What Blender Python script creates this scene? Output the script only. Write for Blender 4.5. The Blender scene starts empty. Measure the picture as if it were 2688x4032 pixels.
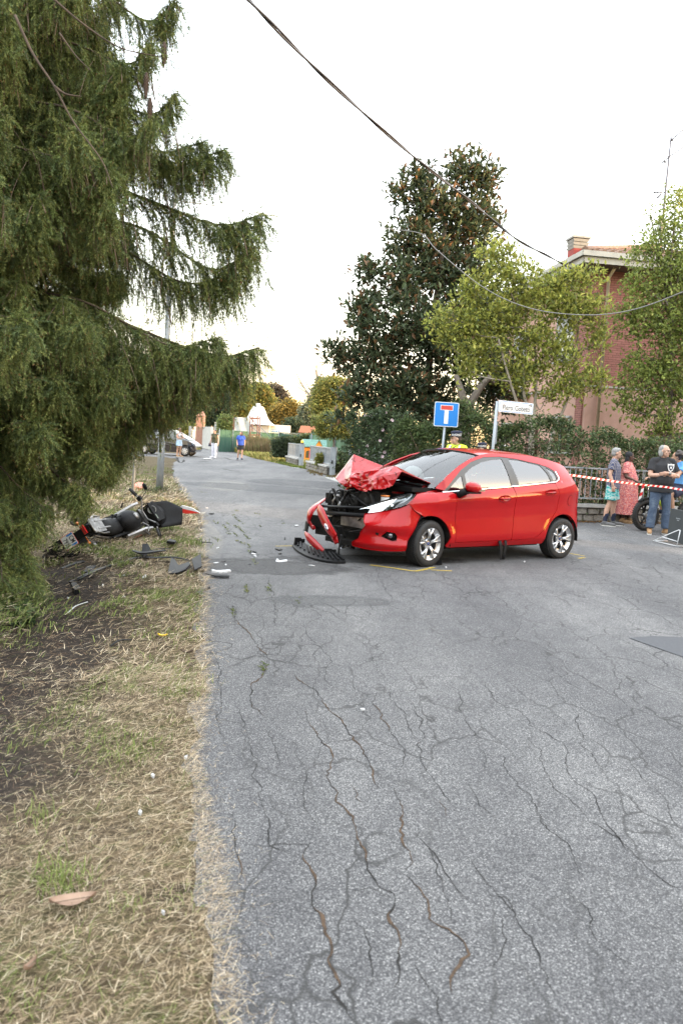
import bpy, bmesh, math, random
import numpy as np
from mathutils import Vector, Matrix
from mathutils.geometry import delaunay_2d_cdt
scene = bpy.context.scene
COL = scene.collection
PI = math.pi
RNG = np.random.default_rng(11)
random.seed(11)
# ------------------------------------------------------------------ camera
FPX, PITCH, ROLL, SHIFT, CAMH = 2962.7, -0.062774, 0.057056, -98.8, 1.5318
PW, PH = 2688, 4032
_f = np.array([0, math.cos(PITCH), math.sin(PITCH)])
_u = np.array([0, -math.sin(PITCH), math.cos(PITCH)])
_x = np.array([1.0, 0, 0])
AXX = math.cos(ROLL) * _x + math.sin(ROLL) * _u
AXU = -math.sin(ROLL) * _x + math.cos(ROLL) * _u
AXF = _f
CAM = np.array([0, 0, CAMH])
cd = bpy.data.cameras.new('camera')
cam = bpy.data.objects.new('camera', cd)
COL.objects.link(cam)
cam.matrix_world = Matrix(((AXX[0], AXU[0], -AXF[0], 0), (AXX[1], AXU[1], -AXF[1], 0), (AXX[2], AXU[2], -AXF[2], CAMH), (0, 0, 0, 1)))
cd.sensor_fit = 'VERTICAL'
cd.sensor_height = 36
cd.lens = 36 * FPX / PH
cd.shift_y = SHIFT / PH
cd.clip_start = 0.05
cd.clip_end = 3000
cd.dof.use_dof = True
cd.dof.focus_distance = 10.0
cd.dof.aperture_fstop = 4.0
scene.camera = cam
# ------------------------------------------------------------------ sky, sun, exposure
SUN_EL, SUN_AZ = math.radians(5.5), math.radians(106)     # azimuth clockwise from +Y
world = bpy.data.worlds.new('World')
scene.world = world
world.use_nodes = True
nt = world.node_tree
nt.nodes.clear()
sky = nt.nodes.new('ShaderNodeTexSky')
sky.sky_type = 'NISHITA'
sky.sun_disc = False
sky.sun_elevation = SUN_EL
sky.sun_rotation = SUN_AZ
sky.air_density = 1.0
sky.dust_density = 2.0
sky.ozone_density = 1.0
b1 = nt.nodes.new('ShaderNodeBackground')
b1.inputs['Strength'].default_value = 0.12
nt.links.new(sky.outputs[0], b1.inputs['Color'])
# thin high haze veil: pale, warmer towards the horizon
tc = nt.nodes.new('ShaderNodeTexCoord')
sx = nt.nodes.new('ShaderNodeSeparateXYZ')
nt.links.new(tc.outputs['Generated'], sx.inputs[0])
rp = nt.nodes.new('ShaderNodeValToRGB')
rp.color_ramp.elements[0].position = 0.0
rp.color_ramp.elements[0].color = (0.70, 0.44, 0.20, 1)
rp.color_ramp.elements[1].position = 1.0
rp.color_ramp.elements[1].color = (1.30, 1.36, 1.42, 1)
e = rp.color_ramp.elements.new(0.16)
e.color = (0.82, 0.76, 0.66, 1)
e = rp.color_ramp.elements.new(0.45)
e.color = (1.0, 1.03, 1.06, 1)
nt.links.new(sx.outputs['Z'], rp.inputs[0])
b2 = nt.nodes.new('ShaderNodeBackground')
b2.inputs['Strength'].default_value = 0.75
nt.links.new(rp.outputs[0], b2.inputs['Color'])
ad = nt.nodes.new('ShaderNodeAddShader')
nt.links.new(b1.outputs[0], ad.inputs[0])
nt.links.new(b2.outputs[0], ad.inputs[1])
wo = nt.nodes.new('ShaderNodeOutputWorld')
nt.links.new(ad.outputs[0], wo.inputs['Surface'])
sd = bpy.data.lights.new('sun', 'SUN')
sd.energy = 2.6
sd.angle = math.radians(0.6)
sd.color = (1.0, 0.66, 0.36)
sun = bpy.data.objects.new('sun', sd)
COL.objects.link(sun)
_sv = Vector((math.sin(SUN_AZ) * math.cos(SUN_EL), math.cos(SUN_AZ) * math.cos(SUN_EL), math.sin(SUN_EL)))
sun.rotation_euler = _sv.to_track_quat('Z', 'Y').to_euler()
sun.location = _sv * 200
scene.view_settings.view_transform = 'Standard'
scene.view_settings.look = 'None'
scene.view_settings.gamma = 1.0
scene.view_settings.use_curve_mapping = False
scene.view_settings.exposure = 1.95
scene.render.engine = 'CYCLES'
scene.cycles.max_bounces = 6
scene.cycles.transparent_max_bounces = 12
scene.cycles.use_denoising = True
# ------------------------------------------------------------------ measuring helpers (photo pixel -> place on the ground / at a distance)
def ray(px, py):
 return AXF + AXX * (px - PW / 2) / FPX - AXU * (py - PH / 2 - SHIFT) / FPX
def gnd(px, py, z=0.0):
 d = ray(px, py); t = (z - CAMH) / d[2]
 return CAM + t * d
def at(px, py, Y):
 d = ray(px, py)
 return CAM + d * (Y / d[1])
def D(x, y): return x * 1.7142857, y * 1.7142857
# ------------------------------------------------------------------ object helpers
def tag(o, label=None, cat=None, group=None, kind=None):
 if label: o['label'] = label
 if cat: o['category'] = cat
 if group: o['group'] = group
 if kind: o['kind'] = kind
 return o
def thing(name, label, cat, loc=(0, 0, 0), rz=0.0, group=None):
 o = bpy.data.objects.new(name, None)
 COL.objects.link(o)
 o.location = loc
 o.rotation_euler = (0, 0, rz)
 o.empty_display_size = 0.2
 return tag(o, label, cat, group)
def link(name, me, parent=None, loc=None):
 o = bpy.data.objects.new(name, me)
 COL.objects.link(o)
 if parent is not None: o.parent = parent
 if loc is not None: o.location = loc
 return o
def copy_tree(o, parent=None):
 c = o.copy()
 COL.objects.link(c)
 if parent is not None: c.parent = parent
 for ch in o.children: copy_tree(ch, c)
 return c
def frame_of(t):
 t = np.asarray(t, float); t = t / (np.linalg.norm(t) + 1e-12)
 a = np.array([0, 0, 1.0]) if abs(t[2]) < 0.9 else np.array([1.0, 0, 0])
 n = np.cross(t, a); n /= np.linalg.norm(n)
 return t, n, np.cross(t, n)
class MB:
 """collects shapes and links them as one mesh object"""
 def __init__(s): s.v = []; s.f = []; s.m = []; s.s = []
 def add(s, verts, faces, mi=0, smooth=False):
  o = len(s.v)
  s.v += [tuple(map(float, p)) for p in verts]
  s.f += [tuple(i + o for i in f) for f in faces]
  s.m += [mi] * len(faces); s.s += [smooth] * len(faces)
  return s
 def box(s, c, d, rz=0.0, mi=0, R=None, taper=1.0):
  x, y, z = d[0] / 2, d[1] / 2, d[2] / 2
  P = np.array([(-x, -y, -z), (x, -y, -z), (x, y, -z), (-x, y, -z), (-x * taper, -y * taper, z), (x * taper, -y * taper, z), (x * taper, y * taper, z), (-x * taper, y * taper, z)])
  if R is not None: P = P @ np.array(R).T
  elif rz:
   cs, sn = math.cos(rz), math.sin(rz)
   P = P @ np.array([[cs, sn, 0], [-sn, cs, 0], [0, 0, 1]])
  return s.add(P + np.array(c), [(0, 3, 2, 1), (4, 5, 6, 7), (0, 1, 5, 4), (1, 2, 6, 5), (2, 3, 7, 6), (3, 0, 4, 7)], mi)
 def beam(s, a, b, w, h, mi=0, up=(0, 0, 1)):
  a = np.array(a, float); b = np.array(b, float); t = b - a; L = np.linalg.norm(t)
  if L < 1e-9: return s
  t /= L; n = np.cross(np.array(up, float), t)
  if np.linalg.norm(n) < 1e-6: n = np.cross(np.array([1.0, 0, 0]), t)
  n /= np.linalg.norm(n); k = np.cross(t, n)
  return s.box((a + b) / 2, (L, w, h), mi=mi, R=np.stack([t, n, k], 1))
 def tube(s, pts, r, n=8, caps=True, mi=0, smooth=True, flat=(1, 1), up=None):
  pts = [np.array(p, float) for p in pts]; m = len(pts)
  rr = r if hasattr(r, '__len__') else [r] * m
  V = []; F = []; pn = None
  for i, p in enumerate(pts):
   t = pts[min(i + 1, m - 1)] - pts[max(i - 1, 0)]
   t = t / (np.linalg.norm(t) + 1e-12)
   if pn is None:
    if up is not None: nn = np.array(up, float) - t * np.dot(up, t); nn /= np.linalg.norm(nn)
    else: nn = frame_of(t)[1]
   else:
    nn = pn - t * np.dot(pn, t); nn /= (np.linalg.norm(nn) + 1e-12)
   bb = np.cross(t, nn); pn = nn
   for k in range(n):
    a = 2 * PI * k / n
    V.append(p + rr[i] * (flat[0] * math.cos(a) * nn + flat[1] * math.sin(a) * bb))
  for i in range(m - 1):
   for k in range(n):
    k2 = (k + 1) % n
    F.append((i * n + k, i * n + k2, (i + 1) * n + k2, (i + 1) * n + k))
  s.add(V, F, mi, smooth)
  if caps:
   o = len(s.v) - len(V)
   s.f += [tuple(o + k for k in reversed(range(n))), tuple(o + (m - 1) * n + k for k in range(n))]
   s.m += [mi] * 2; s.s += [False] * 2
  return s
 def lathe(s, prof, c=(0, 0, 0), axis=(0, 0, 1), n=24, mi=0, smooth=True, closed=False):
  t, a, b = frame_of(axis); c = np.array(c, float); V = []; F = []; m = len(prof)
  for (r, h) in prof:
   for k in range(n):
    g = 2 * PI * k / n
    V.append(c + t * h + r * (math.cos(g) * a + math.sin(g) * b))
  for i in range(m if closed else m - 1):
   j = (i + 1) % m
   for k in range(n):
    k2 = (k + 1) % n
    F.append((i * n + k, i * n + k2, j * n + k2, j * n + k))
  return s.add(V, F, mi, smooth)
 def ball(s, c, r, n=12, m=8, mi=0, R=None):
  r = np.array(r if hasattr(r, '__len__') else (r, r, r), float); V = []; F = []
  for i in range(m + 1):
   th = PI * i / m
   for k in range(n):
    a = 2 * PI * k / n
    V.append(np.array((math.sin(th) * math.cos(a), math.sin(th) * math.sin(a), math.cos(th))) * r)
  V = np.array(V)
  if R is not None: V = V @ np.array(R).T
  for i in range(m):
   for k in range(n):
    k2 = (k + 1) % n
    F.append((i * n + k, (i + 1) * n + k, (i + 1) * n + k2, i * n + k2))
  return s.add(V + np.array(c), F, mi, True)
 def prism(s, poly, h0, h1, fn=None, mi=0):
  """polygon extruded from h0 to h1; fn maps (a, b, h) to 3-D"""
  fn = fn or (lambda a, b, h: (a, b, h)); n = len(poly)
  V = [fn(a, b, h0) for a, b in poly] + [fn(a, b, h1) for a, b in poly]
  F = [tuple(reversed(range(n))), tuple(range(n, 2 * n))] + [(i, (i + 1) % n, n + (i + 1) % n, n + i) for i in range(n)]
  return s.add(V, F, mi)
 def grid(s, fn, nu, nv, mi=0, smooth=True):
  V = [fn(i / nu, j / nv) for i in range(nu + 1) for j in range(nv + 1)]
  F = [(i * (nv + 1) + j, (i + 1) * (nv + 1) + j, (i + 1) * (nv + 1) + j + 1, i * (nv + 1) + j + 1) for i in range(nu) for j in range(nv)]
  return s.add(V, F, mi, smooth)
 def mesh(s, name, mats):
  me = bpy.data.meshes.new(name)
  me.from_pydata(s.v, [], s.f)
  for m in (mats if isinstance(mats, (list, tuple)) else [mats]): me.materials.append(m)
  me.polygons.foreach_set('material_index', s.m)
  me.polygons.foreach_set('use_smooth', s.s)
  me.update()
  return me
 def build(s, name, mats, parent=None, loc=None, label=None):
  o = link(name, s.mesh(name, mats), parent, loc)
  if label: o['label'] = label
  return o
def fast_mesh(name, V, F, mats, mi=None, col=None, smooth=False):
 """numpy mesh: V (n,3), F (m,k) all alike; col (n,3) point colours"""
 me = bpy.data.meshes.new(name)
 n, (m, k) = len(V), F.shape
 me.vertices.add(n); me.vertices.foreach_set('co', np.ascontiguousarray(V, np.float32).ravel())
 me.loops.add(m * k); me.loops.foreach_set('vertex_index', np.ascontiguousarray(F, np.int32).ravel())
 me.polygons.add(m); me.polygons.foreach_set('loop_start', np.arange(0, m * k, k, dtype=np.int32))
 for q in (mats if isinstance(mats, (list, tuple)) else [mats]): me.materials.append(q)
 if mi is not None: me.polygons.foreach_set('material_index', np.ascontiguousarray(mi, np.int32))
 me.polygons.foreach_set('use_smooth', np.full(m, smooth))
 if col is not None:
  a = me.attributes.new('tint', 'FLOAT_COLOR', 'POINT')
  c4 = np.ones((n, 4), np.float32); c4[:, :3] = col
  a.data.foreach_set('color', c4.ravel())
 me.update(calc_edges=True)
 return me
# ------------------------------------------------------------------ material helpers
def nodes_of(name):
 m = bpy.data.materials.new(name); m.use_nodes = True
 t = m.node_tree; b = t.nodes['Principled BSDF']
 return m, t, b
def nd(t, kind, **kw):
 n = t.nodes.new(kind)
 for k, v in kw.items():
  if k.startswith('i_'): n.inputs[k[2:].replace('_', ' ')].default_value = v
  else: setattr(n, k, v)
 return n
def ramp(t, src, stops):
 r = t.nodes.new('ShaderNodeValToRGB'); el = r.color_ramp.elements
 el[0].position, el[0].color = stops[0][0], (*stops[0][1], 1)
 el[1].position, el[1].color = stops[-1][0], (*stops[-1][1], 1)
 for p, c in stops[1:-1]: q = el.new(p); q.color = (*c, 1)
 t.links.new(src, r.inputs[0])
 return r.outputs[0]
def mixc(t, fac, a, b, mode='MIX'):
 n = t.nodes.new('ShaderNodeMix'); n.data_type = 'RGBA'; n.blend_type = mode
 if hasattr(fac, 'links'): t.links.new(fac, n.inputs[0])
 else: n.inputs[0].default_value = fac
 for s, k in ((a, 6), (b, 7)):
  if hasattr(s, 'links'): t.links.new(s, n.inputs[k])
  else: n.inputs[k].default_value = (*s, 1)
 return n.outputs[2]
def noise(t, scale, detail=4, rough=0.55, vec=None, dist=0.0):
 n = nd(t, 'ShaderNodeTexNoise', i_Scale=scale, i_Detail=detail, i_Roughness=rough, i_Distortion=dist)
 if vec is not None: t.links.new(vec, n.inputs['Vector'])
 return n.outputs['Fac']
def objco(t, scale=(1, 1, 1)):
 c = t.nodes.new('ShaderNodeTexCoord')
 if scale == (1, 1, 1): return c.outputs['Object']
 mp = t.nodes.new('ShaderNodeMapping'); mp.inputs['Scale'].default_value = scale
 t.links.new(c.outputs['Object'], mp.inputs['Vector'])
 return mp.outputs[0]
def bump(t, b, src, strength=0.3, dist=0.01):
 n = nd(t, 'ShaderNodeBump', i_Strength=strength, i_Distance=dist)
 t.links.new(src, n.inputs['Height']); t.links.new(n.outputs[0], b.inputs['Normal'])
def pm(name, c1, c2=None, scale=6, rough=0.6, metal=0.0, coat=0.0, bmp=0.0, bscale=60, stretch=(1, 1, 1), spec=0.5, trans=0.0, detail=5):
 """plain procedural material: two tones mixed by noise, roughness wander, optional relief"""
 m, t, b = nodes_of(name)
 co = objco(t, stretch)
 c2 = c2 or tuple(x * 0.8 for x in c1)
 n = noise(t, scale, detail, 0.6, co)
 t.links.new(ramp(t, n, [(0.35, c1), (0.65, c2)]), b.inputs['Base Color'])
 r = nd(t, 'ShaderNodeMapRange'); r.inputs[3].default_value = max(0.02, rough - 0.08); r.inputs[4].default_value = min(1, rough + 0.08)
 t.links.new(n, r.inputs[0]); t.links.new(r.outputs[0], b.inputs['Roughness'])
 b.inputs['Metallic'].default_value = metal
 b.inputs['Specular IOR Level'].default_value = spec
 b.inputs['Coat Weight'].default_value = coat
 b.inputs['Coat Roughness'].default_value = 0.03
 b.inputs['Transmission Weight'].default_value = trans
 if bmp: bump(t, b, noise(t, bscale, 4, 0.6, co), bmp, 0.01)
 return m
def leafmat(name, rough=0.5, transl=0.35, var=0.35, spec=0.4):
 """leaf colour comes from the mesh's tint; each leaf differs a little; some light shines through"""
 m, t, b = nodes_of(name)
 a = nd(t, 'ShaderNodeAttribute', attribute_name='tint')
 g = t.nodes.new('ShaderNodeNewGeometry')
 r = nd(t, 'ShaderNodeMapRange'); r.inputs[3].default_value = 1 - var; r.inputs[4].default_value = 1 + var
 t.links.new(g.outputs['Random Per Island'], r.inputs[0])
 v = nd(t, 'ShaderNodeVectorMath', operation='SCALE')
 t.links.new(a.outputs['Color'], v.inputs[0]); t.links.new(r.outputs[0], v.inputs['Scale'])
 t.links.new(v.outputs[0], b.inputs['Base Color'])
 b.inputs['Roughness'].default_value = rough
 b.inputs['Specular IOR Level'].default_value = spec
 if transl:
  tr = t.nodes.new('ShaderNodeBsdfTranslucent'); t.links.new(v.outputs[0], tr.inputs['Color'])
  mx = t.nodes.new('ShaderNodeMixShader'); mx.inputs[0].default_value = transl
  out = t.nodes['Material Output']
  t.links.new(b.outputs[0], mx.inputs[1]); t.links.new(tr.outputs[0], mx.inputs[2]); t.links.new(mx.outputs[0], out.inputs['Surface'])
 return m
def tintmat(name, rough=0.85, spec=0.2, bmp=0.0):
 m, t, b = nodes_of(name)
 a = nd(t, 'ShaderNodeAttribute', attribute_name='tint')
 t.links.new(a.outputs['Color'], b.inputs['Base Color'])
 b.inputs['Roughness'].default_value = rough; b.inputs['Specular IOR Level'].default_value = spec
 return m
def glassmat(name, tint=(0.75, 0.8, 0.78), refl=0.08, power=1.0):
 """thin pane: clear body with mirror-like reflection that grows at grazing angles"""
 m, t, b = nodes_of(name)
 t.nodes.remove(b)
 tr = nd(t, 'ShaderNodeBsdfTransparent'); tr.inputs[0].default_value = (*tint, 1)
 gl = nd(t, 'ShaderNodeBsdfGlossy'); gl.inputs['Roughness'].default_value = 0.01
 fr = nd(t, 'ShaderNodeFresnel', i_IOR=1.5)
 mr = nd(t, 'ShaderNodeMapRange'); mr.inputs[3].default_value = refl; mr.inputs[4].default_value = 1.0
 t.links.new(fr.outputs[0], mr.inputs[0])
 mx = nd(t, 'ShaderNodeMixShader')
 t.links.new(mr.outputs[0], mx.inputs[0]); t.links.new(tr.outputs[0], mx.inputs[1]); t.links.new(gl.outputs[0], mx.inputs[2])
 t.links.new(mx.outputs[0], t.nodes['Material Output'].inputs['Surface'])
 return m
def chaikin(P, it=2, closed=True):
 P = np.asarray(P, float)
 for _ in range(it):
  Q = np.roll(P, -1, 0)
  a, b = P * 0.75 + Q * 0.25, P * 0.25 + Q * 0.75
  R = np.empty((2 * len(P), P.shape[1])); R[0::2] = a; R[1::2] = b
  if not closed: R = np.vstack([P[:1], R[:-2], P[-1:]])
  P = R
 return P
def resample(P, step, closed=True):
 P = np.asarray(P, float)
 if closed: P = np.vstack([P, P[:1]])
 out = []
 for a, b in zip(P[:-1], P[1:]):
  n = max(1, int(np.linalg.norm(b - a) / step + 0.5))
  for k in range(n): out.append(a + (b - a) * k / n)
 if not closed: out.append(P[-1])
 return np.array(out)
def spline(P, n):
 """Catmull-Rom through P, n samples per span"""
 P = np.asarray(P, float); Q = np.vstack([2 * P[0] - P[1], P, 2 * P[-1] - P[-2]]); out = []
 for i in range(1, len(Q) - 2):
  p0, p1, p2, p3 = Q[i - 1], Q[i], Q[i + 1], Q[i + 2]
  for k in range(n):
   s = k / n
   out.append(0.5 * (2 * p1 + (p2 - p0) * s + (2 * p0 - 5 * p1 + 4 * p2 - p3) * s * s + (3 * p1 - p0 - 3 * p2 + p3) * s ** 3))
 out.append(Q[-2]); return np.array(out)
def cdt(outline, holes=(), step=0.05):
 """triangles inside a 2-D outline, with a regular inner grid"""
 V = [Vector(p) for p in outline]; n = len(V)
 E = [(i, (i + 1) % n) for i in range(n)]
 for h in holes:
  o = len(V); V += [Vector(p) for p in h]; k = len(h)
  E += [(o + i, o + (i + 1) % k) for i in range(k)]
 A = np.asarray(outline); lo, hi = A.min(0), A.max(0)
 loops = [A] + [np.asarray(h) for h in holes]
 for i, x in enumerate(np.arange(lo[0] + step * 0.5, hi[0], step)):
  for y in np.arange(lo[1] + step * (0.5 if i % 2 else 0.0), hi[1], step):
   V.append(Vector((x, y)))
 r = delaunay_2d_cdt(V, E, [], 1, 1e-6)
 Q = np.array([(v.x, v.y) for v in r[0]]); T = np.array([tuple(f) for f in r[2]])
 c = Q[T].mean(1); keep = inside(c, loops[0])
 for h in loops[1:]: keep &= ~inside(c, h)
 T = T[keep]; used = np.unique(T); mp = np.full(len(Q), -1); mp[used] = np.arange(len(used))
 return Q[used], [tuple(t) for t in mp[T]]
def inside(p, poly):
 x, y = p[:, 0], p[:, 1]; r = np.zeros(len(p), bool); n = len(poly)
 for i in range(n):
  (x1, y1), (x2, y2) = poly[i], poly[(i + 1) % n]
  k = (y1 > y) != (y2 > y)
  with np.errstate(divide='ignore', invalid='ignore'): r ^= k & (x < (x2 - x1) * (y - y1) / (y2 - y1) + x1)
 return r
MAT = {}
def m_paint():
 m, t, b = nodes_of('red car paint')
 co = objco(t)
 n = noise(t, 2.5, 5, 0.6, co); d = noise(t, 60, 4, 0.7, co)
 t.links.new(mixc(t, 1.0, ramp(t, n, [(0.3, (0.33, 0.003, 0.005)), (0.7, (0.365, 0.004, 0.006))]), ramp(t, d, [(0.3, (0.95, 0.95, 0.95)), (0.72, (1.03, 1.05, 1.05))]), 'MULTIPLY'), b.inputs['Base Color'])
 t.links.new(ramp(t, d, [(0.35, (0.30, 0.30, 0.30)), (0.75, (0.42, 0.42, 0.42))]), b.inputs['Roughness'])
 b.inputs['Coat Weight'].default_value = 0.8; b.inputs['Coat Roughness'].default_value = 0.025; b.inputs['Coat IOR'].default_value = 1.42
 b.inputs['Specular IOR Level'].default_value = 0.08
 return m
MAT['paint'] = m_paint()
def m_scuff():
 m = m_paint(); m.name = 'scuffed red paint'; t = m.node_tree; b = t.nodes['Principled BSDF']; src = b.inputs['Base Color'].links[0].from_socket; co = objco(t, (2.2, 2.2, .7)); n = noise(t, 5, 8, .75, co, 1.5)
 sp = nd(t, 'ShaderNodeSeparateColor'); f = ramp(t, n, [(.56, (0, 0, 0)), (.62, (.9, .9, .9))]); t.links.new(f, sp.inputs[0]); t.links.new(mixc(t, sp.outputs[0], src, (.03, .018, .016)), b.inputs['Base Color']); t.links.new(ramp(t, n, [(.55, (1, 1, 1)), (.63, (.15, .15, .15))]), b.inputs['Coat Weight']); bump(t, b, noise(t, 26, 4, .6, co), .25, .01); return m
MAT['scuffed paint'] = m_scuff()
MAT['black plastic'] = pm('black plastic', (0.008, 0.008, 0.009), (0.014, 0.014, 0.014), 12, 0.55, spec=0.14)
MAT['dirty black'] = pm('dirty black parts', (0.007, 0.007, 0.007), (0.022, 0.020, 0.018), 9, 0.7, bmp=0.3, spec=0.12)
MAT['trim'] = pm('satin grey window trim', (0.035, 0.031, 0.027), (0.042, 0.038, 0.033), 5, 0.35, coat=0.2)
MAT['chrome'] = pm('chrome', (0.85, 0.85, 0.86), (0.8, 0.8, 0.82), 4, 0.1, metal=1.0)
MAT['alloy'] = pm('silver alloy', (0.62, 0.62, 0.63), (0.52, 0.52, 0.52), 9, 0.3, metal=0.85, coat=0.3)
MAT['rubber'] = pm('tyre rubber', (0.010, 0.010, 0.010), (0.020, 0.019, 0.018), 14, 0.75, bmp=0.3, bscale=120)
MAT['steel'] = pm('dull steel', (0.30, 0.29, 0.28), (0.16, 0.155, 0.15), 16, 0.42, metal=0.9, bmp=0.2)
MAT['brake'] = pm('brake disc', (0.22, 0.21, 0.20), (0.12, 0.11, 0.10), 16, 0.45, metal=0.9)
MAT['seat cloth'] = pm('dark seat cloth', (0.03, 0.03, 0.034), (0.05, 0.05, 0.055), 40, 0.9)
MAT['airbag'] = pm('airbag cloth', (0.55, 0.55, 0.54), (0.45, 0.45, 0.45), 12, 0.85, bmp=0.2)
MAT['side glass'] = glassmat('tinted side glass', (0.30, 0.31, 0.30), 0.16)
MAT['windscreen'] = glassmat('windscreen glass', (0.62, 0.68, 0.66), 0.07)
MAT['lamp glass'] = glassmat('clear lamp lens', (0.86, 0.9, 0.92), 0.03)
MAT['lamp silver'] = pm('lamp reflector', (0.42, 0.44, 0.47), (0.16, 0.165, 0.175), 9, 0.2, metal=0.9)
MAT['red lens'] = pm('red lens', (0.35, 0.01, 0.012), (0.42, 0.02, 0.02), 10, 0.15, coat=1.0)
MAT['amber lens'] = pm('amber lens', (0.6, 0.18, 0.02), (0.5, 0.14, 0.02), 10, 0.2, coat=0.8)
MAT['white plastic'] = pm('white plastic', (0.5, 0.5, 0.5), (0.4, 0.4, 0.4), 9, 0.5)
MAT['foil'] = pm('crumpled foil', (0.75, 0.76, 0.78), (0.4, 0.4, 0.42), 22, 0.18, metal=0.9)
MAT['blue badge'] = pm('blue badge enamel', (0.02, 0.035, 0.12), (0.03, 0.05, 0.16), 8, 0.25, coat=0.6)
# ------------------------------------------------------------------ ground, road, verge
EDGE = np.array([(-9.0, 40.8), (-7.2, 32), (-5.26, 23.59), (-3.9, 18.6), (-2.64, 13.97), (-2.0, 10.8), (-1.39, 7.76), (-0.77, 4.27), (-0.63, 3.36), (-0.40, 2.6), (-0.24, 1.86), (0.1, 0.0), (0.6, -3.0), (1.4, -8.0)])[::-1]
def edge_x(y): return np.interp(y, EDGE[:, 1], EDGE[:, 0])
def c5(x, y): return 560 + x / 1.82326, 1380 + y / 1.82326
def n2(x, y, s, seed=0):
 """cheap smooth value noise"""
 x = np.asarray(x, float) / s + 37.1 * seed + 500; y = np.asarray(y, float) / s + 11.7 * seed + 500
 xi, yi = np.floor(x), np.floor(y); fx, fy = x - xi, y - yi
 fx = fx * fx * (3 - 2 * fx); fy = fy * fy * (3 - 2 * fy)
 h = lambda a, b: np.modf(np.abs(np.sin(a * 127.1 + b * 311.7) * 43758.5453))[0]
 return (h(xi, yi) * (1 - fx) + h(xi + 1, yi) * fx) * (1 - fy) + (h(xi, yi + 1) * (1 - fx) + h(xi + 1, yi + 1) * fx) * fy
def verge_z(x, y):
 d = edge_x(y) - x
 fade = np.clip((27 - np.asarray(y, float)) / 8, 0, 1)
 w = np.clip((d - 0.05) / 0.35, 0, 1)
 z = 0.022 * w - 0.23 * np.clip(d - 0.7, 0, 2.6) * fade
 z = z + (n2(x, y, 0.45, 3) - 0.5) * 0.07 * w + (n2(x, y, 0.14, 5) - 0.5) * 0.03 * w
 return np.where((d < 0.0) | (np.asarray(y) > 40.9), -0.03, z)
def soil_mask(x, y):
 """bare dark earth where the wheels and parts ploughed along the foot of the bank"""
 d = edge_x(y) - x
 c = np.interp(y, [0, 2.2, 3.2, 4.5, 6.0, 7.5, 9], [1.6, 1.25, 1.0, 1.15, 1.35, 1.6, 1.9])
 w = np.interp(y, [0, 3, 6, 9, 11], [0.25, 0.45, 0.8, 0.75, 0.3])
 m = np.exp(-((d - c) / w) ** 2) * np.clip((11 - y) / 3, 0, 1) * np.clip((y - 2.0) / 1.0, 0.15, 1)
 return np.clip(m * 1.5 * (0.35 + 1.1 * n2(x, y, 0.5, 1)), 0, 1)
def build_ground():
 xs = np.concatenate([-np.geomspace(700, 9, 26), np.arange(-8.6, 2.0, 0.11), np.geomspace(2.2, 700, 30)])
 ys = np.concatenate([[-60, -30, -14, -8, -4, -2, -1], np.arange(0, 12, 0.13), np.arange(12, 30, 0.4), np.geomspace(30.5, 900, 40)])
 X, Y = np.meshgrid(xs, ys, indexing='ij')
 Z = verge_z(X, Y)
 Z = np.where(X < -8.7, np.maximum(Z, -0.5), Z)
 nx, ny = X.shape
 idx = np.arange(nx * ny).reshape(nx, ny)
 F = np.stack([idx[:-1, :-1], idx[1:, :-1], idx[1:, 1:], idx[:-1, 1:]], -1).reshape(-1, 4)
 so = soil_mask(X, Y).ravel()
 me = fast_mesh('ground', np.stack([X, Y, Z], -1).reshape(-1, 3), F, MAT['earth'], col=np.stack([so, so, so], 1), smooth=True)
 o = link('ground', me); o['kind'] = 'structure'
def m_earth():
 m, t, b = nodes_of('dry grassy earth')
 co = objco(t)
 n1 = noise(t, 3.0, 8, 0.65, co); n3 = noise(t, 45, 6, 0.7, co)
 base = ramp(t, n1, [(0.3, (0.05, 0.04, 0.028)), (0.5, (0.10, 0.078, 0.05)), (0.7, (0.06, 0.065, 0.028))])
 fine = ramp(t, n3, [(0.3, (0.35, 0.33, 0.30)), (0.7, (1.3, 1.25, 1.1))])
 c = mixc(t, 1.0, base, fine, 'MULTIPLY')
 a = nd(t, 'ShaderNodeAttribute', attribute_name='tint')
 soil = ramp(t, n3, [(0.35, (0.016, 0.013, 0.011)), (0.7, (0.05, 0.04, 0.033))])
 t.links.new(mixc(t, a.outputs['Fac'], c, soil), b.inputs['Base Color'])
 b.inputs['Roughness'].default_value = 0.95; b.inputs['Specular IOR Level'].default_value = 0.1
 bump(t, b, n3, 0.6, 0.02)
 return m
MAT['earth'] = m_earth()
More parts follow.
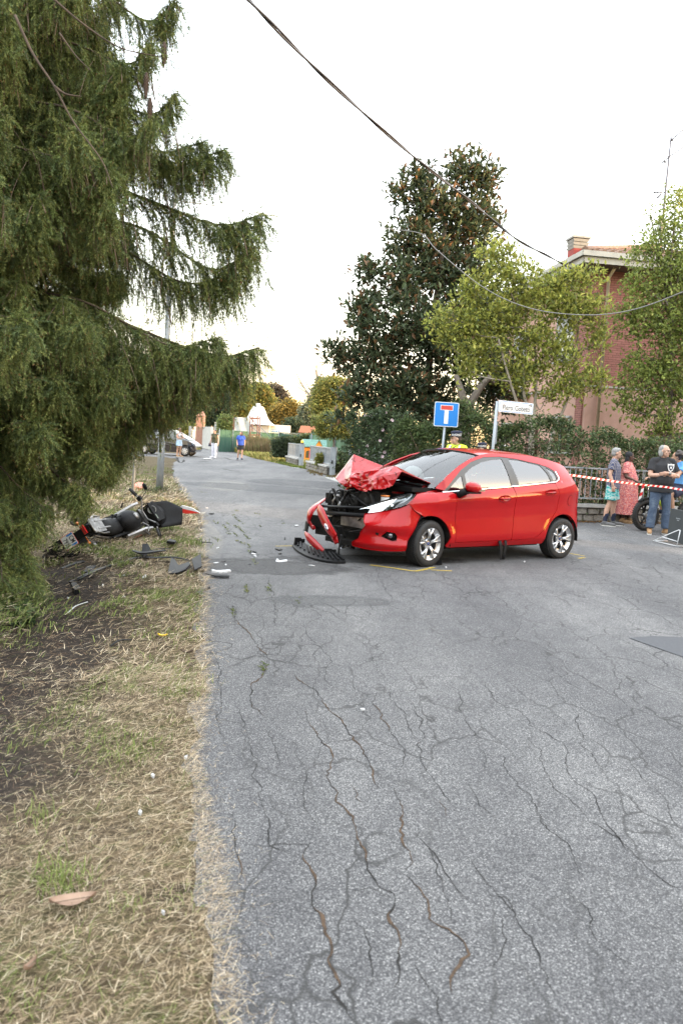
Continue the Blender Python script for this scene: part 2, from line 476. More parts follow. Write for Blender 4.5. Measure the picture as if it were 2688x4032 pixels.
def m_asphalt():
 m, t, b = nodes_of('worn asphalt')
 co = objco(t)
 v = nd(t, 'ShaderNodeTexVoronoi', i_Scale=185.0, i_Randomness=1.0); t.links.new(co, v.inputs['Vector'])
 v2 = nd(t, 'ShaderNodeTexVoronoi', i_Scale=300.0); t.links.new(co, v2.inputs['Vector'])
 sep = nd(t, 'ShaderNodeSeparateColor'); t.links.new(v.outputs['Color'], sep.inputs[0])
 stone = ramp(t, sep.outputs[0], [(0.0, (0.082, 0.080, 0.081)), (0.45, (0.140, 0.137, 0.136)), (0.8, (0.195, 0.191, 0.188)), (0.93, (0.26, 0.255, 0.248)), (1.0, (0.36, 0.35, 0.335))])
 gap = ramp(t, v.outputs['Distance'], [(0.3, (1, 1, 1)), (0.62, (0.42, 0.42, 0.43))])
 c = mixc(t, 1.0, stone, gap, 'MULTIPLY')
 # traffic wear: long soft bands and blotches
 co2 = objco(t, (1, 0.28, 1))
 w = noise(t, 0.8, 5, 0.6, co2)
 c = mixc(t, 1.0, c, ramp(t, w, [(0.3, (0.66, 0.66, 0.68)), (0.5, (1.0, 1.0, 1.0)), (0.7, (1.42, 1.41, 1.38))]), 'MULTIPLY')
 w2 = noise(t, 4.2, 6, 0.7, co)
 c = mixc(t, 1.0, c, ramp(t, w2, [(0.3, (0.84, 0.84, 0.85)), (0.7, (1.15, 1.15, 1.14))]), 'MULTIPLY')
 # hairline craquelure
 wp = nd(t, 'ShaderNodeTexNoise', i_Scale=3.0, i_Detail=6.0); t.links.new(co, wp.inputs['Vector'])
 vm = nd(t, 'ShaderNodeVectorMath', operation='SCALE'); vm.inputs['Scale'].default_value = 0.38; t.links.new(wp.outputs['Color'], vm.inputs[0])
 va = nd(t, 'ShaderNodeVectorMath', operation='ADD'); t.links.new(objco(t, (1.5, 0.62, 1)), va.inputs[0]); t.links.new(vm.outputs[0], va.inputs[1])
 ck = nd(t, 'ShaderNodeTexVoronoi', feature='DISTANCE_TO_EDGE', i_Scale=2.1); t.links.new(va.outputs[0], ck.inputs['Vector'])
 where = ramp(t, noise(t, 0.7, 3, 0.5, co), [(0.36, (0, 0, 0)), (0.56, (1, 1, 1))])
 line = ramp(t, ck.outputs['Distance'], [(0.003, (1, 1, 1)), (0.022, (0, 0, 0))])
 k = mixc(t, 1.0, line, where, 'MULTIPLY')
 sp = nd(t, 'ShaderNodeSeparateColor'); t.links.new(k, sp.inputs[0])
 c = mixc(t, sp.outputs[0], c, (0.035, 0.034, 0.033))
 t.links.new(c, b.inputs['Base Color'])
 b.inputs['Roughness'].default_value = 0.82; b.inputs['Specular IOR Level'].default_value = 0.35
 hh = nd(t, 'ShaderNodeMath', operation='SUBTRACT'); hh.inputs[0].default_value = 1.0
 t.links.new(v.outputs['Distance'], hh.inputs[1])
 bump(t, b, hh.outputs[0], 0.55, 0.006)
 return m
MAT['asphalt'] = m_asphalt()
def flat_sheet(name, poly, z, mat, kind='structure'):
 mb = MB(); mb.add([(x, y, z) for x, y in poly], [tuple(range(len(poly)))])
 o = mb.build(name, mat)
 if kind: o['kind'] = kind
 return o
rr_ = []
for p in ((1190, 852), (1080, 836), (960, 806), (800, 772), (640, 722), (560, 692), (480, 660), (420, 640), (392, 632)): rr_.append(gnd(*c5(*p))[:2])
FAR_R = [tuple(p) for p in rr_]
def road_poly():
 left = resample(np.vstack([EDGE]), 0.11, False)
 left = left[(left[:, 1] > -8)]
 j = (n2(left[:, 0], left[:, 1], 0.35, 2) - 0.5) * 0.16 + (n2(left[:, 0], left[:, 1], 0.1, 7) - 0.5) * 0.07
 left = left + np.stack([j, np.zeros_like(j)], 1)
 P = [(60, -8), (60, 34.5), (40, 27.6), (20, 21.1), (7.3, 17.35), (5.4, 16.7), (4.4, 16.5), (3.5, 17.0), (2.6, 18.6), (1.75, 21.5), (0.75, 26.0), (0.1, 29.3), (-0.3, 30.9)]
 P += FAR_R
 fr = gnd(*c5(352, 618))[:2]; fl = gnd(*c5(330, 618))[:2]
 P += [tuple(fr), tuple(fl), (-12.5, 60), (-10.6, 49.5), (-60, 47.5), (-60, 42.0), (-16, 41.4)]
 P += [tuple(p) for p in left[::-1]]
 return P
ROADP = road_poly()
flat_sheet('road', ROADP, 0.0, MAT['asphalt'])
build_ground()
# darker resurfaced patches, oil-wet stain round the crash, pale dusty margin
def m_patch(name, dark, z_edge=0.5, scale=9, a=0.85, rough=0.7):
 """blotchy worn overlay: opacity falls off raggedly towards the sheet's rim (tint holds the fall-off)"""
 m, t, b = nodes_of(name)
 co = objco(t)
 at_ = nd(t, 'ShaderNodeAttribute', attribute_name='tint')
 n = noise(t, scale, 7, 0.7, co); n2_ = noise(t, 130, 3, 0.6, co)
 ad_ = nd(t, 'ShaderNodeMath', operation='ADD'); t.links.new(at_.outputs['Fac'], ad_.inputs[0]); t.links.new(n, ad_.inputs[1])
 fac = ramp(t, ad_.outputs[0], [(0.62, (0, 0, 0)), (1.0, (a * .55, a * .55, a * .55)), (1.5, (a, a, a))])
 t.links.new(ramp(t, n2_, [(0.35, dark), (0.7, tuple(x * 2.2 for x in dark))]), b.inputs['Base Color'])
 b.inputs['Roughness'].default_value = rough
 sp = nd(t, 'ShaderNodeSeparateColor'); t.links.new(fac, sp.inputs[0]); t.links.new(sp.outputs[0], b.inputs['Alpha'])
 bump(t, b, n2_, 0.4, 0.005)
 return m
def blob(name, cx, cy, rx, ry, rot, z, mat, power=1.5, kind='structure'):
 V = [(cx, cy, z)]; C = [1.0]; F = []; n = 28; rings = 7
 for i in range(1, rings + 1):
  for k in range(n):
   a = 2 * PI * k / n; r = i / rings
   x, y = rx * r * math.cos(a), ry * r * math.sin(a)
   V.append((cx + x * math.cos(rot) - y * math.sin(rot), cy + x * math.sin(rot) + y * math.cos(rot), z)); C.append(1 - r ** power)
 T = []
 for k in range(n): T.append((0, 1 + k, 1 + (k + 1) % n))
 for i in range(rings - 1):
  for k in range(n):
   a, b2 = 1 + i * n + k, 1 + i * n + (k + 1) % n
   T += [(a, a + n, b2 + n), (a, b2 + n, b2)]
 C = np.array(C)
 me = fast_mesh(name, np.array(V), np.array(T), mat, col=np.stack([C] * 3, 1))
 o = link(name, me); o['kind'] = kind
 return o
MAT['oil'] = m_patch('oil soaked asphalt', (0.022, 0.021, 0.021), a=0.72, scale=3.2)
MAT['faint oil'] = m_patch('faint oil drip', (0.05, 0.05, 0.05), a=0.5, scale=4)
MAT['dark patch'] = m_patch('newer dark asphalt', (0.045, 0.046, 0.05), a=0.6, scale=2.5)
MAT['dust'] = m_patch('pale dust on asphalt', (0.20, 0.185, 0.16), a=0.38, scale=5)
MAT['sand'] = m_patch('tan sandy grit', (0.22, 0.15, 0.095), a=0.5, scale=7)
g = gnd(*D(600, 1300)); blob('oil_stain', g[0], g[1], 1.35, 0.62, 0.1, 0.004, MAT['oil'])
g = gnd(*D(760, 1380)); blob('oil_stain', g[0], g[1], 0.75, 0.28, 0.2, 0.004, MAT['faint oil'])
g = gnd(*D(860, 1285)); blob('oil_stain', g[0], g[1], 1.5, 0.4, 0.25, 0.005, MAT['oil'])
blob('road_patch', -1.9, 21.6, 3.2, 1.5, -0.25, 0.004, MAT['dark patch'], 3)
blob('road_patch', -1.0, 25.0, 2.4, 2.0, -0.2, 0.008, MAT['dark patch'], 3)
for (px, py, rx, ry, rot) in ((470, 1230, 0.3, 2.2, 0.22), (520, 1115, 0.9, 2.6, 0.15)):
 g = gnd(*D(px, py)); blob('road_dust', g[0], g[1], rx, ry, rot, 0.003, MAT['dust'])
# sunken square repair at the right
pp = [gnd(*D(*p))[:2] for p in ((1443, 1466), (1500, 1462), (1590, 1466), (1640, 1530), (1572, 1512))]
MAT['repair'] = pm('smooth dark repair asphalt', (0.05, 0.052, 0.058), (0.07, 0.071, 0.075), 40, 0.85, bmp=0.2, bscale=200)
flat_sheet('road_repair', [tuple(p) for p in pp], 0.005, MAT['repair'])
# cracks: narrow ragged ribbons; the older ones are filled with brown leaf litter
MAT['crack'] = pm('open dark crack', (0.018, 0.018, 0.018), (0.04, 0.038, 0.036), 30, 0.95, spec=0.1)
MAT['crack litter'] = pm('crack filled with brown litter', (0.095, 0.064, 0.043), (0.045, 0.034, 0.026), 30, 0.95, spec=0.1, bmp=0.5)
def K(x, y): return 800 + x / 0.83051, 2200 + y / 0.83051
CR = [  # (pixels in the enlargement, width m, filled)
 ([(345, 935), (350, 1000), (372, 1060), (370, 1130), (395, 1200), (410, 1270), (405, 1330), (438, 1380), (450, 1450), (490, 1521)], .013, 1),
 ([(325, 500), (355, 560), (385, 595), (412, 640), (400, 700), (425, 765), (470, 825), (508, 870), (500, 930), (545, 990), (565, 1050), (615, 1110), (612, 1170), (640, 1230), (650, 1300), (645, 1400)], .010, 1),
 ([(300, 380), (360, 430), (385, 470), (440, 520), (475, 570), (510, 630), (550, 680), (575, 750)], .011, 1),
 ([(625, 740), (630, 800), (645, 850), (650, 910), (678, 965), (660, 1020)], .008, 1),
 ([(660, 1040), (700, 1080), (728, 1130), (745, 1190), (800, 1215), (830, 1270), (850, 1300), (820, 1350), (815, 1420)], .009, 1),
 ([(95, 200), (150, 240), (180, 290), (205, 320), (200, 370), (150, 425), (160, 470), (195, 520)], .010, 1),
 ([(75, 150), (100, 175), (95, 205)], .010, 0),
 ([(190, 790), (215, 850), (220, 920), (260, 970)], .007, 0),
 ([(85, 830), (95, 900), (108, 980), (108, 1060)], .008, 1),
 ([(800, 1180), (770, 1060), (745, 990), (735, 960)], .005, 0),
 ([(915, 400), (940, 450), (975, 480), (1035, 500), (1075, 545), (1140, 580), (1180, 620), (1180, 680), (1230, 740), (1290, 800), (1320, 870), (1370, 930), (1440, 990), (1500, 1050), (1568, 1080)], .007, 0),
 ([(1210, 480), (1225, 540), (1240, 600), (1300, 680)], .005, 0),
 ([(320, 150), (380, 190), (330, 220), (360, 270), (410, 320), (400, 400), (470, 440)], .006, 0),
 ([(470, 250), (540, 290), (560, 340), (600, 400)], .004, 0),
 ([(560, 20), (590, 90), (620, 140)], .008, 0), ([(210, 60), (222, 100), (240, 160), (235, 220)], .009, 0),
 ([(1250, 125), (1400, 122), (1568, 150)], .006, 0), ([(540, 115), (800, 108), (1000, 118)], .005, 0),
 ([(1340, 250), (1395, 258)], .008, 0), ([(1450, 10), (1490, 45), (1540, 70)], .012, 0),
 ([(930, 1100), (990, 1110), (1020, 1180), (1000, 1100)], .005, 0), ([(860, 740), (900, 800), (960, 850)], .004, 0),
 ([(1060, 580), (1100, 640), (1130, 720), (1200, 790), (1260, 850)], .004, 0),
 ([(480, 740), (500, 775), (530, 800)], .007, 1), ([(760, 790), (790, 840)], .006, 1),
 ([(125, 480), (140, 560), (170, 640), (175, 720), (190, 790)], .005, 0), ([(220, 560), (240, 640), (260, 700)], .004, 0),
 ([(150, 940), (260, 935), (345, 940)], .004, 0), ([(480, 1080), (560, 1090), (600, 1110)], .004, 0),
 ([(680, 470), (720, 560), (700, 640), (745, 720), (790, 800)], .006, 0), ([(830, 430), (850, 520), (900, 600), (930, 690)], .005, 0), ([(600, 420), (650, 500), (690, 590)], .006, 0), ([(980, 640), (1010, 720), (1080, 790), (1120, 880), (1190, 950), (1230, 1040)], .006, 0),
 ([(880, 980), (920, 1060), (990, 1130), (1060, 1230), (1090, 1330), (1150, 1420)], .007, 0), ([(1180, 1080), (1260, 1160), (1300, 1250), (1400, 1330)], .006, 0), ([(1380, 640), (1440, 730), (1500, 790), (1560, 880)], .005, 0), ([(700, 900), (760, 980), (800, 1060), (870, 1120)], .007, 0), ([(560, 440), (580, 520), (640, 610), (660, 690)], .006, 1), ([(300, 600), (330, 700), (320, 800), (360, 880)], .005, 0), ([(30, 300), (60, 400), (50, 500), (80, 600)], .005, 0), ([(1100, 300), (1160, 380), (1240, 430)], .004, 0), ([(500, 1180), (530, 1280), (560, 1400)], .006, 0), ([(700, 1330), (760, 1420), (800, 1521)], .007, 0),
 ([(1000, 1160), (980, 1230), (940, 1320), (920, 1340)], .004, 0), ([(1260, 860), (1330, 900), (1420, 960)], .005, 0)]
def crack(pts, w, z, lit=0):
 P = np.array([gnd(*K(*p))[:2] for p in pts])
 P = resample(spline(P, 6), 0.022, False)
 L = len(P)
 j = np.stack([(n2(P[:, 0], P[:, 1], 0.11, 4) - .5) * .045 + (n2(P[:, 0], P[:, 1], 0.03, 6) - .5) * .022, (n2(P[:, 0], P[:, 1], 0.05, 8) - .5) * .03], 1)
 P = P + j
 t = np.gradient(P, axis=0); t /= np.linalg.norm(t, axis=1)[:, None] + 1e-9
 n = np.stack([-t[:, 1], t[:, 0]], 1)
 ww = w * (0.1 + 1.7 * n2(P[:, 0], P[:, 1], 0.06, 9) ** 1.5) * np.minimum(1, np.minimum(np.arange(L), L - 1 - np.arange(L)) / 5.0) * 0.5 + 0.0006
 if lit: ww = ww * np.clip((n2(P[:, 0], P[:, 1], 0.16, 14) - .38) * 6, 0.02, 1.2)
 A, B = P + n * ww[:, None], P - n * ww[:, None] * (0.4 + n2(P[:, 0], P[:, 1], 0.05, 12)[:, None])
 V = np.concatenate([np.c_[A, np.full(L, z)], np.c_[B, np.full(L, z)]])
 i = np.arange(L - 1)
 return V, np.stack([i, i + L, i + L + 1, i + 1], 1)
for k, (pts, w, filled) in enumerate(CR):
 V, F = crack(pts, w * .5, 0.0018)
 o = link('road_crack', fast_mesh('road_crack', V, F, MAT['crack'])); o['kind'] = 'structure'
 if filled:
  V, F = crack(pts, w * .6, 0.003, 1)
  o = link('road_crack', fast_mesh('road_crack', V, F, MAT['crack litter'])); o['kind'] = 'structure'
# yellow chalk traces sprayed round the car
MAT['chalk'] = m_patch('worn yellow marking spray', (0.42, 0.30, 0.03), a=0.85, scale=30)
def chalk(pts, w=0.028):
 P = resample(spline(np.array([gnd(*p)[:2] for p in pts]), 5), 0.04, False); L = len(P)
 t = np.gradient(P, axis=0); t /= np.linalg.norm(t, axis=1)[:, None]; n = np.stack([-t[:, 1], t[:, 0]], 1)
 V = np.concatenate([np.c_[P + n * w * s, np.full(L, 0.0065)] for s in (-1, 0, 1)])
 c = np.concatenate([np.full(L, .25), np.full(L, .75), np.full(L, .25)])
 i = np.arange(L - 1); F = np.concatenate([np.stack([i + a * L, i + 1 + a * L, i + 1 + (a + 1) * L, i + (a + 1) * L], 1) for a in (0, 1)])
 o = link('chalk_line', fast_mesh('chalk_line', V, F, MAT['chalk'], col=np.stack([c] * 3, 1))); o['kind'] = 'structure'
def C1(x, y): return 1150 + x / 1.36348, 1720 + y / 1.36348
chalk([C1(418, 690), C1(540, 706), C1(650, 722), C1(700, 716), C1(762, 702)])
chalk([C1(745, 716), C1(800, 720), C1(856, 722)])
chalk([C1(1490, 628), C1(1568, 642)]); chalk([C1(1535, 655), C1(1568, 650)])
chalk([(1085, 2152), (1180, 2150), (1240, 2149)], 0.02)
# ------------------------------------------------------------------ buildings, walls, fences, poles, signs, cables
MAT['stucco pink'] = pm('pink stucco', (0.50, 0.31, 0.25), (0.44, 0.27, 0.215), 3, 0.9, bmp=0.25, bscale=70)
MAT['galv'] = pm('galvanised steel', (0.33, 0.36, 0.39), (0.22, 0.245, 0.27), 7, 0.5, metal=0.35, stretch=(1, 1, 0.4))
MAT['galv dark'] = pm('weathered galvanised steel', (0.17, 0.19, 0.21), (0.24, 0.26, 0.28), 9, 0.55, metal=0.3)
MAT['stone'] = pm('rough grey stone', (0.12, 0.105, 0.088), (0.21, 0.195, 0.17), 6, 0.9, bmp=0.8, bscale=25)
MAT['mortar'] = pm('dark mortar', (0.05, 0.045, 0.038), (0.09, 0.08, 0.07), 12, 0.95, bmp=0.5)
MAT['concrete'] = pm('grey concrete', (0.36, 0.355, 0.335), (0.27, 0.265, 0.25), 6, 0.9, bmp=0.4)
MAT['fascia'] = pm('pale grey fascia', (0.42, 0.41, 0.37), (0.34, 0.33, 0.30), 4, 0.6)
MAT['soffit'] = pm('dark soffit', (0.14, 0.11, 0.095), (0.18, 0.145, 0.125), 4, 0.8)
MAT['chimney red'] = pm('red chimney render', (0.30, 0.055, 0.045), (0.24, 0.045, 0.04), 5, 0.85, bmp=0.3)
MAT['tile'] = pm('clay roof tile', (0.27, 0.17, 0.125), (0.17, 0.11, 0.085), 5, 0.85, bmp=0.4, bscale=20)
MAT['brown door'] = pm('brown slatted wood', (0.10, 0.045, 0.038), (0.14, 0.06, 0.05), 9, 0.7)
MAT['shutter'] = pm('grey shutter', (0.33, 0.34, 0.34), (0.28, 0.29, 0.29), 5, 0.6)
MAT['iron'] = pm('black iron', (0.015, 0.015, 0.016), (0.025, 0.025, 0.026), 8, 0.5)
MAT['glint pipe'] = pm('golden glint drain pipe', (0.58, 0.50, 0.38), (0.48, 0.41, 0.31), 5, 0.3, metal=0.2)  # golden sky reflection put into the pipe's base colour
MAT['pane'] = glassmat('window pane', (0.35, 0.38, 0.38), 0.25)
MAT['canopy'] = glassmat('smoky canopy sheet', (0.45, 0.45, 0.44), 0.12)
MAT['cable black'] = pm('black cable', (0.02, 0.02, 0.026), (0.035, 0.035, 0.042), 9, 0.5)
MAT['cable grey'] = pm('grey cable', (0.20, 0.19, 0.19), (0.16, 0.15, 0.15), 9, 0.5)
def m_brick():
 m, t, b = nodes_of('red brick wall')
 co = nd(t, 'ShaderNodeTexCoord')
 sp = nd(t, 'ShaderNodeSeparateXYZ'); t.links.new(co.outputs['Object'], sp.inputs[0])
 ad_ = nd(t, 'ShaderNodeMath', operation='ADD'); t.links.new(sp.outputs[0], ad_.inputs[0]); t.links.new(sp.outputs[1], ad_.inputs[1])
 cb = nd(t, 'ShaderNodeCombineXYZ'); t.links.new(ad_.outputs[0], cb.inputs[0]); t.links.new(sp.outputs[2], cb.inputs[1])
 br = nd(t, 'ShaderNodeTexBrick', i_Scale=1.0); br.inputs['Brick Width'].default_value = 0.27; br.inputs['Row Height'].default_value = 0.075; br.inputs['Mortar Size'].default_value = 0.006
 br.inputs['Color1'].default_value = (0.34, 0.15, 0.125, 1); br.inputs['Color2'].default_value = (0.28, 0.12, 0.10, 1); br.inputs['Mortar'].default_value = (0.12, 0.05, 0.04, 1)
 t.links.new(cb.outputs[0], br.inputs['Vector']); t.links.new(br.outputs['Color'], b.inputs['Base Color'])
 b.inputs['Roughness'].default_value = 0.9
 iv = nd(t, 'ShaderNodeMath', operation='SUBTRACT'); iv.inputs[0].default_value = 1; t.links.new(br.outputs['Fac'], iv.inputs[1])
 bump(t, b, iv.outputs[0], 0.5, 0.01)
 return m
MAT['brick'] = m_brick()
HE = at(2299, 1020, 24.0)
HB_ = np.array((0.991, 0.131)); HA_ = np.array((-0.131, 0.991))
HO = HE[:2] + 0.75 * HB_ + 0.75 * HA_
HRZ = math.atan2(HB_[1], HB_[0])
EZ = HE[2]
HOUSE = thing('house', 'two storey pink and red brick house with hipped tile roof behind the hedge', 'house', (HO[0], HO[1], 0), HRZ)
LW, RW = 9.5, 12.0
TZ = at(2330, 1523, 24.8)[2]
mb = MB()
mb.box((RW / 2, LW / 2, TZ / 2), (RW, LW, TZ)); mb.build('lower_wall', MAT['stucco pink'], HOUSE)
mb = MB(); mb.box((RW / 2, LW / 2, (TZ + .06 + EZ - .1) / 2), (RW - .02, LW - .02, EZ - .1 - TZ - .06)); mb.build('upper_wall', MAT['brick'], HOUSE)
mb = MB(); mb.box((RW / 2, LW / 2, TZ + .03), (RW + .08, LW + .08, .06)); mb.build('string_course', MAT['fascia'], HOUSE)
# stucco field on the road-side face between brick corner strips
mb = MB(); mb.box((-.012, LW / 2 + .45, (TZ + .06 + EZ - .1) / 2), (.06, LW - 1.4, EZ - .2 - TZ)); mb.build('stucco_field', MAT['stucco pink'], HOUSE)
mb = MB(); mb.box((-.02, .42, TZ / 2), (.06, .5, TZ - .02)); mb.build('brick_pier', MAT['brick'], HOUSE)
# eaves
OV = 0.75
mb = MB(); mb.box((RW / 2, LW / 2, EZ - .07), (RW + 2 * OV, LW + 2 * OV, .06)); mb.build('soffit', MAT['soffit'], HOUSE)
mb = MB()
for (z0, z1, o) in ((EZ - .10, EZ + .10, 0), (EZ + .10, EZ + .26, .09)):
 e_ = OV + o
 mb.box((RW / 2, -e_, (z0 + z1) / 2), (RW + 2 * e_, .06, z1 - z0)); mb.box((RW / 2, LW + e_, (z0 + z1) / 2), (RW + 2 * e_, .06, z1 - z0))
 mb.box((-e_, LW / 2, (z0 + z1) / 2), (.06, LW + 2 * e_ - .06, z1 - z0)); mb.box((RW + e_, LW / 2, (z0 + z1) / 2), (.06, LW + 2 * e_ - .06, z1 - z0))
mb.build('fascia', MAT['fascia'], HOUSE)
RZ0 = EZ + .24; PT = 0.34
def roof_pt(x, y):
 d = min(x + OV, RW + OV - x, y + OV, LW + OV - y); return RZ0 + max(d, 0) * PT
mb = MB()
xa, ya, xb, yb = -OV, -OV, RW + OV, LW + OV; h = (LW + 2 * OV) / 2
r1, r2 = (xa + h, (ya + yb) / 2, RZ0 + h * PT), (xb - h, (ya + yb) / 2, RZ0 + h * PT)
mb.add([(xa, ya, RZ0), (xb, ya, RZ0), (xb, yb, RZ0), (xa, yb, RZ0), r1, r2], [(0, 1, 5, 4), (2, 3, 4, 5), (3, 0, 4), (1, 2, 5)])
roof = mb.build('roof', MAT['tile'], HOUSE)
mb = MB()      # barrel tiles laid in courses on the two slopes that can be seen
for i in range(44):
 for j in range(11):
  x = xa + .15 + i * .26; y = ya + .06 + j * .36
  if x - xa < y - ya + .1 or xb - x < y - ya + .1: continue
  z = RZ0 + (y - ya) * PT + .02
  mb.tube([(x, y, z + .015), (x, y + .40, z + .40 * PT - .01)], [.085, .07], 6, caps=True)
 for j in range(11):
  y = ya + .15 + i * .26; x = xa + .06 + j * .36
  if y > yb - 1 or y - ya < x - xa + .1 or yb - y < x - xa + .1: continue
  z = RZ0 + (x - xa) * PT + .02
  mb.tube([(x, y, z + .015), (x + .40, y, z + .40 * PT - .01)], [.085, .07], 6, caps=True)
o = mb.build('roof_tiles', MAT['tile'], roof); o['kind'] = 'stuff'
mb = MB(); mb.tube([(-.21, 0, -.02), (.21, 0, .02)], [.12, .105], 8); hip_me = mb.mesh('hip_tile', MAT['tile'])
dv = np.array((h, h, h * PT)); L_ = np.linalg.norm(dv)
for k in range(int(L_ / .38)):
 o = link('hip_tile', hip_me, roof); p = np.array((xa, ya, RZ0)) + dv / L_ * (.2 + .38 * k); o.location = tuple(p + np.array((0, 0, .06)))
 o.rotation_euler = (0, -math.asin(dv[2] / L_), PI / 4)
# chimney with louvred concrete cap
cp = at(2268, 1035, 27.0); R_ = Matrix.Rotation(-HRZ, 2); cl = R_ @ Vector((cp[0] - HO[0], cp[1] - HO[1]))
cz1 = at(2268, 985, 27.0)[2]; cz2 = at(2268, 936, 27.0)[2]
mb = MB(); mb.box((cl[0], cl[1], (EZ + cz1) / 2), (.5, .5, cz1 - EZ)); ch = mb.build('chimney', MAT['chimney red'], HOUSE)
mb = MB()
hh_ = cz2 - cz1
for k in range(3): mb.box((cl[0], cl[1], cz1 + hh_ * (.10 + .28 * k)), (.52, .52, hh_ * .20), taper=1.14); mb.box((cl[0], cl[1], cz1 + hh_ * (.24 + .28 * k)), (.40, .40, hh_ * .10))
mb.box((cl[0], cl[1], cz2 - .04), (.66, .66, .07)); mb.build('chimney_cap', MAT['concrete'], ch)
# windows on the road-side face (plane x = 0 of the house)
def face_win(y0, y1, z0, z1, bars=False, shutter=True):
 mb = MB(); f = .07
 mb.box((-.06, (y0 + y1) / 2, z0), (.14, y1 - y0 + .3, .07)); mb.box((-.05, y0, (z0 + z1) / 2), (.08, f, z1 - z0)); mb.box((-.05, y1, (z0 + z1) / 2), (.08, f, z1 - z0)); mb.box((-.05, (y0 + y1) / 2, z1), (.08, y1 - y0 + .07, f)); mb.box((-.05, (y0 + y1) / 2, (z0 + z1) / 2), (.06, f * .8, z1 - z0))
 w = mb.build('window', MAT['shutter'], HOUSE)
 mb = MB(); mb.box((-.043, (y0 + y1) / 2, (z0 + z1) / 2), (.012, y1 - y0 - .08, z1 - z0 - .08)); mb.build('pane', MAT['pane'], w)
 if shutter:
  mb = MB(); n = 8
  for k in range(n): mb.box((-.075, (y0 + y1) / 2, z1 - (k + .5) * (z1 - z0) * .45 / n), (.02, y1 - y0 - .1, (z1 - z0) * .45 / n - .008))
  mb.build('roller_shutter', MAT['shutter'], w)
 if bars:
  mb = MB()
  for k in range(9): yy = y0 + (k + .5) * (y1 - y0) / 9; mb.beam((-.10, yy, z0 + .04), (-.10, yy, z1 - .04), .018, .018)
  mb.build('window_bars', MAT['iron'], w)
face_win(1.2, 2.6, TZ + 1.0, TZ + 2.6)
face_win(5.6, 6.9, TZ + 0.3, TZ + 2.6)
face_win(1.0, 2.4, 1.5, 2.75, True, False)
face_win(6.6, 7.8, 1.3, 2.6, True, False)
mb = MB(); mb.box((-.04, 4.4, 1.25), (.07, 1.1, 2.5)); dr = mb.build('door', MAT['brown door'], HOUSE)
mb = MB()
for k in range(9): mb.box((-.085, 3.95 + k * .112, 1.25), (.03, .085, 2.3))
mb.build('door_slats', MAT['brown door'], dr)
mb = MB(); mb.box((-.6, 6.3, TZ + .02), (1.1, 2.6, .14)); bal = mb.build('balcony', MAT['fascia'], HOUSE)
mb = MB()
for k in range(22): yy = 5.05 + k * .118; mb.beam((-1.1, yy, TZ + .1), (-1.1, yy, TZ + 1.0), .014, .014)
mb.beam((-1.1, 5.0, TZ + 1.0), (-1.1, 7.6, TZ + 1.0), .04, .04); mb.beam((-1.1, 5.0, TZ + 1.0), (-.05, 5.0, TZ + 1.0), .04, .04); mb.build('railing', MAT['shutter'], bal)
# curved canopy over the entrance with iron scrolls
mb = MB(); mb.grid(lambda a, b: (-.05 - 1.1 * a, 2.7 + 1.9 * b, 1.95 - .32 * a * a), 8, 6); can = mb.build('door_canopy', MAT['canopy'], HOUSE)
mb = MB()
for yy in (2.7, 4.6):
 mb.tube([(-.05 - 1.1 * a, yy, 1.93 - .32 * a * a) for a in np.linspace(0, 1, 8)], .02, 6); mb.tube([(-.05, yy, 1.35), (-.3, yy, 1.5), (-.55, yy, 1.8)], .018, 6)
 for k in range(3): mb.tube([(-.2 - .2 * k + .09 * math.cos(a) * (1 - a / 12), yy, 1.74 - .03 * k + .09 * math.sin(a) * (1 - a / 12)) for a in np.linspace(0, 7, 12)], .011, 5)
mb.build('canopy_scroll', MAT['iron'], can)
# right-hand face: drain pipe and ground floor door
mb = MB(); mb.tube([(.42, -.1, .2), (.42, -.1, EZ - .35), (.42, -.45, EZ - .12)], .055, 10); mb.build('drain_pipe', MAT['glint pipe'], HOUSE)
mb = MB(); mb.box((2.9, -.03, 1.2), (1.25, .08, 2.4)); dr2 = mb.build('door', MAT['brown door'], HOUSE)
mb = MB()
for k in range(10): mb.box((2.35 + k * .122, -.08, 1.2), (.09, .03, 2.2))
mb.build('door_slats', MAT['brown door'], dr2)
# aerial mast and dish on the roof
MAT['aerial'] = pm('aerial tube', (0.11, 0.11, 0.13), (0.08, 0.08, 0.10), 9, 0.6, metal=0.2)
AY = 29.5
ap = at(2613, 800, AY); at_ = at(2640, 538, AY)
am = thing('roof_aerial', 'thin leaning television aerial mast above the maple', 'aerial', (ap[0], ap[1], ap[2] - 1.6))
o0 = np.array((ap[0], ap[1], ap[2] - 1.6))
def Aq(px, py): return at(px, py, AY) - o0
mb = MB(); mb.tube([(0, 0, 0), Aq(2613, 800), Aq(2640, 538)], [.045, .042, .03], 7); mb.build('mast', MAT['aerial'], am)
for pts in ([(2640, 552), (2686, 512), (2740, 470)], [(2602, 643), (2640, 612), (2690, 578), (2760, 530)], [(2570, 758), (2613, 757)], [(2586, 780), (2603, 757)]):
 mb = MB(); mb.tube([Aq(*p) for p in pts], .022, 5)
 n = 6 if len(pts) > 2 else 3
 P = spline([Aq(*p) for p in pts], 4)
 for k in range(n): q = P[int(k * (len(P) - 1) / n)]; mb.tube([q + np.array((.02, -.2, -.02)), q + np.array((-.02, .2, .02))], .014, 4)
 mb.build('aerial_arm', MAT['aerial'], am)
mb = MB(); mb.box(Aq(2642, 552), (.1, .06, .06)); mb.box(Aq(2632, 617), (.09, .05, .05)); mb.box(Aq(2616, 638), (.08, .05, .05)); mb.build('aerial_box', MAT['cable black'], am)
dp = at(2598, 885, 28.0)
ds = thing('satellite_dish', 'pale satellite dish seen edge on above the maple', 'satellite dish', tuple(dp))
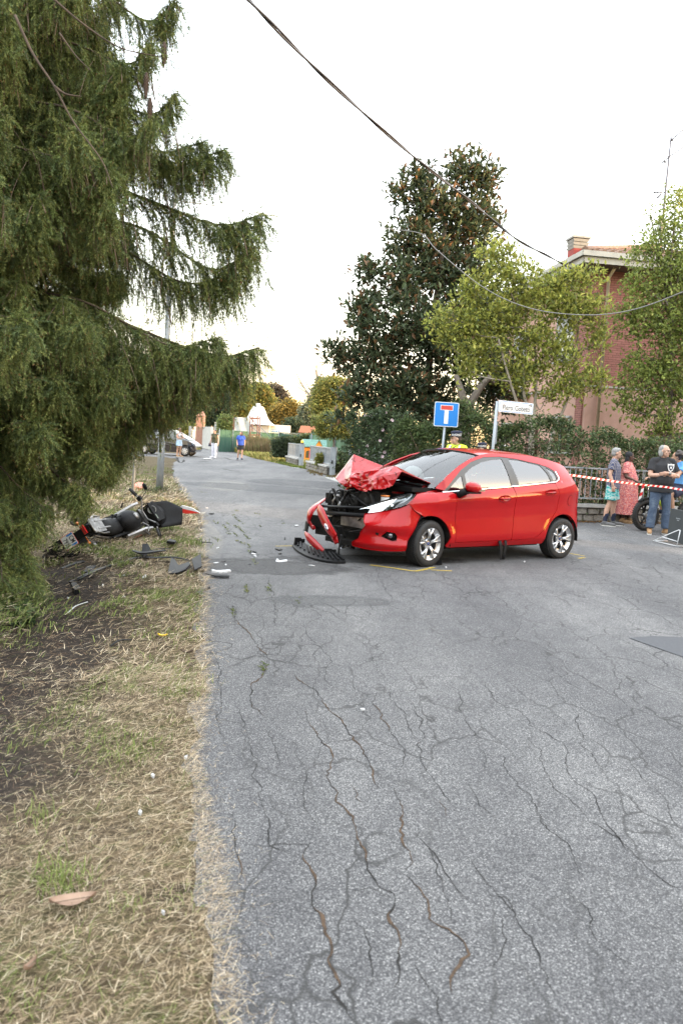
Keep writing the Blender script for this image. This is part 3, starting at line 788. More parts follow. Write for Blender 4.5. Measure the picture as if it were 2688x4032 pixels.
mb = MB(); mb.lathe([(.001, .10), (.2, .075), (.36, .02), (.42, -.03), (.40, -.03), (.2, .06), (.001, .085)], (0, 0, 0), (.93, -.33, .15), 28); mb.build('reflector', MAT['shutter'], ds)
mb = MB(); mb.tube([(0, 0, 0), (.0, .1, -1.4)], .03, 6); mb.build('dish_bracket', MAT['galv'], ds)
# ---- roadside wall, railing fence
FA, FB = np.array((4.55, 16.72)), np.array((5.45, 17.02)); FC = np.array((7.05, 17.62)); FE = np.array((17.0, 21.2))
def wall_run(A, B, h, name, label, cat, th=.28, cap=True, group=None):
 A, B = np.array(A), np.array(B); L = np.linalg.norm(B - A); rz = math.atan2(B[1] - A[1], B[0] - A[0])
 w = thing(name, label, cat, (A[0], A[1], 0), rz, group)
 mb = MB(); mb.box((L / 2, 0, h / 2 - .03), (L, th - .05, h - .02)); mb.build('mortar_core', MAT['mortar'], w)
 if cap: mb = MB(); mb.box((L / 2, 0, h - .03), (L + .04, th + .07, .07)); mb.build('coping', MAT['concrete'], w)
 rows = max(2, int(round(h / .16))); rh = (h - .09) / rows; vari = []
 for k in range(5):
  bm = bmesh.new(); bmesh.ops.create_cube(bm, size=1.0); bmesh.ops.bevel(bm, geom=bm.edges[:], offset=.12, segments=1, affect='EDGES'); rn = random.Random(k)
  for v in bm.verts: v.co += Vector((rn.random() - .5, rn.random() - .5, rn.random() - .5)) * .16
  me = bpy.data.meshes.new('stone'); bm.to_mesh(me); bm.free(); me.materials.append(MAT['stone']); vari.append(me)
 rn = random.Random(3)
 for r in range(rows):
  x = -.1 * (r % 2)
  while x < L:
   wd = .22 + rn.random() * .2
   if x + wd > 0.02:
    x0, x1 = max(x, 0), min(x + wd, L)
    o = link('stone', rn.choice(vari), w); o.location = ((x0 + x1) / 2, 0, .01 + (r + .5) * rh); o.scale = (x1 - x0 - .015, th + rn.random() * .03, rh - .012)
   x += wd
 return w, L
WALL, WL = wall_run(FA, FC, .39, 'low_wall', 'low mossy stone wall under the grey railing', 'wall')
wall_run(FC, FE, .39, 'low_wall', 'low stone wall running on behind the bystanders', 'wall')
def railing(A, B, label, z0=.39, z1=1.22, zb=.52, sp=.115, name='railing_fence', cat='fence', post_every=12, mat='galv', bars_kind=True):
 A, B = np.array(A), np.array(B); L = np.linalg.norm(B - A); rz = math.atan2(B[1] - A[1], B[0] - A[0])
 f = thing(name, label, cat, (A[0], A[1], 0), rz)
 mb = MB(); mb.box((L / 2, 0, z1 - .015), (L, .045, .035)); mb.build('top_rail', MAT[mat], f)
 mb = MB(); mb.box((L / 2, 0, zb), (L, .04, .035)); mb.build('bottom_rail', MAT[mat], f)
 mb = MB(); mb.box((0, 0, (z1 + zb) / 2 - .01), (.022, .012, z1 - zb - .05)); pk = mb.mesh('picket', MAT[mat])
 mb = MB(); mb.box((0, 0, (z1 + z0) / 2 - .02), (.05, .05, z1 - z0 - .03)); po = mb.mesh('post', MAT[mat])
 n = int(L / sp)
 for k in range(n + 1):
  o = link('post' if k % post_every == 2 else 'picket', po if k % post_every == 2 else pk, f); o.location = (k * sp + .01, 0, 0)
 return f
railing(FA, FC, 'grey steel railing fence on the low stone wall in front of the hedge', sp=.145, post_every=12)
railing(FC, FE, 'grey steel railing running on behind the man with crossed arms', sp=.145, post_every=12)
# ---- gates along the lane
def gate_post(P, label, h=1.19, w=.17, lamp=False, group=None):
 t = thing('gate_post', label, 'gate post', (P[0], P[1], 0), -.15, group)
 mb = MB(); mb.box((0, 0, h / 2), (w, w * 1.2, h)); mb.build('pillar', MAT['galv'], t)
 mb = MB(); mb.box((0, 0, h + .006), (w + .02, w * 1.2 + .02, .012)); mb.build('cap', MAT['galv dark'], t)
 mb = MB(); mb.box((-.02, -w * .62, .55), (.05, .05, .09)); mb.lathe([(.001, .02), (.03, .015), (.035, 0)], (-.02, -w * .66, .62), (0, -1, 0), 10); mb.build('photocell', MAT['black plastic'], t)
 if lamp:
  l = thing('warning_lamp', 'yellow flashing lamp on ' + lamp, 'lamp', (P[0], P[1], h + .014), 0, 'yellow lamps on the gate posts')
  mb = MB(); mb.lathe([(.001, .20), (.04, .19), (.068, .155), (.075, .03), (.075, 0.02)], n=16); mb.build('dome', MAT['yellow lamp'], l)
  mb = MB(); mb.lathe([(.08, 0), (.085, .03), (.07, .04)], n=16); mb.build('lamp_base', MAT['black plastic'], l)
 return t
MAT['yellow lamp'] = pm('yellow lamp dome', (0.72, 0.50, 0.02), (0.62, 0.42, 0.01), 6, 0.25, coat=0.6)
G1R = np.array((-.40, 31.4)); G1L = np.array((-1.62, 37.0)); G2R = np.array((-2.19, 39.6)); G2L = np.array((-3.25, 44.4))
G3 = at(1384, 1767, 30.0); sc_ = (1.19 - 1.5318) / (G3[2] - 1.5318); G3 = (np.array((0, 0, CAMH)) + (G3 - CAM) * sc_)[:2]
gate_post(G1R, 'thick steel gate post without lamp nearest the bonnet of the wreck', 1.19, .24)
gate_post(G2R, 'gate post with a yellow lamp beside the playhouse', 1.19, .22, 'the gate post beside the playhouse')
gate_post(G3, 'gate post with a yellow lamp in front of the magnolia', 1.19, .2, 'the gate post in front of the magnolia')
def slat_gate(A, B, label, h0, h1, name='slatted_gate', sp=.085, mat='galv dark'):
 A, B = np.array(A), np.array(B); L = np.linalg.norm(B - A); rz = math.atan2(B[1] - A[1], B[0] - A[0])
 g = thing(name, label, 'gate', (A[0], A[1], 0), rz)
 mb = MB()
 mb.box((L / 2, 0, h1), (L, .05, .05)); mb.box((L / 2, 0, h0), (L, .05, .05))
 for k in (.03, L - .03, L * .37, L * .68): mb.box((k, 0, (h0 + h1) / 2), (.05, .04, h1 - h0 - .05))
 mb.build('gate_frame', MAT['galv'], g)
 mb = MB(); mb.box((0, 0, (h0 + h1) / 2), (sp * .62, .02, h1 - h0 - .06)); me = mb.mesh('slat', MAT[mat])
 for k in range(int(L / sp)): o = link('slat', me, g); o.location = ((k + .5) * sp, .012, 0)
 mb = MB(); mb.box((.1, 0, h0 / 2 + .02), (.06, .05, h0)); mb.box((L - .1, 0, h0 / 2 + .02), (.06, .05, h0)); mb.build('gate_leg', MAT['galv'], g)
 return g
slat_gate(G1L, G1R, 'wide grey slatted panel between the playhouse and the bare gate post', .46, 1.14)
slat_gate(G2L, G2R, 'far grey slatted panel beside the round bush', .46, 1.14)
slat_gate(G3 + np.array((.1, 0)), G3 + np.array((2.4, -2.2)), 'slatted panel disappearing behind the magnolia', .3, 1.12)
wall_run(G1L + np.array((-.05, -.05)), G1R + np.array((-.12, .1)), .40, 'garden_wall', 'low garden wall of grey stones under the nearer slatted panel', 'wall', group='garden walls under the gates')
wall_run(G2L, G2R + np.array((-.1, .2)), .40, 'garden_wall', 'low garden wall under the far slatted panel by the round bush', 'wall', group='garden walls under the gates')
mb = MB(); P0, P1, P2, P3 = gnd(*c5(1070, 842))[:2], gnd(*c5(1195, 850))[:2], G1L + np.array((.9, .6)), G2R + np.array((.6, .2))
flat_sheet('gate_threshold', [tuple(p) for p in (P0, P1, P2, P3)], .006, MAT['concrete'])
flat_sheet('kerb_slab', [tuple(gnd(*D(*p))[:2]) for p in ((745, 1097), (772, 1097), (800, 1107), (790, 1112))], .006, MAT['concrete'])
# ---- poles and signs
LP = np.array((-4.5, 18.61)); ltop = at(690, 705, 18.7)
lp = thing('utility_pole', 'tall grey steel pole with an inspection slot at the edge of the verge', 'pole', (LP[0], LP[1], float(verge_z(LP[0], LP[1])) - .05))
dz = ltop[2]; dx, dy = ltop[0] - LP[0], ltop[1] - LP[1]
mb = MB(); mb.tube([(dx * k, dy * k, dz * k) for k in np.linspace(0, 1, 8)], list(np.linspace(.088, .05, 8)), 20); mb.build('shaft', MAT['galv'], lp)
mb = MB()
zs = at(630, 1760, 18.6)[2]; k = zs / dz; mb.prism([(math.cos(a) * .028, math.sin(a) * .028 + (.09 if math.sin(a) > 0 else -.09)) for a in np.linspace(0, 2 * PI, 16)[:-1]], 0, .02, lambda a, b, h_: (dx * k + a - .012, dy * k - .083 - h_, zs + b)); mb.build('inspection_slot', MAT['black plastic'], lp)
mb = MB(); bz = at(725, 742, 18.6); mb.box((bz[0] - LP[0], bz[1] - LP[1], bz[2]), (.46, .05, .16)); mb.build('crossarm', MAT['galv dark'], lp)
sp_ = np.array((-4.65, 16.77)); zsp = float(verge_z(*sp_))
st = thing('thin_post', 'thin bare grey post rising beside the motorcycle under the spruce', 'post', (sp_[0], sp_[1], zsp))
mb = MB(); mb.tube([(0, 0, -.1), (.06, 0, 2.6)], .03, 12); mb.build('shaft', MAT['galv'], st)
mb = MB(); mb.box((.05, -.02, 2.4), (.5, .02, .35)); mb.build('sign_plate', MAT['galv dark'], st)
MAT['sign blue'] = pm('blue reflective sheet', (0.004, 0.17, 0.54), (0.005, 0.19, 0.58), 60, 0.35)
MAT['sign white'] = pm('white reflective sheet', (0.72, 0.73, 0.73), (0.66, 0.67, 0.67), 25, 0.4)
MAT['sign red'] = pm('red reflective sheet', (0.55, 0.05, 0.035), (0.5, 0.04, 0.03), 25, 0.4)
MAT['sign back'] = pm('sign edge', (0.05, 0.09, 0.16), (0.06, 0.1, 0.18), 8, 0.5)
MAT['sign black'] = pm('sign lettering', (0.02, 0.02, 0.022), (0.03, 0.03, 0.03), 8, 0.5)
def rrect(w, h, r, n=5):
 P = []
 for cx, cy, a0 in ((w / 2 - r, h / 2 - r, 0), (-w / 2 + r, h / 2 - r, 90), (-w / 2 + r, -h / 2 + r, 180), (w / 2 - r, -h / 2 + r, 270)):
  for k in range(n + 1): a = math.radians(a0 + 90 * k / n); P.append((cx + r * math.cos(a), cy + r * math.sin(a)))
 return P
TS_Y = 18.4
tc_ = at(1756, 1632, TS_Y); tb = at(1743, 1765, TS_Y)
ts = thing('dead_end_sign', 'square blue dead end sign with white stem and red bar on a thin post', 'road sign', (tb[0], tb[1], 0), .04)
oo = np.array((tb[0], tb[1], 0))
tl = tc_ - oo; lean = (tc_[0] - tb[0]) / (tc_[2] - tb[2])
mb = MB(); mb.tube([(-lean * tb[2], .03, 0), tuple(tl + np.array((.0, .03, .1)))], .03, 12); mb.build('post', MAT['galv'], ts)
sgn = bpy.data.objects.new('sign_face', None)
def plate(poly, d0, d1, mat, name, parent, org, tilt=0.0):
 mb = MB(); ct, st_ = math.cos(tilt), math.sin(tilt)
 mb.prism(poly, d0, d1, lambda a, b, h_: (org[0] + a * ct - b * st_, org[1] - h_, org[2] + a * st_ + b * ct)); return mb.build(name, mat, parent)
S_ = .60; tlt = -.002
pl = plate(rrect(S_, S_, .035), -.012, .012, MAT['sign back'], 'sign_plate', ts, tl, tlt)
plate(rrect(S_ - .008, S_ - .008, .033), .0122, .0145, MAT['sign white'], 'sign_border', pl, tl, tlt)
plate(rrect(S_ - .04, S_ - .04, .025), .0147, .0165, MAT['sign blue'], 'sign_field', pl, tl, tlt)
q_ = lambda x0, x1, y0, y1: [(x0, y0), (x1, y0), (x1, y1), (x0, y1)]
plate(q_(-.05, .05, -.225, .12), .0167, .0182, MAT['sign white'], 'stem', pl, tl, tlt)
plate(q_(-.155, .155, .10, .225), .0167, .0184, MAT['sign white'], 'bar_border', pl, tl, tlt)
plate(q_(-.142, .142, .112, .213), .0186, .02, MAT['sign red'], 'bar', pl, tl, tlt)
PG_Y = 16.6
pt_, pb_ = at(1957, 1580, PG_Y), at(1939, 1765, PG_Y); le = (pt_[0] - pb_[0]) / (pt_[2] - pb_[2])
sn = thing('street_name_sign', 'white street name plate reading via Piero Gobetti on a grey pole', 'street sign', (pb_[0] - le * pb_[2], pb_[1], 0), 0)
oo = np.array((pb_[0] - le * pb_[2], pb_[1], 0))
mb = MB(); mb.tube([(0, 0, 0), tuple(pt_ - oo)], .032, 14); ps = mb.build('pole', MAT['galv'], sn)
mb = MB(); z0 = at(1940, 1768, PG_Y)[2]
for k in (0, 1, 2):
 zz = z0 - .02 - .03 * k; mb.lathe([(.034, -.012), (.034, .012)], (le * zz, 0, zz), (le, 0, 1), 14, mi=k % 2)
mb.build('tape_wrap', [MAT['sign red'], MAT['sign white']], ps)
mb = MB(); zz = at(1945, 1700, PG_Y)[2]; mb.box((le * zz + .045, .02, zz - .02), (.03, .04, .5)); mb.build('pole_conduit', MAT['galv dark'], ps)
# plate turned away to the right: far end further back
A_, B_ = at(1962, 1598, PG_Y - .03), at(2096, 1611, PG_Y + .42)
mid = (A_ + B_) / 2 - oo; ex = (B_ - A_); Wd = float(np.linalg.norm(ex)); ex /= Wd; ez = np.array((0, 0, 1.0)); ez = ez - ex * ez.dot(ex); ez /= np.linalg.norm(ez); ey = np.cross(ez, ex)
def gplate(poly, d0, d1, mat, name, parent):
 mb = MB(); mb.prism(poly, d0, d1, lambda a, b, h_: mid + ex * a + ez * b - ey * h_); return mb.build(name, mat, parent)
Hs = .255
pp_ = gplate(rrect(Wd, Hs, .012), -.012, .012, MAT['sign white'], 'name_plate', sn)
gplate(rrect(Wd - .03, Hs - .03, .04), .0122, .0132, MAT['sign blue'], 'plate_border', pp_)
gplate(rrect(Wd - .05, Hs - .05, .034), .0134, .0144, MAT['sign white'], 'plate_field', pp_)
def gtext(s, size, x, z, name, align='CENTER', sx=1.0):
 tx = bpy.data.curves.new(name, 'FONT'); tx.body = s; tx.size = size; tx.align_x = align; tx.align_y = 'CENTER'; tx.extrude = .0008; tx.offset = .0012; tx.space_word = 1.6
 c_ = mid + ex * x + ez * z - ey * .0154
 M = Matrix([[ex[i] * sx, ez[i], -ey[i], c_[i]] for i in range(3)] + [[0, 0, 0, 1]])
 return text_mesh(tx, name, MAT['sign black'], pp_, M)
def text_mesh(txc, name, mat, parent, M):
 txc.materials.append(mat); to = bpy.data.objects.new(name, txc); COL.objects.link(to); dg = bpy.context.evaluated_depsgraph_get(); dg.update()
 me_ = bpy.data.meshes.new_from_object(to.evaluated_get(dg)); bpy.data.objects.remove(to); me_.transform(M)
 return link(name, me_, parent)
gtext('Piero Gobetti', .158, 0.0, -.024, 'street_name', sx=(Wd - .07) / 1.06)
gtext('via', .082, Wd / 2 - .09, .075, 'street_prefix')
# ---- overhead cables
def cable(pts, r, mat, name, label, twist=False):
 P = spline(pts, 10); mb = MB()
 if twist:
  for ph in (0, PI): mb.tube([p + np.array((math.cos(i * .5 + ph), 0, math.sin(i * .5 + ph))) * r * .8 for i, p in enumerate(P)], r * .75, 6)
 else: mb.tube(P, r, 6)
 o = mb.build(name, mat); return tag(o, label, 'cable')
cable([at(900, -90, 8.6), at(980, 0, 9.6), at(1290, 316, 12.0), at(1620, 610, 14.8), at(1860, 800, 17.6), at(2030, 940, 20.0), at(2160, 1010, 22.0), at(2290, 1080, 24.1)], .022, MAT['cable black'], 'power_cable', 'thick twisted black cable sloping down to the corner of the house eaves', True)
cable([at(700, 790, 18.6), at(900, 818, 19.4), at(1090, 851, 20.4), at(1300, 876, 21.2), at(1540, 902, 21.6), at(1660, 922, 21.2), at(1720, 985, 20.6), at(1900, 1130, 19.6), at(2080, 1212, 18.8), at(2290, 1240, 17.6), at(2480, 1222, 16.6), at(2690, 1148, 15.4), at(2900, 1050, 14.4)], .011, MAT['cable grey'], 'phone_cable', 'thin pale cable from the steel pole sagging across the magnolia and house')
# ------------------------------------------------------------------ trees and hedges
MAT['bark grey'] = pm('grey bark', (0.19, 0.16, 0.13), (0.11, 0.09, 0.072), 12, 0.95, bmp=0.7, bscale=30, stretch=(1, 1, .3))
MAT['bark pale'] = pm('pale bark', (0.34, 0.30, 0.25), (0.22, 0.19, 0.15), 10, 0.9, bmp=0.5, bscale=30, stretch=(1, 1, .3))
MAT['bark brown'] = pm('brown bark', (0.10, 0.068, 0.045), (0.055, 0.04, 0.03), 12, 0.95, bmp=0.7, bscale=30, stretch=(1, 1, .3))
MAT['dead twig'] = pm('dead twig', (0.20, 0.145, 0.10), (0.13, 0.09, 0.065), 12, 0.9)
MAT['leaf'] = leafmat('tree leaves', 0.55, 0.35, 0.35, 0.3)
MAT['leaf glossy'] = leafmat('glossy leaves', 0.48, 0.18, 0.35, 0.3)
MAT['needle'] = leafmat('spruce needles', 0.55, 0.22, 0.4, 0.3)
def unit(v): return v / (np.linalg.norm(v, axis=-1, keepdims=True) + 1e-9)
def leaves(P, Dv, size, rng, aspect=.42, fold=.35, droop=.0):
 """one folded leaf per point: P base points, Dv directions"""
 n = len(P); Dv = unit(Dv); up = unit(rng.normal(size=(n, 3)) * .55 + np.array((0, 0, 1.0)))
 S = unit(np.cross(Dv, up)); Nn = np.cross(S, Dv)
 L = size * (0.65 + 0.7 * rng.random(n))[:, None]
 tip = P + Dv * L - np.array((0, 0, 1.0)) * L * droop
 m = P + Dv * L * .5 + Nn * L * fold * .0
 a = m + S * L * aspect * .5 + Nn * L * aspect * fold; b = m - S * L * aspect * .5 + Nn * L * aspect * fold
 V = np.stack([P, a, tip, b], 1).reshape(-1, 3)
 i = np.arange(n) * 4
 F = np.concatenate([np.stack([i, i + 1, i + 2], 1), np.stack([i, i + 2, i + 3], 1)])
 return V, F
def pick(tints, w, n, rng):
 t = np.array(tints); k = rng.choice(len(t), n, p=np.array(w) / sum(w)); return t[k]
def crown_pts(blobs, n, rng, per=9, rc=.16, shell=.55):
 """leaf anchor points in clumps through overlapping lumps; returns points and outward directions"""
 vol = np.array([b[1][0] * b[1][1] * b[1][2] for b in blobs]) ** .72; k = rng.choice(len(blobs), max(1, n // per), p=vol / vol.sum())
 C = np.array([b[0] for b in blobs])[k]; R = np.array([b[1] for b in blobs])[k]
 d = unit(rng.normal(size=(len(k), 3))); r = rng.random(len(k)) ** shell
 r = r * (0.82 + 0.36 * rng.random(len(k)))
 Q = C + d * R * r[:, None]
 P = np.repeat(Q, per, 0) + np.clip(rng.normal(size=(len(Q) * per, 3)), -1.2, 1.2) * rc * np.repeat(0.5 + rng.random(len(Q)), per)[:, None]
 out = np.repeat(d, per, 0)
 return P, out, Q, C
def tree(name, label, base, blobs, n, size, tints, w, seed, trunk_r=.14, bark='bark grey', mat='leaf', per=9, rc=.16, aspect=.42, stems=None, group=None, twigs=140, upb=.35, shell=.55, cat='tree', droop=0.0, limb=True):
 rng = np.random.default_rng(seed); base = np.array(base, float)
 t = thing(name, label, cat, tuple(base), 0, group)
 P, out, Q, C = crown_pts(blobs, n, rng, per, rc, shell)
 Dv = out * .5 + rng.normal(size=P.shape) * .75 + np.array((0, 0, upb))
 V, F = leaves(P, Dv, size, rng, aspect, droop=droop)
 col = 1.3 * np.repeat(pick(tints, w, len(P), rng) * (0.75 + 0.5 * np.repeat(rng.random(len(P) // per + 1), per)[:len(P), None]), 4, 0)
 o = link('crown', fast_mesh('crown', V - base, F, MAT[mat], col=col), t); o['kind'] = 'stuff'
 mb = MB(); cen = np.mean([b[0] for b in blobs], 0)
 if stems is None:
  top = np.array((base[0] * .5 + cen[0] * .5, base[1] * .5 + cen[1] * .5, base[2] + (cen[2] - base[2]) * 1.0)); stems = [[base, base + (top - base) * .5 + np.array((.05, 0, 0)), top]]
 for s_ in stems:
  s_ = [np.array(p, float) for p in s_]; Sp = spline(s_, 5); mb.tube([p - base for p in Sp], list(np.linspace(trunk_r, trunk_r * .45, len(Sp))), 8)
 mb.build('trunk', MAT[bark], t)
 if limb:
  mb = MB(); allp = np.vstack([spline([np.array(p, float) for p in s_], 6) for s_ in stems])
  for c, r in blobs:
   c = np.array(c); lo = allp[allp[:, 2] < c[2] - .1]; lo = lo if len(lo) else allp
   a = lo[np.argmin(np.linalg.norm(lo - c, axis=1) + .4 * np.abs(lo[:, 2] - c[2]))]
   m = (a + c) / 2 + rng.normal(size=3) * .12 - np.array((0, 0, .12)); mb.tube([p - base for p in spline([a, m, c], 4)], list(np.linspace(trunk_r * .42, trunk_r * .14, 9)), 6)
  for k in rng.choice(len(Q), min(twigs, len(Q)), replace=False):
   q, c = Q[k], C[k]; mb.tube([c - base, (c + q) / 2 + rng.normal(size=3) * .06 - base, q - base], [trunk_r * .12, trunk_r * .09, trunk_r * .05], 4)
  mb.build('branches', MAT[bark], t)
 return t
def pb(Y, L, k=1.0, depth=.9):
 """lumps measured in the photograph (centre px, radii px, offset in depth) -> metres at distance Y"""
 out = []
 for b in L:
  y = Y + (b[4] if len(b) > 4 else 0); s = y / FPX; c = at(b[0], b[1], y); rx, rz = b[2] * s * k, b[3] * s * k
  out.append((c, (rx, min(rx, rz) * depth, rz)))
 return out
# magnolia grandiflora: dark glossy, rust undersides
mg = pb(24.5, [(1830, 680, 95, 75), (1920, 720, 60, 70), (1650, 690, 60, 50), (1720, 800, 140, 110), (1570, 760, 50, 55, -.3), (1860, 900, 130, 130, .5), (1640, 950, 130, 120), (1780, 1080, 200, 140, .3), (1580, 1110, 130, 110, -.4), (1440, 1070, 60, 60), (1440, 1230, 90, 90, -.5), (1600, 1290, 190, 130, -.8), (1780, 1340, 200, 170), (1480, 1400, 120, 110, -.6), (1310, 1390, 60, 55, -.3), (1370, 1420, 60, 60, -.4), (1560, 1550, 200, 130, -.8), (1420, 1560, 90, 70, -.6), (1350, 1645, 45, 28, -.7), (1700, 1600, 180, 120), (1520, 1690, 120, 80, -1), (1900, 1250, 130, 180, .4), (1950, 1500, 130, 150, .8), (1600, 1720, 140, 60, -.8)])
mb0 = gnd(1655, 1765); bx = at(1660, 1600, 24.5)
tree('magnolia_tree', 'tall dark magnolia with glossy leaves and rusty undersides behind the wreck', (bx[0], 24.5, 0), mg, 30000, .22, [(.042, .060, .032), (.056, .078, .038), (.135, .075, .036), (.075, .085, .042)], [4, 3, 1.3, 1.8], 3, .17, 'bark grey', 'leaf glossy', per=12, rc=.13, aspect=.40, twigs=160, upb=.5,
  stems=[[(bx[0], 24.5, 0), (bx[0] + .1, 24.5, 3), (bx[0] + .4, 24.6, 9.0)], [(bx[0] + 1.2, 22.4, 0), tuple(at(1840, 1640, 22.6)), tuple(at(1880, 1540, 23)), tuple(at(1930, 1480, 23.2))], [(bx[0] + 1.0, 22.5, 0), tuple(at(1828, 1640, 22.5)), tuple(at(1820, 1560, 22.6)), tuple(at(1795, 1480, 23))]])
# pale multi-stemmed tree with yellow green leaves
lt = pb(20.6, [(1945, 1010, 80, 55), (2010, 1090, 120, 85), (1870, 1150, 90, 65), (1800, 1260, 120, 75), (1950, 1250, 140, 95), (2080, 1180, 110, 80), (2200, 1130, 115, 75), (2310, 1090, 75, 50), (2230, 1230, 115, 85), (2100, 1330, 160, 95), (1900, 1390, 140, 75), (1750, 1330, 70, 45), (2200, 1400, 125, 85), (2050, 1480, 130, 70), (1850, 1460, 75, 55), (2330, 1200, 70, 70), (2240, 1520, 100, 70), (2350, 1340, 50, 65), (2150, 1560, 60, 40), (2350, 1490, 50, 60)])
b0 = at(2092, 1700, 20.6)
st_l = [[(b0[0], 20.6, 0), tuple(at(2085, 1690, 20.6)), tuple(at(2040, 1600, 20.5)), tuple(at(2000, 1480, 20.4)), tuple(at(1960, 1330, 20.4))], [(b0[0] + .03, 20.65, 0), tuple(at(2093, 1690, 20.6)), tuple(at(2062, 1560, 20.6)), tuple(at(2060, 1480, 20.6)), tuple(at(2040, 1250, 20.6))], [(b0[0] + .08, 20.6, 0), tuple(at(2100, 1650, 20.6)), tuple(at(2110, 1480, 20.7)), tuple(at(2100, 1300, 20.8))], [(b0[0] + .12, 20.7, 0), tuple(at(2180, 1700, 20.8)), tuple(at(2225, 1590, 20.8)), tuple(at(2260, 1450, 20.9)), tuple(at(2280, 1230, 20.9))]]
tree('garden_tree', 'pale stemmed tree with yellow green leaves in front of the house', (b0[0], 20.6, 0), lt, 15500, .13, [(.26, .275, .06), (.20, .225, .055), (.33, .32, .09), (.13, .16, .05)], [4, 3, 1.6, 2], 5, .055, 'bark pale', per=9, rc=.13, aspect=.45, stems=st_l, twigs=260, upb=.6)
# fine leaved maple at the right edge
mp_ = pb(21.3, [(2650, 900, 80, 90), (2560, 990, 95, 75), (2680, 1040, 110, 100), (2600, 1150, 140, 90), (2510, 1100, 50, 50), (2560, 1280, 130, 100), (2680, 1300, 110, 120), (2480, 1230, 65, 55), (2600, 1440, 140, 100), (2510, 1480, 75, 75), (2680, 1520, 90, 110), (2560, 1600, 110, 80), (2450, 1560, 45, 75), (2620, 1690, 110, 50), (2790, 1150, 140, 230), (2800, 1500, 140, 190), (2660, 780, 35, 50), (2560, 850, 50, 18)])
b1_ = at(2640, 1720, 21.3)
tree('maple_tree', 'fine leaved green maple at the edge of the frame before the brick house', (b1_[0], 21.3, 0), mp_, 21000, .10, [(.16, .20, .05), (.20, .235, .06), (.11, .145, .045), (.25, .26, .08)], [4, 3, 2, 1], 7, .09, 'bark grey', per=12, rc=.15, aspect=.6, twigs=220, upb=.1, droop=.25)
# clipped laurel hedge behind the railing, looser shrub run behind the wreck
def hedge(name, label, path, h, th, n, size, tints, w, seed, flower=None, cat='hedge', group=None, top_var=.18, aspect=.45, z0=0.05):
 rng = np.random.default_rng(seed); P0 = resample(np.array(path, float), .1, False)
 t = thing(name, label, cat, (P0[0][0], P0[0][1], 0), 0, group); org = np.array((P0[0][0], P0[0][1], 0))
 k = rng.integers(0, len(P0) - 1, n // 7); T = unit(P0[k + 1] - P0[k]); Nn = np.stack([T[:, 1], -T[:, 0]], 1)
 f = rng.random(len(k)); s_ = np.where(rng.random(len(k)) < .7, .5 - .18 * rng.random(len(k)) ** 2, rng.random(len(k)) - .5)
 hv = h * (1 + top_var * (n2(P0[k, 0], P0[k, 1], .7, seed) - .5) * 2 + top_var * .8 * (n2(P0[k, 0], P0[k, 1], .25, seed + 1) - .5))
 f = np.where(rng.random(len(k)) < .25, 1 - .06 * rng.random(len(k)), f)
 wob = 1 + .35 * (n2(P0[k, 0] * 1.0, f * 3, .5, seed + 2) - .5)
 Q = np.c_[P0[k] + T * (rng.random(len(k))[:, None] - .5) * .1 + Nn * (s_ * th * wob * (1 - .25 * f ** 3))[:, None], z0 + f * (hv - z0)]
 P = np.repeat(Q, 7, 0) + rng.normal(size=(len(Q) * 7, 3)) * .07
 Dv = np.repeat(np.c_[Nn * .7, np.full(len(k), .35)], 7, 0) + rng.normal(size=P.shape) * .7
 V, F = leaves(P, Dv, size, rng, aspect, droop=.15)
 col = 1.25 * np.repeat(pick(tints, w, len(P), rng) * (0.7 + 0.6 * np.repeat(rng.random(len(Q)), 7))[:, None], 4, 0)
 o = link('foliage', fast_mesh('foliage', V - org, F, MAT['leaf glossy'], col=col), t); o['kind'] = 'stuff'
 mb = MB()
 for q in range(0, len(P0), 4):
  x, y = P0[q] - org[:2]
  for j in range(3):
   a = rng.normal(size=2) * .12; mb.tube([(x + a[0], y + a[1], 0), (x + a[0] * 2 + rng.normal() * .1, y + a[1] * 2, h * .5), (x + a[0] * 3 + rng.normal() * .15, y + a[1] * 3, h * .92)], [.016, .011, .004], 5)
 mb.build('stems', MAT['bark brown'], t)
 if flower:
  c, nf = flower; k2 = rng.choice(len(Q), nf, replace=False); mb = MB()
  for q in Q[k2]:
   q = q - org + np.array((0, -.08, .03))
   for j in range(5): a = 2 * PI * j / 5; mb.add([q, q + np.array((.05 * math.cos(a), -.02, .05 * math.sin(a))), q + np.array((.05 * math.cos(a + 1.1), -.02, .05 * math.sin(a + 1.1)))], [(0, 1, 2)])
  o = mb.build('flowers', MAT['petal'], t); o['kind'] = 'stuff'
 return t
MAT['petal'] = pm('pale pink petals', (0.62, 0.42, 0.48), (0.7, 0.6, 0.62), 30, 0.7)
LAU = [(.065, .095, .04), (.09, .125, .05), (.15, .165, .085), (.045, .065, .03), (.22, .16, .09)]
hedge('laurel_hedge', 'dense clipped laurel hedge behind the grey railing', [(4.3, 17.55), (5.5, 17.75), (7.3, 18.4), (11, 19.8), (17.5, 22.2)], 2.0, 1.3, 40000, .092, LAU, [4, 4, 1.6, 2, .5], 21)
hedge('shrub_row', 'loose shrubs with upright shoots behind the dead end sign', [(1.75, 20.6), (2.7, 19.6), (3.6, 18.5), (4.5, 17.75)], 1.98, 1.2, 16000, .12, [(.06, .09, .035), (.085, .12, .045), (.12, .14, .055), (.045, .06, .03)], [4, 3, 1.5, 2], 23, top_var=.3, aspect=.28)
hedge('flowering_shrub', 'dark shrub dotted with pale pink flowers under the magnolia', [(.62, 23.2), (1.3, 21.8), (2.0, 20.6)], 2.15, 1.4, 12000, .095, [(.048, .075, .036), (.07, .095, .045), (.038, .052, .03)], [4, 3, 2], 25, flower=(1, 46), cat='shrub', top_var=.35)
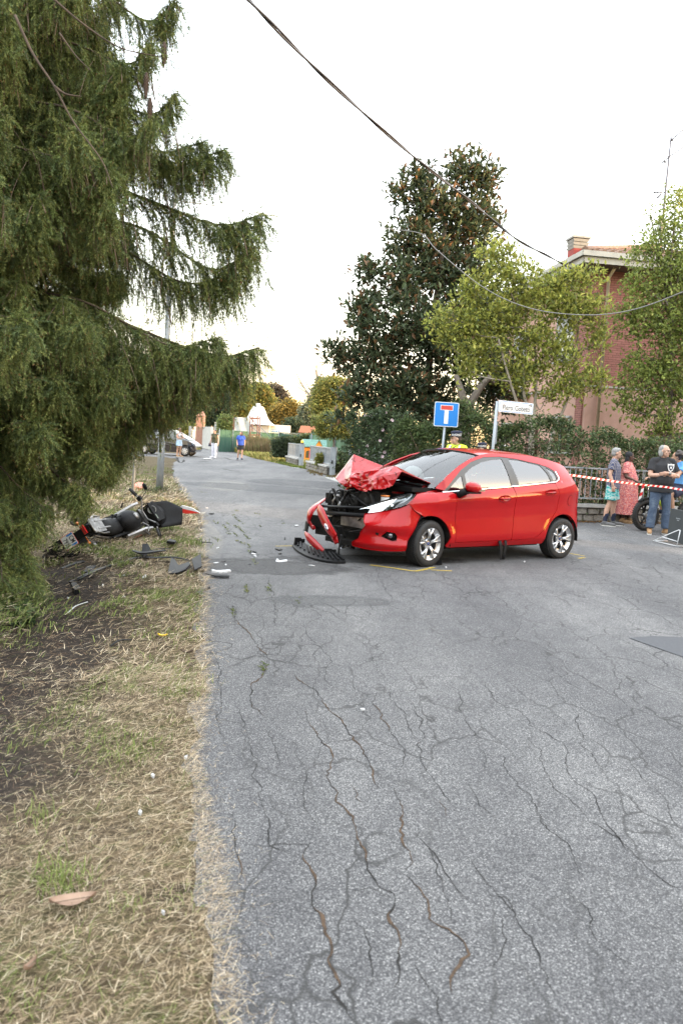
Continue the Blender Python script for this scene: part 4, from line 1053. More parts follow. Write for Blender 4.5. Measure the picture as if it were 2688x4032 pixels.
# ---- the big drooping spruce beside the verge
def needles(Sp, dens, rng, ln=.022, wd=.0042):
 """Sp (S, M, 3) twig polylines -> needle triangles along them"""
 seg = np.linalg.norm(np.diff(Sp, axis=1), axis=2); L = seg.sum(1); N = int(L.sum() * dens)
 k = rng.choice(len(Sp), N, p=L / L.sum()); t = rng.random(N) * (Sp.shape[1] - 1.001); i = t.astype(int); f = (t - i)[:, None]
 A, B = Sp[k, i], Sp[k, i + 1]; P = A + (B - A) * f; T = unit(B - A)
 rad = rng.normal(size=(N, 3)); rad = unit(rad - T * (rad * T).sum(1)[:, None])
 Dv = unit(T * .75 + rad * .8); S = unit(np.cross(Dv, rng.normal(size=(N, 3))))
 l = (ln * (.75 + .5 * rng.random(N)) * (1 - .35 * (t / (Sp.shape[1] - 1)) ** 4))[:, None]
 V = np.stack([P + S * wd * .5, P - S * wd * .5, P + Dv * l], 1).reshape(-1, 3)
 return V, np.arange(N * 3).reshape(-1, 3), t / (Sp.shape[1] - 1), k
def curve4(A, Dv, L, drop, M=7, curl=0.0):
 """arching twigs: from A along Dv, bending down by drop"""
 t = np.linspace(0, 1, M)[None, :, None]
 return A[:, None, :] + Dv[:, None, :] * L[:, None, None] * t * (1 - .35 * t * drop[:, None, None]) - np.array((0, 0, 1.0)) * (L * drop)[:, None, None] * t ** 2 + np.array((0, 0, 1.0)) * (L * curl)[:, None, None] * t ** 4
SPX, SPY = -4.75, 8.3
SPB = np.array((SPX, SPY, float(verge_z(SPX, SPY)) - .05))
SPR = thing('spruce_tree', 'huge dark spruce with drooping needled boughs overhanging the motorcycle', 'tree', tuple(SPB))
mb = MB(); mb.tube([(0, 0, -.1), (.02, 0, 3), (.05, .05, 8), (0, 0, 13)], [.32, .26, .17, .05], 14); mb.build('trunk', MAT['bark brown'], SPR)
GREEN = np.array([(.12, .158, .046), (.15, .185, .055), (.092, .13, .05), (.185, .205, .06)])
def bough_protos(seed, strand, hang, spread, dead, droop, L0=3.2):
 """one drooping bough along +x: needled sprays, hanging combs, short twigs, wood"""
 rng = np.random.default_rng(seed)
 ax = spline(np.array([(0, 0, 0), (.33, .02, .02 - .05 * droop), (.62, -.02, -.10 * droop), (.85, .02, -.17 * droop), (1, 0, -.155 * droop)]) * L0 + np.r_[[[0, 0, 0]], rng.normal(size=(4, 3)) * .05], 10)
 M = len(ax); T = unit(np.gradient(ax, axis=0)); side = unit(np.cross(T, np.array((0, 0, 1.0))))
 ns = 120; s_ = .16 + .84 * rng.random(ns) ** .8
 ip = np.clip((s_ * (M - 1)).astype(int), 0, M - 2); fr = (s_ * (M - 1) - ip)[:, None]
 A = ax[ip] * (1 - fr) + ax[ip + 1] * fr; sg = np.where(rng.random(ns) < .5, -1, 1)[:, None]; lat = side[ip] * sg
 L1 = (.25 + .6 * rng.random(ns)) * spread * np.clip(1.3 - s_, .25, 1); D1 = unit(T[ip] * .8 + lat * (.35 + .6 * rng.random(ns))[:, None] + rng.normal(size=(ns, 3)) * .14)
 sp1 = curve4(A, D1, L1, .3 + .45 * rng.random(ns), curl=.14)
 nh = int(ns * 1.9 * hang); k = rng.integers(0, ns, nh); j = rng.integers(1, 6, nh); use = rng.random(nh) < .3
 A2 = np.where(use[:, None], A[k], sp1[k, j]); L2 = (.25 + .75 * rng.random(nh)) * strand * np.clip(1.35 - s_[k], .3, 1)
 D2 = unit(T[ip[k]] * .3 + rng.normal(size=(nh, 3)) * .22 + np.array((0, 0, -.7))); sp2 = curve4(A2, D2, L2, .35 + .2 * rng.random(nh))
 n3 = int((nh + ns) * 1.9); src = np.concatenate([sp2, sp1]); k3 = rng.integers(0, len(src), n3); j3 = rng.integers(1, 6, n3)
 A3 = src[k3, j3]; D3 = unit(unit(src[k3, j3 + 1] - A3) * .85 + rng.normal(size=(n3, 3)) * .5); sp3 = curve4(A3, D3, .08 + .17 * rng.random(n3), .25 * np.ones(n3))
 tn = 8; At = ax[-5] + (ax[-1] - ax[-5]) * rng.random((tn, 1)); spt = curve4(At, unit(T[-1:] + rng.normal(size=(tn, 3)) * .5 + np.array((0, 0, .2))), .12 + .15 * rng.random(tn), .05 * np.ones(tn))
 axs = np.stack([ax[np.linspace(i, i + 6, 7).astype(int).clip(0, M - 1)] for i in range(int(M * .35), M - 4, 4)])
 nd_ = int(nh * dead); live = np.ones(nh, bool); live[:nd_] = False
 allS = np.concatenate([sp1, sp2[live], sp3, spt, axs]); V, F, t, ks = needles(allS, 215, rng, .031, .0058)
 g = GREEN[rng.integers(0, len(GREEN), len(allS))][ks] * (0.7 + .6 * rng.random(len(allS)))[ks][:, None]
 new = np.clip((t - .7) / .3, 0, 1)[:, None]; g = g * (1 - new * .6) + np.array((.25, .28, .09)) * new * .6
 bud = (t > .965) & (rng.random(len(t)) < .55); g[bud] = (.20, .10, .04)
 mb = MB(); mb.tube(ax, list(np.linspace(.024, .005, M)), 6)
 for q in range(40): mb.tube(sp1[q][::2], [.005, .004, .003, .002], 3)
 for q in range(0, nh, 5): mb.tube(sp2[q][::2], [.0035, .003, .0025, .0015], 3)
 for q in range(nd_): mb.tube(sp2[q], .0045, 3, mi=1)
 return fast_mesh('needles', V, F, MAT['needle'], col=np.repeat(g, 3, 0)), mb.mesh('bough_wood', [MAT['bark brown'], MAT['dead twig']]), ax[-1]
PR_HI = [bough_protos(40 + i, .85, 1.1, .6, .10, 1.15) for i in range(4)]
PR_LO = [bough_protos(50 + i, .5, .8, .95, .02, 1.5) for i in range(5)]
rs_ = np.random.default_rng(31)
def put_bough(tip, az, sc, protos, tilt=0.0):
 nm, wm, tp = protos[rs_.integers(len(protos))]
 M = Matrix.Rotation(az, 3, 'Z') @ Matrix.Rotation(tilt, 3, 'Y') @ Matrix.Rotation(rs_.normal() * .12, 3, 'X')
 loc = Vector(tip) - M @ (Vector(tp) * sc) - Vector(SPB)
 o = link('bough', nm, SPR); o.matrix_basis = Matrix.Translation(loc) @ M.to_4x4() @ Matrix.Scale(sc, 4)
 link('bough_wood', wm, o)
 return o
def screen(p):
 d = p - CAM; w = d @ AXF; return PW / 2 + FPX * (d @ AXX) / w, PH / 2 + SHIFT - FPX * (d @ AXU) / w
LIM_Y = [-600, 0, 180, 400, 600, 800, 1000, 1200, 1400, 1560, 1700, 1850, 1950, 2050, 2150, 2270, 2400]
LIM_X = [560, 560, 520, 520, 540, 580, 550, 560, 560, 540, 450, 360, 280, 200, 130, 100, 60]
for (px, py, Y, az, sc, lo) in ((690, 5, 7.6, -.25, .8, 0), (600, 170, 7.2, -.4, .8, 0), (700, 368, 7.4, -.35, .85, 0), (610, 470, 7.0, -.4, .8, 0), (800, 560, 7.9, -.1, .95, 0), (880, 590, 7.8, -.2, 1.0, 0), (1035, 842, 8.2, -.05, 1.15, 0), (985, 985, 8.6, .05, 1.1, 0), (900, 1090, 8.3, .0, 1.0, 0), (1018, 1370, 8.1, -.1, 1.1, 0), (860, 1430, 8.5, .05, 1.0, 0), (430, 1760, 8.3, .0, .8, 1), (420, 1850, 8.0, -.2, .8, 1), (330, 1960, 7.6, -.3, .8, 1), (190, 2010, 7.2, -.5, .8, 1), (330, 1920, 7.3, -.4, .85, 1), (90, 2200, 6.9, -.7, .75, 1), (130, 2310, 6.7, -.9, .6, 1), (80, 2300, 6.7, -1.1, .7, 1), (10, 2290, 6.6, -1.2, .8, 1), (60, 2140, 6.9, -.8, .8, 1), (130, 2060, 7.0, -.6, .8, 1), (420, 1680, 7.6, -.3, .9, 1), (390, 1780, 7.4, -.4, .9, 1), (860, 1330, 7.6, -.2, 1.0, 0), (760, 1420, 8.4, .0, .9, 0), (760, 1450, 7.9, -.15, .95, 0), (640, 1440, 8.8, .15, .9, 0), (690, 1520, 8.6, .05, .9, 0), (620, 1590, 8.4, .0, .85, 0), (560, 1650, 8.2, -.1, .85, 0), (510, 1720, 8.6, .1, .85, 0), (700, 1580, 8.9, .1, .8, 0), (480, 1790, 8.3, -.05, .8, 1), (450, 1840, 8.1, -.1, .8, 1), (560, 1560, 8.3, .0, .85, 0), (640, 1400, 9.2, .3, .9, 0)):
 put_bough(at(px, py, Y), az, sc, PR_LO if lo else PR_HI, (.22 if lo else -.06) + .1 * rs_.random())
NB = 230; kept = 0
for i in range(NB):
 inner = i % 4 == 0
 z = -.1 + 7.4 * ((i + rs_.random()) / NB); az = -2.5 + 3.0 * rs_.random()
 r = (3.55 - .2 * max(z, .6)) * ((.35 + .3 * rs_.random()) if inner else (.66 + .42 * rs_.random()))
 tip = np.array((SPX + r * math.cos(az), SPY + r * math.sin(az), z)); sc = (.62 if inner else .78) + .3 * rs_.random()
 sx_, sy_ = screen(tip); lim = np.interp(sy_, LIM_Y, LIM_X)
 if sx_ > lim - 20:
  tip[:2] += (np.array((SPX, SPY)) - tip[:2]) * min(.85, (sx_ - lim + 40) / 460.0); sc *= .85
 gz = float(verge_z(tip[0], tip[1])); tip[2] = max(tip[2], gz + .15)
 if sy_ > 2050 and sx_ > 60: continue
 put_bough(tip, az + rs_.normal() * .12, sc, PR_HI if z > 2.6 + rs_.normal() * .5 else PR_LO, rs_.normal() * .09 + (.12 if z < 2 else 0))
# bare dead limbs and cones
for pts, r0 in (([(205, -10), (310, 80), (430, 165), (510, 200), (630, 223)], .009), ([(60, 60), (130, 210), (215, 340), (290, 480), (400, 630), (445, 740)], .011), ([(215, 340), (260, 370), (320, 380)], .011), ([(235, 130), (300, 220), (360, 280)], .007)):
 mb = MB(); P = spline([at(x, y, 5.9) for x, y in pts], 6); mb.tube([p - SPB for p in P], list(np.linspace(r0, r0 * .35, len(P))), 7); mb.build('bare_limb', MAT['bark brown'], SPR)
MAT['cone'] = pm('spruce cone', (0.085, 0.05, 0.03), (0.05, 0.032, 0.022), 14, 0.8)
def cone_mesh():
 mb = MB(); L, R = .15, .022; mb.tube([(0, 0, 0), (0, 0, -.03), (0, 0, -.08), (0, 0, -.13), (0, 0, -L)], [.006, R * .8, R * .85, R * .6, .003], 10)
 for i in range(16):
  for k in range(8):
   a = 2 * PI * (k + .5 * (i % 2)) / 8; f = (i + .5) / 16; r = R * (1.05 if .15 < f < .6 else .8) * math.sin(PI * min(.97, .12 + f * .88)) ** .5; c, s_ = math.cos(a), math.sin(a); z = -f * L
   mb.add([(r * .8 * c - .008 * s_, r * .8 * s_ + .008 * c, z), (r * .8 * c + .008 * s_, r * .8 * s_ - .008 * c, z), (r * 1.3 * c, r * 1.3 * s_, z - .014)], [(0, 1, 2)])
 return mb.mesh('spruce_cone', MAT['cone'])
cm_ = cone_mesh()
for (px, py, Y) in ((648, 165, 7.3), (578, 285, 7.1), (592, 385, 7.1)): o = link('spruce_cone', cm_, SPR); o.location = tuple(at(px, py, Y) - SPB); o.scale = (1.15, 1.15, 1.5)
# ------------------------------------------------------------------ unseen houses added out of frame to the right: they keep the low sun off the junction
MAT['ochre'] = pm('ochre render', (0.45, 0.33, 0.18), (0.40, 0.29, 0.16), 3, 0.9)
def plain_house(name, label, c, dx, dy, h, mat):
 t = thing(name, label, 'house', (c[0], c[1], 0), .04)
 mb = MB(); mb.box((0, 0, h / 2), (dx, dy, h)); mb.build('wall', MAT[mat], t)
 mb = MB(); a, b_ = dx / 2 + .6, dy / 2 + .6; mb.add([(-a, -b_, h), (a, -b_, h), (a, b_, h), (-a, b_, h), (0, -b_ + a, h + 2.2), (0, b_ - a, h + 2.2)], [(0, 1, 4), (1, 2, 5, 4), (2, 3, 5), (3, 0, 4, 5), (3, 2, 1, 0)]); mb.build('roof', MAT['tile'], t)
 for s in (-1, 1):
  for k in range(4):
   for z in (1.5, 4.6):
    mb = MB(); mb.box((s * dx / 2, -dy / 2 + (k + .5) * dy / 4, z), (.06, 1.1, 1.5)); mb.build('window', MAT['pane'], t)
plain_house('shading_house', 'added unseen ochre house beyond the right edge, shading the junction', (30, -6, 0), 10, 19, 8.6, 'ochre')
plain_house('shading_house', 'added unseen pink house further up beyond the right edge, shading the junction', (34, 17, 0), 10, 19, 8.6, 'stucco pink')
plain_house('shading_house', 'added unseen ochre house of the shading row, behind the viewer', (27, -28, 0), 10, 19, 6.6, 'ochre')
# the far side of the street behind the viewer: garden trees and a hedge wall, mirrored in the car's flank and windows
for i, (x, y, h, r) in enumerate(((-9, -13, 7.5, 3.2), (-3.5, -15, 6.4, 3.0), (2.5, -14, 7.0, 3.2), (8.5, -13, 6.2, 3.0), (14, -10, 7.2, 3.2), (-15, -9, 8.5, 3.4), (19, -14, 6.5, 3.0))):
 tree('garden_tree', 'broad garden tree across the street behind the viewer, %s of its row' % ('fourth', 'third', 'second', 'middle', 'sixth', 'first', 'last')[i], (x, y, 0), [((x, y, h * .62), (r, r * .8, h * .38)), ((x + r * .6, y, h * .45), (r * .7, r * .6, h * .28)), ((x - r * .6, y + .4, h * .42), (r * .7, r * .6, h * .28))], 1800, .5, [(.05, .07, .03), (.07, .09, .035)], [1, 1], 90 + i, .2, group='garden trees behind the viewer', limb=False)
mb = MB(); mb.box((0, 0, .9), (46, .4, 1.8)); o = mb.build('garden_wall', MAT['ochre'], None, (3, -10.5, 0)); tag(o, 'long ochre garden wall across the street behind the viewer', 'wall')
# ------------------------------------------------------------------ crashed red hatchback (u = back from front axle, v = out to its own left, z = up)
CARX, CARY, CARA = 0.66594, 10.0555, 0.5991
CAR = thing('crashed_car', 'red five door hatchback with its front end torn open and bonnet crumpled', 'car', (CARX, CARY, 0), CARA)
def sm(x, a, b):
 t = np.clip((x - a) / (b - a), 0, 1); return t * t * (3 - 2 * t)
WU = [-1.0, -0.6, -0.3, 0.0, 0.4, 1.3, 2.1, 2.5, 2.7, 2.85, 2.95, 3.02]
WV = [0.80, 0.83, 0.848, 0.858, 0.862, 0.864, 0.862, 0.852, 0.825, 0.785, 0.74, 0.69]
def zbelt(u): return np.interp(u, [-0.4, 0.18, 0.9, 1.5, 2.33, 3.0], [0.90, 0.94, 0.99, 1.035, 1.105, 1.14])
_tt = np.linspace(-0.3, 1.4, 341)
_lo = np.interp(_tt, [-0.3, 0, 0.08, 0.2, 0.4, 0.62, 0.8, 0.92, 1.0, 1.4], [0.0, 0, -0.008, -0.019, -0.025, -0.018, -0.011, -0.022, -0.05, -0.19])
_kk = np.exp(-np.linspace(-2.5, 2.5, 25) ** 2 / 2); _kk /= _kk.sum()
_lo = np.convolve(np.pad(_lo, 12, 'edge'), _kk, 'valid')
_us = np.linspace(-1.2, 3.2, 441); _ws = np.convolve(np.pad(np.interp(_us, WU, WV), 12, 'edge'), _kk, 'valid')
def side_v(u, z):
 W = np.interp(u, _us, _ws)
 zc = 0.80 + 0.057 * u
 zb = zbelt(u)
 t = (zc - z) / (zc - 0.25)
 low = W + np.interp(t, _tt, _lo)
 s = (z - zc) / (zb - zc)
 mid = W - 0.012 * s - 0.042 * s * s if s > 0 else W
 q = np.clip((z - zb) / (1.47 - zb), 0, 1.1)
 up = W - 0.060 - 0.05 * q - 0.20 * q ** 1.5 - 0.10 * np.clip((u - 2.25) / 0.6, 0, 1) ** 2 * q
 k = 1 / (1 + math.exp(-np.clip((z - zc) / 0.010, -30, 30)))
 v = low * (1 - k) + mid * k
 if z > zb: v = up
 if u < 0.25 and z > 0.80: v -= np.clip((0.25 - u) / 0.3, 0, 1) * 3.2 * (z - 0.80) ** 2
 if u < 0.1: v -= 0.22 * np.clip(0.1 - u, 0, 0.6) * sm(z, 0.55, 0.82)
 for uc in (0.0, 2.489):
  r = math.hypot(u - uc, z - 0.29)
  v += 0.004 * math.exp(-((r - 0.36) / 0.07) ** 2)
 return v
def side_map(sgn=1, off=0.0):
 return lambda a, b: (a, -sgn * (side_v(a, b) + off), b)
def sheet(name, outline, fn, mat, parent, holes=(), step=0.05, rim=0.018, smooth_it=2, rs=0.03, label=None, flip=False):
 """curved panel: a 2-D outline laid on the surface fn(a, b), edges turned in, exact normals"""
 out = resample(chaikin(resample(outline, 0.05), smooth_it), rs)
 hs = [resample(chaikin(resample(h, 0.05), smooth_it), rs) for h in holes]
 P, T = cdt(out, hs, step)
 V = np.array([fn(a, b) for a, b in P]); e = 0.004
 N = []; e = 0.0015
 for a, b in P:
  da = np.array(fn(a + e, b)) - np.array(fn(a - e, b)); db = np.array(fn(a, b + e)) - np.array(fn(a, b - e))
  n = np.cross(da, db); N.append(n / (np.linalg.norm(n) + 1e-12))
 N = np.array(N)
 T = np.array(T)
 if flip: N = -N
 fnrm = np.cross(V[T[:, 1]] - V[T[:, 0]], V[T[:, 2]] - V[T[:, 0]])
 bad = np.einsum('ij,ij->i', fnrm, N[T[:, 0]]) < 0
 T[bad] = T[bad][:, ::-1]
 # boundary edges -> rim
 from collections import Counter
 ed = Counter()
 for t in T:
  for i in range(3): ed[(t[i], t[(i + 1) % 3])] += 1
 B = [(a, b) for (a, b) in ed if (b, a) not in ed]
 bs = sorted({i for e_ in B for i in e_}); idx = {k: len(V) + j for j, k in enumerate(bs)}
 V2 = np.vstack([V, V[bs] - N[bs] * rim]) if rim else V
 faces = [tuple(t) for t in T]
 nf = len(faces)
 if rim: faces += [(b, a, idx[a], idx[b]) for a, b in B]
 me = bpy.data.meshes.new(name); me.from_pydata([tuple(p) for p in V2], [], faces); me.materials.append(mat)
 me.polygons.foreach_set('use_smooth', [i < nf for i in range(len(faces))]); me.update()
 nl = []
 pn = [tuple(n) for n in N]
 for p in me.polygons:
  if p.index < nf: nl += [pn[vi] for vi in p.vertices]
  else: nl += [tuple(p.normal)] * len(p.vertices)
 me.normals_split_custom_set(nl)
 o = link(name, me, parent)
 if label: o['label'] = label
 return o
def arch(uc, r, a0, a1, n=14, zc=0.29): return [(uc + r * math.cos(math.radians(a)), zc + r * math.sin(math.radians(a))) for a in np.linspace(a0, a1, n)]
WIN = [(0.20, 0.942), (0.402, 0.941), (0.912, 0.985), (1.496, 1.03), (2.328, 1.10), (2.40, 1.15), (2.375, 1.25), (2.27, 1.305), (2.09, 1.346), (1.676, 1.402), (1.385, 1.421), (1.067, 1.405), (0.803, 1.335), (0.57, 1.223), (0.397, 1.097)]
DOORH = [(0.388, 0.93), (0.43, 0.292), (1.46, 0.297), (1.907, 0.303), (2.019, 0.366), (2.139, 0.468), (2.229, 0.556), (2.353, 0.705), (2.372, 0.935), (2.30, 1.085)]
def build_side(s):
 # one-piece body side with a hole for doors and windows
 outer = [(0.12, 0.985), (0.3, 1.14), (0.55, 1.275), (0.8, 1.375), (0.98, 1.42), (1.15, 1.448), (1.39, 1.462), (1.68, 1.465), (2.0, 1.455), (2.34, 1.412), (2.62, 1.355), (2.70, 1.32), (2.73, 1.22), (2.79, 1.08), (2.87, 0.97), (2.915, 0.80), (2.95, 0.62), (2.80, 0.60)]
 outer += arch(2.489, 0.352, 46, 186, 16)
 outer += [(2.10, 0.225), (1.5, 0.225), (0.9, 0.225), (0.40, 0.228), (0.30, 0.235)]
 outer += [(0.36, 0.40), (0.395, 0.30), (0.42, 0.285), (0.40, 0.60), (0.383, 0.93)]
 hole = WIN[:1] + [(0.386, 0.928)] + DOORH[1:] + [(2.40, 1.15)] + WIN[6:]
 sheet('body_side', outer, side_map(s), MAT['paint'], CAR, [hole], 0.03, rim=0.02, smooth_it=1, flip=(s < 0))
 # window surround and glass
 G1 = [(0.622, 0.972), (0.972, 0.995), (1.437, 1.033), (1.405, 1.394), (1.19, 1.376), (1.016, 1.342), (0.792, 1.268), (0.622, 1.172)]
 G0 = [(0.285, 0.953), (0.565, 0.970), (0.565, 1.155), (0.50, 1.118), (0.38, 1.035)]
 G2 = [(1.585, 1.045), (2.235, 1.103), (2.20, 1.22), (2.12, 1.325), (1.744, 1.384), (1.53, 1.393)]
 G3 = [(2.29, 1.112), (2.352, 1.118), (2.372, 1.16), (2.352, 1.235), (2.215, 1.305), (2.25, 1.23)]
 tr = sheet('window_surround', [(a, b) for a, b in WIN], side_map(s, -0.006), MAT['trim'], CAR, [G0, G1, G2, G3], 0.06, rim=0.012, smooth_it=1, flip=(s < 0))
 for nm, G in (('quarter_light', G0), ('side_window', G1), ('side_window', G2), ('quarter_light', G3)):
  sheet(nm, np.array(G) + (0, .006), side_map(s, -0.013), MAT['side glass'], CAR, (), 0.03, rim=0, smooth_it=1, flip=(s < 0))
 mb = MB()
 L = [(a, zbelt(a) - 0.004) for a in np.linspace(0.2, 2.33, 24)] + [(2.395, 1.13), (2.41, 1.17), (2.385, 1.25)]
 mb.tube([(a, -s * (side_v(a, b + .006) + 0.001), b) for a, b in L], 0.011, 6)
 mb.build('chrome_strip', MAT['chrome'], CAR)
 # doors
 FD = [(0.392, 0.925), (0.433, 0.300), (1.452, 0.304), (1.463, 0.558), (1.479, 0.90), (1.441, 1.017), (0.912, 0.975), (0.45, 0.939)]
 RD = [(1.449, 1.020), (1.488, 0.90), (1.472, 0.558), (1.461, 0.304), (1.902, 0.309), (2.012, 0.372), (2.131, 0.474), (2.222, 0.562), (2.345, 0.709), (2.364, 0.935), (2.295, 1.086)]
 d1 = sheet('door', FD, side_map(s, 0.001), MAT['paint'], CAR, (), 0.03, smooth_it=1, flip=(s < 0), label='front door, scuffed red')
 d2 = sheet('door', RD, side_map(s, 0.001), MAT['paint'], CAR, (), 0.03, smooth_it=1, flip=(s < 0), label='rear door')
 for d, uc, zc in ((d1, 1.255, 0.868), (d2, 2.165, 0.955)):
  mb = MB(); v = side_v(uc, zc)
  mb.lathe([(0.001, -0.004), (0.075, -0.004), (0.082, 0.0), (0.085, 0.004)], (0, 0, 0), n=24)
  R = np.stack([(1.35, 0, 0.06), (0, 0, 0.52), (0, -s, 0.15)], 1)
  mb.v = [tuple(np.array((uc, -s * (v + 0.004), zc)) + R @ np.array((p[1] if 0 else p[0], p[1], p[2]))) for p in mb.v]
  mb.build('handle_recess', MAT['dirty black'] if 0 else MAT['paint'], d)
  mb = MB(); mb.tube([(uc - 0.10, -s * (v + 0.006), zc - 0.003), (uc - 0.06, -s * (v + 0.032), zc), (uc + 0.05, -s * (v + 0.034), zc + 0.006), (uc + 0.105, -s * (v + 0.008), zc + 0.008)], [0.012, 0.019, 0.019, 0.012], 8, flat=(1, 0.6))
  mb.build('handle', MAT['paint'], d)
 # fuel flap (near side only), side mirror
 if s > 0:
  fl = [(2.645 + 0.062 * math.cos(a), 0.842 + 0.075 * math.sin(a)) for a in np.linspace(0, 2 * PI, 20)[:-1]]
  sheet('fuel_flap', fl, side_map(s, 0.005), MAT['paint'], CAR, (), 0.04, rim=0.01, smooth_it=0)
  f2 = [(2.645 + 0.067 * math.cos(a), 0.842 + 0.080 * math.sin(a)) for a in np.linspace(0, 2 * PI, 20)[:-1]]
  sheet('flap_gap', f2, side_map(s, 0.002), MAT['black plastic'], CAR, (), 0.04, rim=0.0, smooth_it=0)
 mb = MB(); cu, cz = 0.56, 1.01
 mb.ball((cu, -s * 0.975, cz), (0.128, 0.085, 0.078), 20, 12)
 V = np.array(mb.v); V[:, 2] += 0.02 * np.clip((V[:, 0] - cu) / 0.13, -1, 1) * -1.0
 V[:, 2] = np.where(V[:, 2] < cz - 0.05, cz - 0.05 + (V[:, 2] - cz + 0.05) * 0.3, V[:, 2]); mb.v = [tuple(p) for p in V]
 mo = mb.build('mirror', MAT['paint'], CAR)
 mb = MB(); mb.tube([(cu - 0.12, -s * 0.83, 0.90), (cu - 0.10, -s * 0.87, 0.935), (cu - 0.07, -s * 0.93, 0.975)], [0.05, 0.055, 0.06], 10, flat=(1, 0.8)); mb.box((cu - 0.02, -s * 0.975, cz - 0.058), (0.2, 0.12, 0.02))
 mb.build('mirror_foot', MAT['black plastic'], mo)
 mb = MB(); mb.box((cu + 0.075, -s * 1.035, cz - 0.022), (0.105, 0.035, 0.026)); mb.build('mirror_indicator', MAT['lamp silver'], mo)
 # tail lamp and rear bumper flank
 TL = [(2.83, 1.04), (2.885, 0.955), (2.925, 0.80), (2.93, 0.74), (2.87, 0.80), (2.83, 0.92)]
 sheet('tail_lamp', TL, side_map(s, 0.004), MAT['red lens'], CAR, (), 0.04, rim=0.02, smooth_it=1, flip=(s < 0))
 RB = [(2.745, 0.60), (2.94, 0.615), (2.975, 0.57), (2.985, 0.45), (2.95, 0.30), (2.88, 0.262), (2.80, 0.275), (2.838, 0.33), (2.83, 0.40), (2.80, 0.47), (2.765, 0.53)]
 sheet('rear_bumper', RB, side_map(s, 0.002), MAT['paint'], CAR, (), 0.05, rim=0.02, smooth_it=1, flip=(s < 0))
build_side(1); build_side(-1)
# roof, windscreen, tailgate: strips lofted between the two rails
def rail(u): return np.interp(u, [0.12, 0.3, 0.55, 0.8, 0.98, 1.15, 1.39, 1.68, 2.0, 2.34, 2.62, 2.70], [0.985, 1.14, 1.275, 1.375, 1.42, 1.448, 1.462, 1.465, 1.455, 1.412, 1.355, 1.33])
def roof_fn(a, b):
 w = b * 2 - 1; u0 = 0.985 - 0.13 * (1 - w * w); u1 = 2.70 + 0.05 * (1 - w * w); u = u0 + (u1 - u0) * a
 ur = 0.985 + (2.70 - 0.985) * a
 z = rail(ur); hv = side_v(ur, z) - 0.004
 return (u, hv * w, z + (0.052 - 0.02 * a) * (1 - w * w) ** 0.75 * 1.0 + 0.002)
def loft(name, fn, nu, nv, mat, parent=CAR, sm_=True):
 mb = MB(); mb.grid(fn, nu, nv, smooth=sm_); return mb.build(name, mat, parent)
loft('roof', roof_fn, 30, 28, MAT['paint'])
def ws_fn(a, b):
 w = b * 2 - 1; c = 1 - w * w
 top = np.array((0.985 - 0.13 * c, (side_v(0.985, 1.42) - 0.004) * w, 1.42 + 0.052 * c ** 0.75))
 bot = np.array((0.13 - 0.36 * c, 0.735 * w, 0.985 + 0.015 * c))
 p = bot + (top - bot) * a
 p[0] -= 0.03 * math.sin(PI * a) * (0.4 + 0.6 * c); p[2] += 0.03 * math.sin(PI * a) * (0.4 + .6 * c)
 ur = 0.13 + (0.985 - 0.13) * a; hv = side_v(ur, rail(ur)) - 0.004
 p[1] = w * hv
 return tuple(p + np.array((0.004, 0, -0.004)))
loft('windscreen', ws_fn, 16, 20, MAT['windscreen'])
mbw = MB()
for k in (0.0, 1.0):
 mbw.tube([np.array(ws_fn(min(max(a, 0), 1), k)) + np.array((0, 0.012 * (1 if k == 0 else -1), 0.004)) for a in np.linspace(0, 1, 14)], 0.012, 5)
mbw.tube([np.array(ws_fn(1, k)) + np.array((0, 0, .001)) for k in np.linspace(0, 1, 16)], 0.012, 5)
mbw.build('windscreen_seal', MAT['black plastic'], CAR)
mbw = MB(); mbw.box((-0.03, 0, 0.955), (0.34, 1.36, 0.05)); mbw.tube([(0.02, -0.55, 0.99), (-0.1, -0.1, 1.04), (-0.12, 0.12, 1.05)], 0.012, 6)
mbw.build('scuttle_panel', MAT['black plastic'], CAR)
def gate_fn(a, b):
 w = b * 2 - 1; c = 1 - w * w
 prof_u = np.interp(a, [0, 0.35, 0.6, 0.85, 1], [2.72, 2.80, 2.89, 2.93, 2.93]); prof_z = np.interp(a, [0, 0.35, 0.6, 0.85, 1], [1.33, 1.10, 0.93, 0.72, 0.60])
 hv = np.interp(prof_z, [0.55, 0.8, 1.0, 1.2, 1.35], [0.74, 0.72, 0.70, 0.60, 0.53])
 return (prof_u + 0.09 * c, hv * w, prof_z)
loft('tailgate', gate_fn, 14, 14, MAT['paint'])
loft('rear_window', lambda a, b: tuple(np.array(gate_fn(0.08 + 0.3 * a, 0.1 + 0.8 * b)) + np.array((0.012, 0, 0.006))), 6, 10, MAT['side glass'])
loft('bumper_shell', lambda a, b: (3.0 - 0.05 * abs(a - .5) * 2 + 0.10 * (1 - (2 * b - 1) ** 2) - 0.06 * a, 0.72 * (2 * b - 1), 0.62 - 0.36 * a), 6, 14, MAT['paint'])
mb = MB(); mb.beam((2.66, -0.5, 1.36), (2.66, 0.5, 1.36), 0.16, 0.03); mb.build('roof_spoiler', MAT['paint'], CAR)
mb = MB(); mb.tube([(1.0, 0.0, 1.475), (1.205, 0.0, 1.575)], [0.007, 0.003], 6); mb.tube([(0.98, 0, 1.468), (1.02, 0, 1.485)], 0.014, 6); mb.build('antenna', MAT['black plastic'], CAR)
